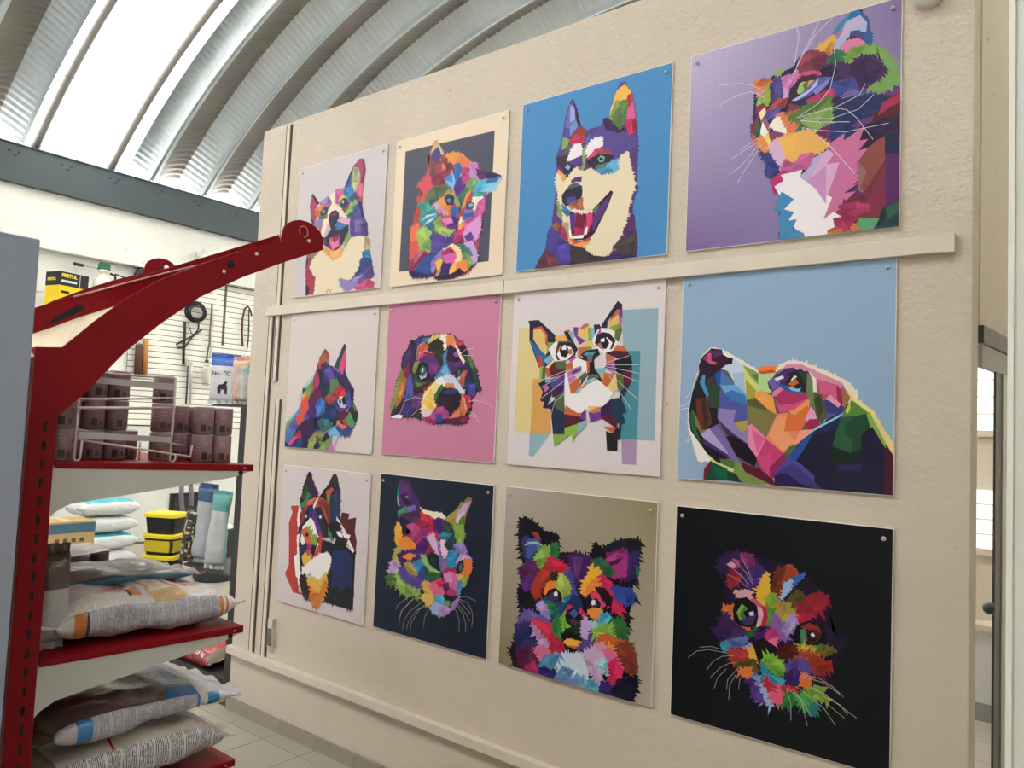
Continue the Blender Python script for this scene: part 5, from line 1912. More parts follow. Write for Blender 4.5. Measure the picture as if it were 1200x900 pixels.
def jag(pts, lev, rnd):
    if lev <= 0:
        return pts
    amp, pitch = {1: (9, 14), 2: (17, 17), 3: (30, 22)}[lev]
    n = len(pts)
    area = sum(pts[i][0] * pts[(i + 1) % n][1] - pts[(i + 1) % n][0] * pts[i][1] for i in range(n))
    sg = 1 if area > 0 else -1
    out = []
    for i in range(n):
        a, b = pts[i], pts[(i + 1) % n]
        dx, dy = b[0] - a[0], b[1] - a[1]
        L = math.hypot(dx, dy)
        if L < 1e-6:
            continue
        tx, ty = dx / L, dy / L
        nx, ny = ty * sg, -tx * sg
        pos = 0.0
        while pos < L - 1e-6:
            step = min(pitch * (0.55 + 0.8 * rnd.random()), L - pos)
            out.append((a[0] + tx * pos, a[1] + ty * pos))
            if step > pitch * 0.35:
                m = pos + step * (0.35 + 0.3 * rnd.random())
                h = amp * (0.3 + 1.25 * rnd.random() ** 2)
                sl = (rnd.random() - 0.5) * 0.5 * h
                # hair lies downwards
                out.append((a[0] + tx * (m + sl) + nx * h, a[1] + ty * (m + sl) + ny * h - 0.3 * h))
            pos += step
    return out


def grow(pts, d):
    n = len(pts)
    area = sum(pts[i][0] * pts[(i + 1) % n][1] - pts[(i + 1) % n][0] * pts[i][1] for i in range(n))
    sg = 1 if area > 0 else -1
    out = []
    for i in range(n):
        a, b, c = pts[i - 1], pts[i], pts[(i + 1) % n]
        e1 = Vector((b[0] - a[0], b[1] - a[1]))
        e2 = Vector((c[0] - b[0], c[1] - b[1]))
        if e1.length < 1e-6 or e2.length < 1e-6:
            out.append(b)
            continue
        e1.normalize()
        e2.normalize()
        nn = Vector((e1.y + e2.y, -e1.x - e2.x)) * sg
        if nn.length < 0.3:
            out.append(b)
            continue
        nn.normalize()
        out.append((b[0] + nn.x * d, b[1] + nn.y * d))
    return out


def make_picture(key):
    x0, z0 = POS[key]
    bg, items = ART[key]
    rnd = random.Random(key)
    root = MB().box((0, -PT - 0.002, 0), (PW, -0.002, PH)).build('art_print', M_BOARD, loc=(x0, 0, z0), bevel=0.001)
    tag(root, LABEL[key], 'picture', 'animal prints on the cream wall')
    pm = MB()
    y = -PT - 0.0023

    def P(u, v, yy):
        return (min(max(u, 3), 997) / 1000 * PW, yy, min(max(v, 3), 997) / 1000 * PH)
    if key in GRAD:             # printed colour gradients; the calico's pale upper left also paints in glare
        bl, br, tr, tl = [Vector(pcol(c)) for c in GRAD[key]]
        n = 24
        for i in range(n):
            for j in range(n):
                a, b = (i + 0.5) / n, (j + 0.5) / n
                c = (bl * (1 - a) + br * a) * (1 - b) + (tl * (1 - a) + tr * a) * b
                pm.add([P(1000 * i / n, 1000 * j / n, y), P(1000 * (i + 1) / n, 1000 * j / n, y), P(1000 * (i + 1) / n, 1000 * (j + 1) / n, y), P(1000 * i / n, 1000 * (j + 1) / n, y)], [(0, 1, 2, 3)], tuple(c))
    else:
        pm.add([P(0, 0, y), P(1000, 0, y), P(1000, 1000, y), P(0, 1000, y)], [(0, 1, 2, 3)], pcol(bg))
    step = 0.00002
    for gi, (h, lev, fl) in enumerate(items):
        y -= step
        pts = list(zip(fl[0::2], fl[1::2]))
        c = pcol(h)
        if lev < 0:
            wd = 2.2
            for i in range(len(pts) - 1):
                (ax, ay), (bx, by) = pts[i], pts[i + 1]
                L = math.hypot(bx - ax, by - ay) or 1
                nx, ny = -(by - ay) / L * wd / 2, (bx - ax) / L * wd / 2
                pm.add([P(ax - nx, ay - ny, y), P(bx - nx, by - ny, y), P(bx + nx, by + ny, y), P(ax + nx, ay + ny, y)], [(0, 1, 2, 3)], c)
            continue
        q = jag(grow(pts, 4 if gi > 3 else 0), lev, rnd)
        n = len(q)
        area = sum(q[i][0] * q[(i + 1) % n][1] - q[(i + 1) % n][0] * q[i][1] for i in range(n))
        if area < 0:
            q = q[::-1]
        pm.add([P(a, b, y) for a, b in q], [list(range(len(q)))], c)
        # tonal wedges inside a colour patch, as such facet prints have
        ar = abs(sum(pts[i][0] * pts[(i + 1) % len(pts)][1] - pts[(i + 1) % len(pts)][0] * pts[i][1] for i in range(len(pts)))) / 2
        if gi > 3 and lev >= 1 and 900 < ar < 30000 and len(pts) <= 9 and max(c) < 0.62:
            cx = sum(p[0] for p in pts) / len(pts)
            cy = sum(p[1] for p in pts) / len(pts)
            for f in (0.66, 1.32, 0.8):
                i0 = rnd.randrange(len(pts))
                p0, p1 = pts[i0], pts[(i0 + 1) % len(pts)]
                tri = [(cx + (p[0] - cx) * 0.94, cy + (p[1] - cy) * 0.94) for p in (p0, p1)] + [(cx + (rnd.random() - 0.5) * 12, cy + (rnd.random() - 0.5) * 12)]
                sg = (tri[1][0] - tri[0][0]) * (tri[2][1] - tri[0][1]) - (tri[2][0] - tri[0][0]) * (tri[1][1] - tri[0][1])
                if sg < 0:
                    tri = tri[::-1]
                tri = jag(tri, 1, rnd) if lev >= 2 else tri
                y -= step
                pm.add([P(a, b, y) for a, b in tri], [list(range(len(tri)))], [min(0.95, v * f) for v in c])
    pm.build('printed_face', M_PRINT, root)
    scr = MB().lathe([(0.0, -0.004), (0.005, -0.003), (0.006, 0.0)], ax='y', n=10)
    for sx in (0.022, PW - 0.022):
        scr.build('screw', M_BOLT, root, loc=(sx, y - 0.0002, PH - 0.028))
    return root


for key in POS:
    make_picture(key)

# dome camera at the top of the wall
cp = at(1086, 0, y=-0.03)
dc = empty('security_camera', (cp.x, 0, cp.z + 0.03))
tag(dc, 'small white dome camera high on the picture wall', 'camera')
MB().lathe([(0.04, 0.0), (0.04, -0.03), (0.03, -0.045), (0.0, -0.05)][::-1], ax='y', n=20).build('dome_body', mat('white_plastic', 'E6E4DE', 0.4), dc)
MB().lathe([(0.0, -0.06), (0.012, -0.057), (0.018, -0.046)], ax='y', n=14).build('lens', M_BLACK, dc)

# ================================================================ red shelving unit
UX0, UX1 = 0.22, 1.2
unit = empty('shelving_unit', (1.2, -1.48, 0))
tag(unit, 'red metal shelving unit with pale brackets, curved canopy arms and sacks on its shelves', 'shelving')


def upart(mb, name, m, parent=unit, bevel=0.0):
    o = mb.build(name, m, bevel=bevel)
    o.parent = parent
    o.matrix_parent_inverse = wmat(parent).inverted()
    return o


slot_me = MB().box((0, -0.0035, -0.010), (0.0016, 0.0035, 0.010)).mesh('slot', M_REDDARK)
slot_me2 = MB().box((-0.003, -0.0016, -0.010), (0.003, 0, 0.010)).mesh('slot', M_REDDARK)
for px in (UX1, UX0):
    post = upart(MB().box((px - 0.032, -1.506, 0), (px, -1.450, 1.545)), 'post', M_RED, bevel=0.002)
    if px == UX1:
        for i in range(30):
            o = bpy.data.objects.new('slot', slot_me)
            o.location = (px - 0.0008, -1.474, 1.495 - i * 0.040)
            COL.objects.link(o)
            o.parent = post
            o.matrix_parent_inverse = wmat(post).inverted()
            o = bpy.data.objects.new('slot', slot_me2)
            o.location = (px - 0.016, -1.5052, 1.495 - i * 0.040)
            COL.objects.link(o)
            o.parent = post
            o.matrix_parent_inverse = wmat(post).inverted()
upart(MB().box((UX0, -1.490, 0.05), (UX1 - 0.033, -1.480, 1.52)), 'back_panel', M_CREAM)
upart(MB().box((UX0, -1.50, 0.0), (UX1, -0.97, 0.10)), 'base_plinth', M_RED)

BR = [(-1.452, -0.008), (-0.962, -0.022), (-0.966, -0.031), (-1.024, -0.046), (-1.184, -0.066), (-1.334, -0.084), (-1.411, -0.093), (-1.440, -0.108), (-1.452, -0.120)]
SHELF_Z = (1.299, 0.873, 0.527)


def shelf_z(zs, y):
    return zs - 0.012 * (y + 1.45) / 0.49


for zs in SHELF_Z:
    drop = 0.012
    sh = MB().add([(UX0, -1.45, zs - 0.014), (UX1 + 0.002, -1.45, zs - 0.014), (UX1 + 0.002, -0.958, zs - drop - 0.018), (UX0, -0.958, zs - drop - 0.018),
                   (UX0, -1.45, zs), (UX1 + 0.002, -1.45, zs), (UX1 + 0.002, -0.958, zs - drop), (UX0, -0.958, zs - drop)],
                  [(3, 2, 1, 0), (4, 5, 6, 7), (0, 1, 5, 4), (1, 2, 6, 5), (2, 3, 7, 6), (3, 0, 4, 7)])
    so = upart(sh, 'shelf', M_RED, bevel=0.0015)
    for bx in (UX1, UX0 + 0.004):
        b = upart(MB().prism([(y, zs + dz) for y, dz in BR], 0, bx - 0.004, bx), 'bracket', M_GREYPAINT)
        if bx == UX1:
            hole = MB().lathe([(0.007, 0.0), (0.007, 0.0012)], (bx - 0.0002, -0.995, zs - 0.033), 12, ax='x', smooth=False)
            upart(hole, 'hole', M_REDDARK, b)
            upart(MB().lathe([(0.003, 0.0), (0.002, 0.0018)], (bx + 0.001, -0.985, zs - 0.021), 8, ax='x'), 'rivet', M_BOLT, so)

ARM = [(-1.449, 1.401), (-1.398, 1.454), (-1.317, 1.555), (-1.241, 1.629), (-1.144, 1.711), (-1.029, 1.783), (-0.900, 1.851), (-0.774, 1.911), (-0.776, 1.944),
       (-0.785, 1.960), (-0.802, 1.972), (-0.820, 1.979), (-0.837, 1.981), (-0.860, 1.980), (-0.880, 1.973), (-0.898, 1.962), (-0.911, 1.946), (-0.920, 1.904),
       (-1.034, 1.855), (-1.150, 1.794), (-1.249, 1.736), (-1.326, 1.678), (-1.391, 1.616), (-1.453, 1.550), (-1.506, 1.545), (-1.506, 1.401)]
arm = upart(MB().prism(ARM, 0, UX1, UX1 + 0.003), 'canopy_arm', M_RED)
XI = UX1 - 0.09
IN_TOP = [(36, 362), (100, 343), (180, 319), (327, 275)]
IN_LOW = [(330, 287), (230, 325), (150, 354), (95, 371), (36, 392)]
upart(MB().prism([tuple(at(u, v, x=XI).yz) for u, v in IN_TOP + IN_LOW], 0, XI - 0.003, XI), 'inner_plate', M_RED, arm)
hp = [at(u, v, x=XI + 0.0005) for u, v in ((50, 383), (70, 368), (90, 358), (97, 357), (100, 361), (92, 366), (70, 376))]
upart(MB().prism([tuple(p.yz) for p in hp], 0, XI, XI + 0.001), 'slot', M_REDDARK, arm)
ed = [at(u, v, x=XI + 0.002) for u, v in ((86, 348), (150, 331), (230, 311))]
upart(MB().tube(ed, 0.0022, 6), 'edge_highlight', mat('red_edge_highlight', 'C89A8C', 0.5), arm)  # pale line painting the highlight along the plate edge
fl = MB()
lo = [at(u, v, x=XI) for u, v in ((30, 394), (60, 384), (95, 371), (150, 354), (230, 325), (325, 287))]
hi = [at(u, v, x=UX1) for u, v in ((36, 418), (73, 407), (110, 377), (147, 350), (233, 310), (327, 284))]
for k in range(3):
    fl.add([hi[k], hi[k + 1], lo[k + 1], lo[k]], [(0, 1, 2, 3)])
so = upart(fl, 'canopy_sheet', M_CREAM)
sol = so.modifiers.new('thick', 'SOLIDIFY')
sol.thickness = 0.002
fl = MB()
for k in (3, 4):
    fl.add([hi[k], hi[k + 1], lo[k + 1], lo[k]], [(0, 1, 2, 3)])
upart(fl, 'arm_flange', M_RED, arm)
upart(MB().lathe([(0.011, 0), (0.011, 0.0015)], (UX1 + 0.0022, -1.064, 1.811), 16, ax='x', smooth=False), 'hole', M_REDDARK, arm)
for (y, z) in ((-1.083, 1.788), (-0.991, 1.854), (-0.826, 1.926)):
    upart(MB().lathe([(0.0055, 0.0), (0.005, 0.003), (0.0, 0.004)], (UX1 + 0.003, y, z), 10, ax='x'), 'bolt', M_BOLT, arm)
ring = [(UX1 + 0.0035, -0.845 + 0.015 * math.cos(a * 0.35), 1.949 + 0.016 * math.sin(a * 0.35)) for a in range(-4, 12)]
upart(MB().tube(ring, 0.0012, 6), 'scratch_ring', mat('pink_scratch', 'C88A80', 0.5), arm)
# second unit further along: only its canopy arm shows above the first
unit2 = empty('shelving_unit', (-0.10, -1.23, 0))
tag(unit2, 'second red shelving post with a curved canopy arm showing behind the first arm', 'shelving')
dy = 0.25
for xx in (-0.10,):
    upart(MB().prism([(y + dy, z + 0.077) for y, z in ARM], 0, xx, xx + 0.004), 'canopy_arm', M_RED, unit2)
    upart(MB().box((xx - 0.03, -1.506 + dy, 0), (xx, -1.450 + dy, 1.622)), 'post', M_RED, unit2, bevel=0.002)
    upart(MB().lathe([(0.011, 0), (0.010, 0.004), (0, 0.005)], (xx + 0.004, -0.825 + dy, 2.022), 12, ax='x'), 'bolt', M_INKWHITE, unit2)
upart(MB().box((-0.5, -1.51 + dy, 0), (-0.02, -1.40 + dy, 0.06)), 'foot', M_RED, unit2)

# grey cabinet side at the very edge
cab = MB().box((0.9, -2.6, 0), (1.5, -1.617, 1.717)).build('tall_cabinet', M_CABINET, bevel=0.003)
tag(cab, 'tall plain grey-blue cabinet standing beside the red shelving post', 'cabinet')
MB().box((1.5, -2.58, 0.02), (1.502, -1.63, 0.09)).build('kick_plate', M_DARKALU, cab)


# ================================================================ sacks
def sack(name, L, W, T, colf, seed, loc, rot, label, cat='sack', group=None, mats=None, fin=0.035, box=3.0, wr=0.012, finc=None, nu=64, nv=44, sag=0.0, flat=5.0):
    """pillow sack: length L along its x, width W along y, thickness T along z; colf(u, side, t) -> hex or (hex, slot)"""
    mb = MB()
    vs = []
    cs = []
    off = Vector((seed * 3.1, seed * 1.7, seed * 2.3))
    for i in range(nu + 1):
        u = -1 + 2 * i / nu
        e = max(0.0, 1 - abs(u) ** flat) ** 0.5
        hz = max(0.035, e) * T / 2
        hy = W / 2 * (0.93 + 0.07 * abs(u) ** 3)
        for j in range(nv):
            a = 2 * math.pi * (j + 0.5) / nv
            c, s = math.cos(a), math.sin(a)
            yy = math.copysign(abs(c) ** (2 / box), c) * hy
            zz = math.copysign(abs(s) ** (2 / box), s) * hz
            p = Vector((u * L / 2, yy, zz))
            d = noise.fractal((p + off) * 7.0, 0.9, 2.1, 4) * wr + noise.noise((p + off) * 3.0) * wr * 0.9
            ridge = abs(noise.noise(Vector((p.x * 9, p.y * 22, p.z * 9)) + off)) * wr * 0.8
            nrm = Vector((0, yy / hy, zz / hz if hz else 0))
            p += nrm.normalized() * (d - ridge) * (0.3 + 0.7 * e)
            p.z += T / 2 - sag * (u * u)
            p.z = max(p.z, 0.001) if sag == 0 else p.z
            vs.append(p)
    fs, fc, fm = [], [], []
    for i in range(nu):
        u = -1 + 2 * (i + 0.5) / nu
        for j in range(nv):
            a = 2 * math.pi * (j + 1.0) / nv
            t = math.cos(a)
            s = math.sin(a)
            sd = 'front' if s > 0.42 else ('back' if s < -0.42 else ('left' if t > 0 else 'right'))
            r = colf(u, sd, t)
            slot = 0
            if isinstance(r, tuple):
                r, slot = r
            fs.append((i * nv + j, (i + 1) * nv + j, (i + 1) * nv + (j + 1) % nv, i * nv + (j + 1) % nv))
            fc.append(lin(r))
            fm.append(slot)
    mb.v = [tuple(p) for p in vs]
    mb.f, mb.c, mb.m, mb.s = [list(f[::-1]) for f in fs], fc, fm, [True] * len(fs)
    for i in (0, nu):
        ring = [i * nv + j for j in range(nv)]
        mb.f.append(ring if i else ring[::-1])
        mb.c.append(fc[0])
        mb.m.append(0)
        mb.s.append(False)
    o = mb.build(name, mats or [M_SACK, M_FINE_A, M_FINE_B])
    o.location = loc
    o.rotation_euler = rot
    tag(o, label, cat, group)
    # sealed end strips
    for sgn in (-1, 1):
        fmb = MB()
        n = 16
        a1, b1 = [], []
        for j in range(n + 1):
            yy = (-0.5 + j / n) * W * 0.98
            wob = math.sin(j * 1.3 + seed) * 0.006 + noise.noise(Vector((j * 0.37, seed, sgn))) * 0.012
            a1.append((sgn * L / 2 * 0.985, yy, T / 2 - sag))
            b1.append((sgn * (L / 2 + fin), yy, T / 2 - sag + wob))
        for off2 in (0.0015, -0.0015):
            fmb.add([(p[0], p[1], p[2] + off2) for p in a1] + [(p[0], p[1], p[2] + off2) for p in b1],
                    [((k, k + 1, n + 2 + k, n + 1 + k) if off2 > 0 else (k, n + 1 + k, n + 2 + k, k + 1)) for k in range(n)], lin(finc or colf(sgn * 0.98, 'front', 0.0) if not isinstance(colf(sgn * 0.98, 'front', 0.0), tuple) else finc or 'B0B0B0'), 0, True)
        fmb.build('seam', [M_SACK], o)
    return o


R90 = math.pi / 2
GS = 'pet food sacks on the red shelves'
zs2 = SHELF_Z[1]
zs3 = SHELF_Z[2]


def col_orange(u, sd, t):
    if sd == 'front':
        if 0.05 < u < 0.45 and t < 0.5:
            return 'C8A25C' if abs(u - 0.25) > 0.13 or abs(t) > 0.35 else 'E8DCC0'
        if -0.2 < u < -0.02 and abs(t) < 0.6:
            return 'C8702C' if -0.16 < u else '303838'
        if 0.5 < u < 0.7 and abs(t) < 0.4:
            return 'E07838'
        return 'D5CEC8'
    if sd in ('left', 'right'):
        if u < -0.82 or u > 0.93:
            return 'B8B8B4'
        if u < -0.70:
            return 'B87030'
        if u < -0.66:
            return '2A3434'
        if u > 0.80:
            return 'C87830' if int(u * 40) % 2 else 'D8D0C8'
        return ('A8A8B0', 1)
    return 'C8C4C0'


sk = sack('food_sack', 0.44, 0.30, 0.105, col_orange, 1, (1.035, -1.195, zs2 - 0.004), (0, math.radians(1.5), R90),
          'white and orange food sack lying on the middle red shelf', 'sack', GS, wr=0.014)


def col_teal(u, sd, t):
    if sd == 'front':
        return '9AA6A8' if (abs(u) < 0.3 and abs(t) < 0.5) else '8E7E78'
    if sd in ('left', 'right'):
        return '2F6478'
    return '2F6478'


sack('food_sack', 0.40, 0.26, 0.05, col_teal, 2, (0.90, -1.205, zs2 + 0.078), (math.radians(-2), math.radians(1.5), R90),
     'shiny mauve food sack with teal sides, lying flat behind the orange sack', 'sack', GS, wr=0.012)


def col_grey(u, sd, t):
    if sd == 'front':
        return ('B0B0B0', 2) if u < 0.25 else '4A4238'
    if u > 0.25:
        return '4A4238'
    return 'A8A8A6'


sack('food_sack', 0.20, 0.075, 0.10, col_grey, 3, (1.165, -1.408, zs2 + 0.115), (0, -R90, 0),
     'upright grey printed sack standing against the red post', 'sack', GS, fin=0.02, wr=0.006)


def col_blue(u, sd, t):
    if sd == 'front':
        if u > 0.62:
            return 'C6C8CC'
        if u > 0.36 + 0.15 * t:
            return '1F6AA0'
        return '5C4542' if t < 0.75 else '6A5450'
    if sd in ('left', 'right'):
        if u > 0.85:
            return 'C4C6CA'
        if u > 0.72:
            return '2A78B0'
        if u > 0.64:
            return 'C8C8C4'
        if u > 0.60:
            return '2A78B0'
        if u < -0.78:
            return 'A8A8A8'
        if u < -0.64:
            return '2A78B0'
        return ('A0A0A6', 1)
    return 'B0B0B0'


def col_lower(u, sd, t):
    if sd == 'front':
        return 'B02030' if -0.27 < u < -0.24 else ('BDB4AA' if u > -0.85 else '8A7458')
    if sd in ('left', 'right'):
        return ('C0C0C0', 2)
    return 'B8B0A8'


sack('food_sack', 0.43, 0.34, 0.115, col_lower, 5, (1.02, -1.205, zs3 - 0.002), (0, math.radians(1.5), R90),
     'pale sack covered in black small print lying on the lowest visible shelf', 'sack', GS, wr=0.014)
sack('food_sack', 0.44, 0.32, 0.085, col_blue, 4, (1.03, -1.185, zs3 + 0.113), (0, math.radians(1.5), R90),
     'brown and blue food sack lying on top of another sack, low shelf', 'sack', GS, wr=0.011)

# shrink-wrapped tray of cans further in on the middle shelf
tray = empty('can_tray', (0.52, -1.2, shelf_z(zs2, -1.2)))
tag(tray, 'low pinkish carton tray of cans under clear film on the middle shelf', 'carton')
ta, tb = (-0.10, -0.235, 0.0), (0.10, 0.17, 0.085)
MB().box(ta, tb, lin('8A7272')).build('carton', M_CARD, tray, bevel=0.002)
for i in range(5):
    MB().lathe([(0.027, 0), (0.027, 0.03), (0.024, 0.032)], (0.07, -0.20 + i * 0.083, 0.085), 16, lin('6B5A5C'), cols=[lin('6B5A5C'), lin('9A9A98')]).build('can_top', M_COLOR, tray)
fm = MB()
vsf, fsf = [], []
for i in range(11):
    for j in range(11):
        vsf.append((ta[0] + (tb[0] - ta[0]) * i / 10, ta[1] + (tb[1] - ta[1]) * j / 10, 0.119 + 0.004 * math.sin(i * 2.1 + j * 1.3)))
for i in range(10):
    for j in range(10):
        fsf.append((i * 11 + j, (i + 1) * 11 + j, (i + 1) * 11 + j + 1, i * 11 + j + 1))
fm.add(vsf, fsf, lin('C8BEB8'), 0, True).build('film', M_SACK, tray)

# cans stacked on the top shelf
zs1 = SHELF_Z[0]
CR, CH = 0.0262, 0.0735
can_m = MB().lathe([(0.0235, 0), (CR, 0.003), (CR, CH - 0.004), (0.0235, CH - 0.001), (0.0225, CH - 0.003), (0.0, CH - 0.003)], n=22,
                   cols=[lin('8A8684'), lin('84696E'), lin('8A8684'), lin('8A8684'), lin('A8A4A0')])
can_me = can_m.mesh('can_body', M_COLOR)
lab_m = MB()
for (a0, a1, z0, z1, c) in ((-0.25, 0.25, 0.008, 0.026, '2E2428'), (0.45, 0.8, 0.010, 0.022, '4A3A40'), (-0.9, -0.5, 0.03, 0.033, 'A08A8C'), (-0.9, -0.45, 0.038, 0.040, 'A08A8C'),
                            (-0.3, 0.3, 0.05, 0.053, 'A08A8C'), (-0.25, 0.35, 0.043, 0.045, 'A08A8C')):
    n = 6
    vs_, fs_ = [], []
    for k in range(n + 1):
        a = a0 + (a1 - a0) * k / n
        for z in (z0, z1):
            vs_.append(((CR + 0.0004) * math.cos(a), (CR + 0.0004) * math.sin(a), z))
    for k in range(n):
        fs_.append((2 * k, 2 * k + 2, 2 * k + 3, 2 * k + 1))
    lab_m.add(vs_, fs_, lin(c), 0, True)
lab_me = lab_m.mesh('can_label', M_COLOR)
GC = 'small food cans stacked on the top red shelf'
TIER = ('bottom', 'second', 'uppermost')
STACKS = ((1.125, (-1.012, -1.066), 2, 'pair of columns at the red shelf end'),
          (1.02, (-1.022, -1.078), 2, 'columns behind the shelf-end pair'),
          (1.06, (-1.146,), 3, 'tall single column behind the rack upright'),
          (0.99, (-1.20,), 1, 'lone column between the tall stacks'),
          (1.06, (-1.262, -1.318, -1.374), 3, 'front row of the three-high block'),
          (0.96, (-1.235, -1.30, -1.36), 3, 'back row of the three-high block'),
          (1.15, (-1.422,), 2, 'column touching the red post'))
for xr, ys, tiers, where in STACKS:
    for y in ys:
        for t in range(tiers):
            z = shelf_z(zs1, y) + 0.0005 + t * (CH + 0.0002)
            o = bpy.data.objects.new('food_can', can_me)
            o.location = (xr, y, z)
            o.rotation_euler = (0, 0, math.radians(-18) + random.uniform(-0.25, 0.25))
            COL.objects.link(o)
            tag(o, 'small mauve food can, %s layer, %s' % (TIER[t], where), 'can', GC)
            lb = bpy.data.objects.new('can_label', lab_me)
            lb.parent = o
            COL.objects.link(lb)

# empty wire rack standing in front of the cans
rack = empty('wire_rack', (1.17, -1.25, zs1))
tag(rack, 'empty wire display rack with flat cross bars on the top red shelf', 'rack')


def rk(pts, name='wire', r=0.0028):
    P3 = [at(60 + a / 5, 420 + b / 5, x=xx) for a, b, xx in pts]
    return upart(MB().tube(P3, r, 8), name, M_WIRE, rack)


XN, XB = 1.185, 1.10
rk([(165, 205, XN), (135, 560, XN), (130, 585, XN), (140, 598, XN), (158, 597, XN), (168, 585, XN), (180, 480, XN)], 'upright')
rk([(730, 115, XN), (718, 330, XN), (695, 570, XN), (692, 595, XN), (705, 608, XN), (720, 603, XN), (727, 585, XN), (725, 560, XN)], 'upright')
rk([(165, 205, XN), (235, 95, XN), (300, 85, XN), (730, 118, XN)], 'top_wire')
rk([(165, 240, XN), (720, 232, XN)])
rk([(95, 290, XN - 0.02), (165, 290, XN), (720, 292, XN)], r=0.0034)
rk([(95, 290, XN - 0.02), (88, 395, XN - 0.02), (105, 412, XN - 0.02), (330, 440, XB)])
rk([(40, 460, XN - 0.02), (450, 520, XN), (815, 578, XN), (825, 510, XN)])
rk([(690, 495, XN), (780, 513, XB)])
rk([(520, 490, XB), (515, 595, XB)])
for (a, b, c, d) in (((160, 428), (700, 462), (698, 492), (155, 470)), ((235, 105), (725, 150), (722, 188), (215, 140))):
    q = [at(60 + p[0] / 5, 420 + p[1] / 5, x=XN + 0.004) for p in (a, b, c, d)]
    q2 = [p + Vector((-0.002, 0, 0)) for p in q]
    upart(MB().add(q + q2, [(0, 1, 2, 3), (7, 6, 5, 4), (0, 4, 5, 1), (1, 5, 6, 2), (2, 6, 7, 3), (3, 7, 4, 0)]), 'flat_bar', mat('flat_bar_grey', 'A9A2A0', 0.45, metal=0.2), rack)

# ================================================================ back of the shop
# buckets
def bucket(z, handle_label, full, yaw):
    r = empty('bucket', (-3.45, 1.285, z), yaw)
    tag(r, full, 'bucket', 'stacked yellow-lidded buckets')
    W2, D2, H = 0.145, 0.11, 0.155
    mb = MB()
    def rr(wd, dp, zz, c=0.03):
        return [(wd - c, -dp, zz), (wd, -dp + c, zz), (wd, dp - c, zz), (wd - c, dp, zz), (-wd + c, dp, zz), (-wd, dp - c, zz), (-wd, -dp + c, zz), (-wd + c, -dp, zz)]
    rings = [rr(W2 * .88, D2 * .88, 0.0), rr(W2, D2, H)]
    vs = rings[0] + rings[1]
    fs = [[7, 6, 5, 4, 3, 2, 1, 0], list(range(8, 16))] + [(i, (i + 1) % 8, 8 + (i + 1) % 8, 8 + i) for i in range(8)]
    mb.add(vs, fs).build('bucket_body', M_BLACK, r, bevel=0.004)
    lm = MB()
    vs = rr(W2 * 1.06, D2 * 1.07, H - 0.012) + rr(W2 * 1.06, D2 * 1.07, H + 0.018) + rr(W2 * 0.98, D2 * 0.97, H + 0.025)
    fs = [[7, 6, 5, 4, 3, 2, 1, 0], list(range(16, 24))]
    for b_ in (0, 8):
        fs += [(b_ + i, b_ + (i + 1) % 8, b_ + 8 + (i + 1) % 8, b_ + 8 + i) for i in range(8)]
    lm.add(vs, fs).build('lid', mat('yellow_plastic', 'E2CC1E', 0.4), r, bevel=0.003)
    MB().tube([(W2 * 1.02, -D2 * 0.9, H - 0.03), (W2 * 1.06, -D2 * 1.1, H - 0.07), (W2 * 1.06, -D2 * 1.05, H - 0.10)], 0.004, 6).build('handle', M_BLACK, r)
    if handle_label:
        MB().box((-W2 * 0.8, -D2 - 0.004, 0.03), (W2 * 0.8, -D2 + 0.012, 0.125)).build('label', mat('label_yellow', 'C2AE1C', 0.5), r)
        MB().box((W2 - 0.014, -D2 * 0.85, 0.03), (W2 + 0.003, D2 * 0.85, 0.125)).build('label', mat('label_yellow'), r)
    return r


bucket(0.0, False, 'black bucket with a yellow lid at the bottom of the stack', R90 * 0.32)
bucket(0.18, True, 'black bucket with a yellow label in the middle of the stack', R90 * 0.32)
bucket(0.36, False, 'black bucket with a yellow lid at the top of the stack', R90 * 0.32)

# dark waste bin
bn = empty('waste_bin', (-3.0, 1.50, 0))
tag(bn, 'dark grey plastic bin with an open pale top beside the buckets', 'bin')
MB().lathe([(0.15, 0), (0.165, 0.02), (0.185, 0.42), (0.20, 0.425), (0.20, 0.45), (0.18, 0.45), (0.17, 0.40), (0.0, 0.40)], n=24).build('bin_body', mat('dark_grey_plastic', '34383E', 0.5), bn)
MB().lathe([(0.0, 0.402), (0.165, 0.402), (0.15, 0.455), (0.08, 0.48), (0.0, 0.485)], n=20).build('bag_liner', mat('pale_liner', 'D0D0CC', 0.6), bn)

# white sacks stacked on the floor
def col_white(u, sd, t):
    return 'DADDDC'


def col_turq(u, sd, t):
    return '3FB4C4' if (sd == 'front' and abs(u) < 0.78 and abs(t) < 0.85) else 'DADDDC'


sx_, sy_ = -4.15, 1.05
GW = 'white sacks stacked by the far wall'
zz = 0.0
for i, (lab, cf) in enumerate((('white sack lying at the bottom of the pile by the far wall', col_white), ('white sack with a teal band, third from the top of the pile', col_turq),
                               ('plain white sack in the upper middle of the pile', col_white), ('white sack with a turquoise face on top of the pile', col_turq))):
    sack('white_sack', 0.52, 0.36, 0.152, cf, 10 + i, (sx_ + 0.01 * (i % 2), sy_, zz), (math.radians(-1.5 * (i % 2)), 0, R90 * 1.02), lab, 'sack', GW, fin=0.02, wr=0.006, nu=30, nv=28)
    zz += 0.152

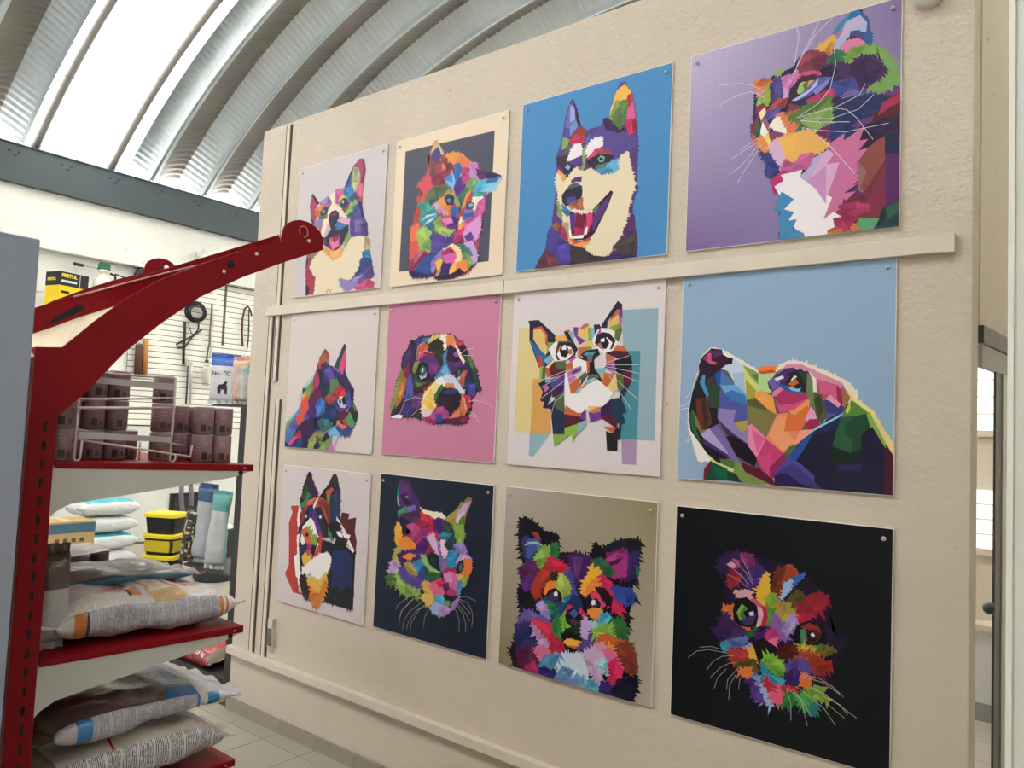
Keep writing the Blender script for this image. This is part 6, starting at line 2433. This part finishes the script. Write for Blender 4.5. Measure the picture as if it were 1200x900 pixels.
# cardboard boxes
def carton(loc, size, yaw, label, stripes):
    r = empty('cardboard_box', loc, yaw)
    tag(r, label, 'box', 'cardboard boxes behind the shelving')
    a, b, c = size
    MB().box((-a / 2, -b / 2, 0), (a / 2, b / 2, c), lin('B39468')).build('carton', M_CARD, r, bevel=0.003)
    for (z0, z1) in stripes:
        MB().box((-a / 2 - 0.0015, -b / 2 - 0.0015, z0), (a / 2 + 0.0015, b / 2 + 0.0015, z1), lin('3E6478')).build('printed_band', M_CARD, r)
    MB().box((-a / 2, -0.03, c - 0.001), (a / 2, 0.03, c + 0.0015), lin('C8AC80')).build('tape', M_CARD, r)
    return r


bp_ = at(80, 640, x=-3.3)
carton((-3.45, bp_.y - 0.01, 0.0), (0.30, 0.40, 0.20), 0.0, 'cardboard box at the bottom of the pile left of the white sacks', ())
carton((-3.45, bp_.y - 0.01, 0.202), (0.30, 0.40, 0.13), 0.0, 'cardboard box with a dark blue band, under the top box', ((0.05, 0.12),))
carton((-3.45, bp_.y + 0.0, 0.334), (0.30, 0.38, 0.20), 0.0, 'cardboard box with a blue printed band on top of the box pile', ((0.11, 0.185),))
cbx = bpy.data.objects.get('cardboard_box.002')
for i in range(4):
    MB().box((0.1502, -0.10 + i * 0.06, 0.04), (0.1530, -0.07 + i * 0.06, 0.07), lin('5A4630')).build('care_symbol', M_CARD, cbx)

# black rack at the end of the picture wall
ry0, ry1 = 0.045, 0.40
rx = at(279, 600, y=ry0).x
br = empty('black_rack', (rx, ry0, 0))
tag(br, 'black metal rack holding bags behind the end of the picture wall', 'rack')
zA = at(245, 666, y=0.12).z
zB = at(262, 802, y=ry0).z
zC = at(265, 474, y=0.12).z
xl = at(192, 772, y=ry0).x
for (xx, yy) in ((rx, ry0), (rx, ry1)):
    upart(MB().box((xx - 0.036, yy, 0), (xx + 0.036, yy + 0.05, zC - 0.012)), 'post', M_BLACK, br, bevel=0.003)
upart(MB().box((xl, ry1, 0), (xl + 0.05, ry1 + 0.05, zB)), 'post', M_BLACK, br, bevel=0.003)
upart(MB().box((xl, ry0 + 0.05, zB - 0.02), (rx + 0.03, ry1, zB)), 'tray', M_BLACK, br)
upart(MB().box((xl, ry0 + 0.03, zB - 0.03), (rx - 0.03, ry0 + 0.045, zB + 0.004)), 'tray_lip', M_BLACK, br)
xA = at(228, 640, y=0.12).x
upart(MB().box((xA - 0.06, ry0 + 0.052, zA - 0.012), (rx + 0.03, ry1, zA)), 'shelf', M_BLACK, br)
upart(MB().prism([(rx - 0.16, zA - 0.012), (rx - 0.03, zA - 0.012), (rx - 0.03, zA - 0.15), (rx - 0.06, zA - 0.13), (rx - 0.08, zA - 0.06)], 1, ry0 + 0.06, ry0 + 0.08), 'bracket', M_BLACK, br)
upart(MB().box((rx - 0.30, ry0, zC - 0.012), (rx + 0.036, ry1 + 0.05, zC)), 'shelf', M_BLACK, br)
for k in range(3):
    upart(MB().box((rx - 0.11 + k * 0.025, ry0 + 0.06, zC - 0.25), (rx - 0.095 + k * 0.025, ry0 + 0.07, zC - 0.012)), 'hanging_strip', M_BLACK, br)


def standing(name, x, y, z, W, H, T, colf, seed, yaw, label, cat, group, tilt=0.0):
    return sack(name, H, W, T, colf, seed, (x + T / 2 * math.sin(yaw) * 0, y, z + H / 2 + 0.02), Matrix.Rotation(yaw, 4, 'Z').to_3x3().to_4x4() @ Matrix.Rotation(tilt, 4, 'Y') @ Matrix(((0, 1, 0, 0), (0, 0, -1, 0), (-1, 0, 0, 0), (0, 0, 0, 1))) if False else
                (Matrix.Rotation(yaw, 4, 'Z') @ Matrix.Rotation(tilt, 4, 'Y') @ Matrix(((0, 1, 0, 0), (0, 0, -1, 0), (-1, 0, 0, 0), (0, 0, 0, 1)))).to_euler(),
                label, cat, group, fin=0.02, wr=0.007, nu=30, nv=28)


GB = 'bags standing on the black rack'


def col_nupec(u, sd, t):        # u = -1 top, +1 bottom
    if u < -0.62:
        return '1F58B0'
    if sd in ('left', 'right'):
        return '2A62B0'
    return 'D2D2D4' if u > -0.6 else '2A62B0'


def col_peach(u, sd, t):
    return 'D8A88C' if (u < -0.7 or (sd == 'front' and t < -0.1 and u > 0.1)) else ('C9B6A8' if t < 0.2 else 'C8CCC4')


def col_tealbag(u, sd, t):
    return '5FA8A0' if u < -0.55 or sd in ('left', 'right') else 'BCC4C2'


def col_bluebag(u, sd, t):
    return '1C4670' if u < -0.62 else ('4A7CB8' if sd in ('left', 'right') else 'AEB2B6')


def col_camo(u, sd, t):
    q = noise.noise(Vector((u * 5.1, t * 3.3, 2.0 if sd == 'front' else 5.0))) + 0.6 * noise.noise(Vector((u * 11.0, t * 7.0, 9.0)))
    return '15150F' if q < -0.12 else ('4E4A30' if q < 0.08 else ('20281C' if q < 0.25 else 'C0B48C'))


def bag_at(u, y, z, W, H, T, colf, seed, label, tilt=0.0, yaw=34):
    return standing('food_bag', at(u, 560, y=y).x, y, z, W, H, T, colf, seed, math.radians(yaw), label, 'bag', GB, math.radians(tilt))


nb = bag_at(258, 0.22, zC, 0.165, 0.245, 0.06, col_nupec, 21, 'white food bag with a bright blue folded top on the black rack', 2)
bag_at(277, 0.13, zC, 0.085, 0.215, 0.045, col_peach, 22, 'peach and grey food bag beside the blue-topped bag')
bag_at(293, 0.15, zC, 0.075, 0.18, 0.04, col_tealbag, 23, 'teal food bag squeezed against the end of the picture wall')
bag_at(246, 0.20, zA, 0.115, 0.40, 0.06, col_bluebag, 24, 'grey bag with a dark blue top on the rack beside the bin', 4)
bag_at(263, 0.16, zA, 0.11, 0.38, 0.06, col_tealbag, 25, 'grey bag with a teal top hanging next to the black post', 4)
bag_at(230, 0.15, zA, 0.08, 0.27, 0.05, col_camo, 26, 'camouflage patterned bag beside the grey and blue bags', 6)


def col_redbag(u, sd, t):
    if sd == 'front':
        if u > 0.80:
            return '8C7C66'
        if u < -0.6:
            return 'D8C8C0'
        return 'B8202C'
    return '8A1824'


rc = at(235, 780, y=0.22)
rbag = sack('food_sack', 0.40, 0.26, 0.10, col_redbag, 31, (rc.x + 0.06, 0.225, zB + 0.0), (math.radians(10), 0, math.radians(2)), 'red food sack with pale lettering lying in the black tray', 'sack', None, fin=0.02, wr=0.006)


def drape(o, d=0.0015):
    from mathutils.bvhtree import BVHTree
    m = wmat(o)
    me = o.data
    bv = BVHTree.FromPolygons([m @ v.co for v in me.vertices], [list(p.vertices) for p in me.polygons])

    def fit(p):
        h = bv.find_nearest(p)
        out = h[1] if (p - h[0]).dot(h[1]) >= 0 else -h[1]
        return h[0] + out * d
    return fit


mr_ = wmat(rbag)
lettering('lettering', 'ADULTO 25 kg', 0.038, mr_ @ Vector((-0.10, -0.115, 0.085)), mr_.to_3x3() @ Vector((1, 0, 0)), mr_.to_3x3() @ Vector((0, 0.6, 0.8)), M_INKWHITE, rbag, fit=drape(rbag), lift=0.0, bold=0.0006)
lettering('lettering', 'Ch', 0.05, mr_ @ Vector((0.06, 0.02, 0.11)), mr_.to_3x3() @ Vector((1, 0, 0)), mr_.to_3x3() @ Vector((0, 1, 0)), M_INKWHITE, rbag, fit=drape(rbag), lift=0.0, bold=0.0006)
mo = wmat(sk)
lettering('lettering', 'ROY', 0.06, mo @ Vector((-0.085, 0.05, 0.12)), mo.to_3x3() @ Vector((0, -1, 0)), mo.to_3x3() @ Vector((1, 0, 0)), M_INKRED, sk, fit=drape(sk), lift=0.0, bold=0.001)
mn = wmat(nb)
lettering('lettering', 'NUPEC', 0.034, mn @ Vector((-0.02, -0.06, 0.062)), mn.to_3x3() @ Vector((0, 1, 0)), mn.to_3x3() @ Vector((-1, 0, 0)), M_INKBLACK, nb, fit=drape(nb), lift=0.0, bold=0.0006)
# silhouette of a dog printed on the bag
dg_ = MB()
DOG = [(0.085, -0.02), (0.085, -0.005), (0.055, 0.0), (0.06, 0.02), (0.085, 0.022), (0.085, 0.035), (0.045, 0.035), (0.03, 0.03), (0.015, 0.035), (0.012, 0.022), (0.028, 0.008), (0.032, -0.012), (0.05, -0.022)]
fd = drape(nb)
dg_.add([fd(mn @ Vector((x, y, 0.062))) for x, y in DOG], [list(range(len(DOG)))])
upart(dg_, 'printed_dog', M_INKBLACK, nb)

# things on and against the far wall
def wall_pt(u, v, d=0.03):
    p = at(u, v, x=XF + d)
    return p


# yellow sprayer box on a small wall shelf
wb0, wb1 = at(70, 360, x=-4.9), at(101, 325, x=-4.9)
shelf_zw = at(75, 372, x=-4.95).z
ws = MB().box((XF - 0.01, 0.35, shelf_zw - 0.03), (-4.70, at(132, 372, x=-4.8).y, shelf_zw)).build('wall_shelf', mat('white_shelf', 'E4E2DA', 0.5))
tag(ws, 'white wall shelf behind the red arm carrying the yellow box', 'shelf')
yb_l, yb_r = at(48, 330, x=-4.74), at(101, 335, x=-4.80)
yb_top = at(72, 318, x=-4.74).z
yc = at(70, 330, x=-4.72)
bxo = empty('sprayer_box', (yc.x, yc.y, shelf_zw), math.radians(14))
tag(bxo, 'yellow and black carton for a pump sprayer on the wall shelf', 'box')
H_ = yb_top - shelf_zw
bw, bd = 0.31, 0.20
MB().box((-0.20, 0, 0), (0, bw - 0.02, H_), lin('E8C818')).build('carton', M_CARD, bxo, bevel=0.002)
MB().box((-0.2015, -0.0015, H_ * 0.68), (0.0015, bw - 0.0185, H_ + 0.001), lin('24262C')).build('black_band', M_CARD, bxo)
mw = wmat(bxo)


def on_box(name, body, size, y0, z0, m, face):
    if face == 'x':
        lettering(name, body, size, mw @ Vector((0.002, y0, z0)), mw.to_3x3() @ Vector((0, 1, 0)), (0, 0, 1), m, bxo, bold=0.002)
    else:
        lettering(name, body, size, mw @ Vector((y0, -0.002, z0)), mw.to_3x3() @ Vector((1, 0, 0)), (0, 0, 1), m, bxo, bold=0.002)


on_box('lettering', 'PRETUL', 0.045, 0.015, H_ * 0.88, M_YELLOW, 'x')
on_box('lettering', 'PRETUL', 0.035, -0.17, H_ * 0.80, M_YELLOW, 'y')
MB().box((0.001, 0.015, H_ * 0.76), (0.003, 0.17, H_ * 0.81), lin('D8D8D8')).build('white_line', M_CARD, bxo)
MB().box((0.001, 0.20, H_ * 0.68), (0.0028, 0.204, H_ * 0.98), lin('D8D8D8')).build('white_line', M_CARD, bxo)
MB().box((0.001, 0.02, H_ * 0.50), (0.003, 0.10, H_ * 0.56), lin('2A2A20')).build('black_line', M_CARD, bxo)
MB().box((0.001, 0.15, H_ * 0.35), (0.003, 0.158, H_ * 0.55), lin('2A2A20')).build('black_line', M_CARD, bxo)

# pump sprayer bottle
spc = at(120, 340, x=-4.85)
sp = empty('pump_sprayer', (spc.x, spc.y, shelf_zw))
tag(sp, 'off-white pump sprayer bottle with a dark green handle on the wall shelf', 'sprayer')
ht = at(120, 312, x=-4.85).z - shelf_zw
MB().lathe([(0.085, 0), (0.092, 0.01), (0.092, ht * 0.60), (0.085, ht * 0.70), (0.055, ht * 0.80), (0.035, ht * 0.84), (0.035, ht * 0.88), (0.05, ht * 0.90), (0.05, ht * 0.93)], n=24).build('tank', mat('offwhite_plastic', 'DAD6C4', 0.4), sp)
MB().prism([(-0.055, ht * 0.93), (0.055, ht * 0.93), (0.05, ht * 1.05), (-0.04, ht * 1.07)], 0, -0.03, 0.03).build('pump_handle', mat('dark_green_plastic', '1E5A4C', 0.4), sp, bevel=0.006)
MB().tube([(0.03, 0.05, ht * 0.88), (0.03, 0.10, ht * 0.86), (0.03, 0.105, ht * 0.75), (0.03, 0.10, ht * 0.6)], 0.012, 8).build('hose', M_BLACK, sp)
MB().box((0.088, -0.045, ht * 0.5), (0.094, 0.045, ht * 0.66), lin('5A7A58')).build('label', M_CARD, sp)
MB().tube([(0.0, 0.11, ht * 0.9), (0.0, 0.22, ht * 0.86)], 0.008, 6).build('spray_lance', M_BLACK, sp)
# nozzle lance fixed on the wall
pa, pb = wall_pt(86, 309, 0.08), wall_pt(118, 315, 0.08)
ln = MB().tube([pa, pb], 0.008, 6).build('spray_lance', mat('grey_rod', 'A8A498', 0.5))
tag(ln, 'thin spray lance with a black tip held on the block wall above the box', 'lance')
MB().tube([pa, pa + (pb - pa) * 0.35], 0.017, 8).build('tip', M_BLACK, ln)
# black bundle at the near side of the slat boards
pk = wall_pt(162, 322, 0.05)
blk_ = MB().tube([wall_pt(158, 330, .06), wall_pt(160, 324, .07), wall_pt(164, 317, .06), wall_pt(168, 312, .05)], 0.035, 10).build('black_pouch', M_BLACK)
tag(blk_, 'black fabric pouch hanging where the slat boards begin', 'pouch')

# white round spotlight on the upper wall
lp_ = at(235, 298, x=XF + 0.16)
sl = empty('wall_spotlight', lp_)
tag(sl, 'small white round spotlight on the bright wall above the slat boards', 'lamp')
MB().lathe([(0.0, 0.0), (0.05, 0.005), (0.055, 0.02), (0.055, 0.07), (0.045, 0.075), (0.03, 0.06), (0.0, 0.055)], ax='x', n=20).build('lamp_head', mat('lamp_white', 'DAD8D0', 0.4), sl)
MB().tube([(0.02, 0, 0), (-0.07, 0.0, 0.01)], 0.018, 10).build('lamp_stem', M_DARKALU, sl)

# coil of black cable with hanging strands
cc = wall_pt(229, 366, 0.05)
coil = empty('cable_coil', cc)
tag(coil, 'coil of black cable hanging from the slat boards', 'cable')
for q in range(7):
    rr_ = 0.125 - 0.007 * q
    pts = [(0.01 * math.sin(q * 2 + a * 0.2) + 0.006 * q, rr_ * math.cos(2 * math.pi * a / 28) + 0.006 * math.sin(q), (rr_ - 0.01) * math.sin(2 * math.pi * a / 28) + 0.006 * math.cos(q * 1.7)) for a in range(28)]
    MB().tube(pts, 0.008, 6, closed=True).build('cable_loop', M_BLACK, coil)
def wpts(lst, d=0.04):
    return [wall_pt(190 + a / 5.625, 320 + b / 5.625, d) - cc for a, b in lst]
MB().tube(wpts([(240, 320), (240, 370), (200, 420), (150, 490), (100, 490), (95, 470), (150, 440), (210, 410), (265, 370)]), 0.010, 6).build('cable_end', M_BLACK, coil)
MB().tube(wpts([(170, 330), (190, 390), (215, 420)]), 0.005, 6).build('cable_end', M_BLACK, coil)
st = MB().tube([wall_pt(190 + a / 5.625, 320 + b / 5.625, 0.05) for a, b in ((150, 320), (148, 400), (142, 500), (140, 600))], 0.016, 6).build('chain_leash', mat('dark_chain', '3A3630', 0.4, metal=0.6))
tag(st, 'dark chain leash hanging below the cable coil', 'leash')
for k in range(6):
    p = wall_pt(190 + (160 + (k % 2) * 18) / 5.625, 320 + (575 + k * 8) / 5.625, 0.06)
    MB().lathe([(0.0, -0.02), (0.018, 0.0), (0.0, 0.02)], tuple(p), 8).build('link', M_BOLT, st)
def leash(name, pts, r, m, label, cat='leash', d=0.045):
    o = MB().tube([wall_pt(190 + a / 5.625, 320 + b / 5.625, d) for a, b in pts], r, 8).build(name, m)
    tag(o, label, cat, 'leashes hanging on the slat boards')
    return o
l1 = leash('leash', [(330, 200), (322, 300), (314, 400), (312, 460), (300, 520), (292, 580)], 0.010, mat('tan_leash', '6E6250', 0.6), 'tan leash hanging straight down between the coil and the joint')
MB().tube([wall_pt(190 + a / 5.625, 320 + b / 5.625, 0.05) for a, b in ((335, 210), (336, 330), (320, 460), (316, 560))], 0.007, 6).build('strap', mat('white_strap', 'C9C4B4', 0.6), l1)
MB().lathe([(0.0, -0.02), (0.022, -0.01), (0.022, 0.01), (0.0, 0.02)], tuple(wall_pt(190 + 295 / 5.625, 320 + 580 / 5.625, 0.05)), 10).build('clip', M_DARKALU, l1)
l2 = leash('leash', [(530, 480), (527, 400), (530, 300), (545, 235), (565, 218), (580, 240), (590, 280)], 0.011, mat('brown_leash', '5A2E22', 0.6), 'brown looped leash hanging nearest the picture wall end')
MB().tube([wall_pt(190 + a / 5.625, 320 + b / 5.625, 0.05) for a, b in ((572, 240), (572, 340), (568, 440), (560, 500))], 0.008, 6).build('strap', M_BLACK, l2)
for (a, b) in ((568, 365), (545, 410), (568, 445), (530, 480)):
    MB().lathe([(0.0, -0.014), (0.016, 0.0), (0.0, 0.014)], tuple(wall_pt(190 + a / 5.625, 320 + b / 5.625, 0.055)), 8).build('buckle', M_DARKALU, l2)
# grey hanging tongs / scoops
tg = MB().tube([wall_pt(190 + a / 5.625, 320 + b / 5.625, 0.06) for a, b in ((195, 590), (190, 700), (185, 800), (180, 870))], 0.014, 8).build('metal_scoop', M_ALU)
tag(tg, 'long bright metal scoop hanging below the chain leash', 'scoop')
MB().tube([wall_pt(190 + a / 5.625, 320 + b / 5.625, 0.06) for a, b in ((170, 610), (165, 720), (158, 860))], 0.010, 8).build('handle', M_DARKALU, tg)
# wooden-handled brush left of the coil
wbp = MB().tube([wall_pt(171, 397, 0.05), wall_pt(169, 440, 0.05)], 0.03, 8).build('wooden_brush', mat('orange_wood', 'B9783C', 0.6))
tag(wbp, 'orange wooden post with a brown brush hanging behind the wire rack', 'brush')
MB().tube([wall_pt(163, 404, 0.06), wall_pt(161, 440, 0.06)], 0.038, 8).build('brush_head', mat('brown_bristle', '5A3A2C', 0.8), wbp)
wbx = MB()
pw = wall_pt(137, 428, 0.08)
wbx.box((XF, pw.y - 0.09, pw.z - 0.12), (XF + 0.06, pw.y + 0.07, pw.z + 0.12))
o = wbx.build('white_carton', mat('white_card', 'E6E6E2', 0.6), bevel=0.003)
tag(o, 'small white carton hung on the slat boards behind the wire rack', 'box')
# crumpled white bag on the boards
pcb = wall_pt(243, 440, 0.07)
sack('white_pouch', 0.20, 0.13, 0.06, lambda u, s, t: 'D8D2C0', 41, (XF + 0.09, pcb.y, pcb.z), (R90, R90, 0), 'crumpled cream pouch hanging beside the blue-topped bag', 'pouch', None, fin=0.02, nu=20, nv=20)
# dark picture on the lower far wall and grey hoses
q0, q1 = at(199, 613, x=XF + 0.03), at(237, 577, x=XF + 0.03)
dk = MB().box((XF - 0.012, q0.y, q0.z - 0.05), (XF + 0.02, q1.y, q1.z)).build('dark_sign', M_BLACK)
tag(dk, 'dark framed sign low on the far wall behind the bin', 'sign')
MB().box((XF + 0.02, q0.y + 0.04, q0.z), (XF + 0.023, q1.y - 0.04, q1.z - 0.04)).build('sign_face', mat('sign_face', '2C2A30', 0.4), dk)
for i, (a, b) in enumerate((((340, 60), (370, 350)), ((410, 55), (385, 355)))):
    pts = [at(160 + (a[0] + (b[0] - a[0]) * t + 14 * math.sin(t * 3) * (1 if i else -1)) / 6.43, 560 + (a[1] + (b[1] - a[1]) * t) / 6.43, x=-4.6) for t in (0, .25, .5, .75, 1)]
    o = MB().tube(pts, 0.025, 8).build('grey_strap', mat('grey_strap', '6A6A74', 0.5))
    tag(o, 'grey strap hanging in front of the dark sign, left one of the pair' if False else ('grey strap nearer the buckets, hanging over the dark sign' if i == 0 else 'grey strap nearer the rack, hanging over the dark sign'), 'strap', 'grey straps over the bin')
    upz = pts[0]
    MB().tube([upz, (upz.x, upz.y, upz.z + 0.5), (XF, upz.y, upz.z + 0.52)], 0.02, 6).build('strap_top', mat('grey_strap'), o)
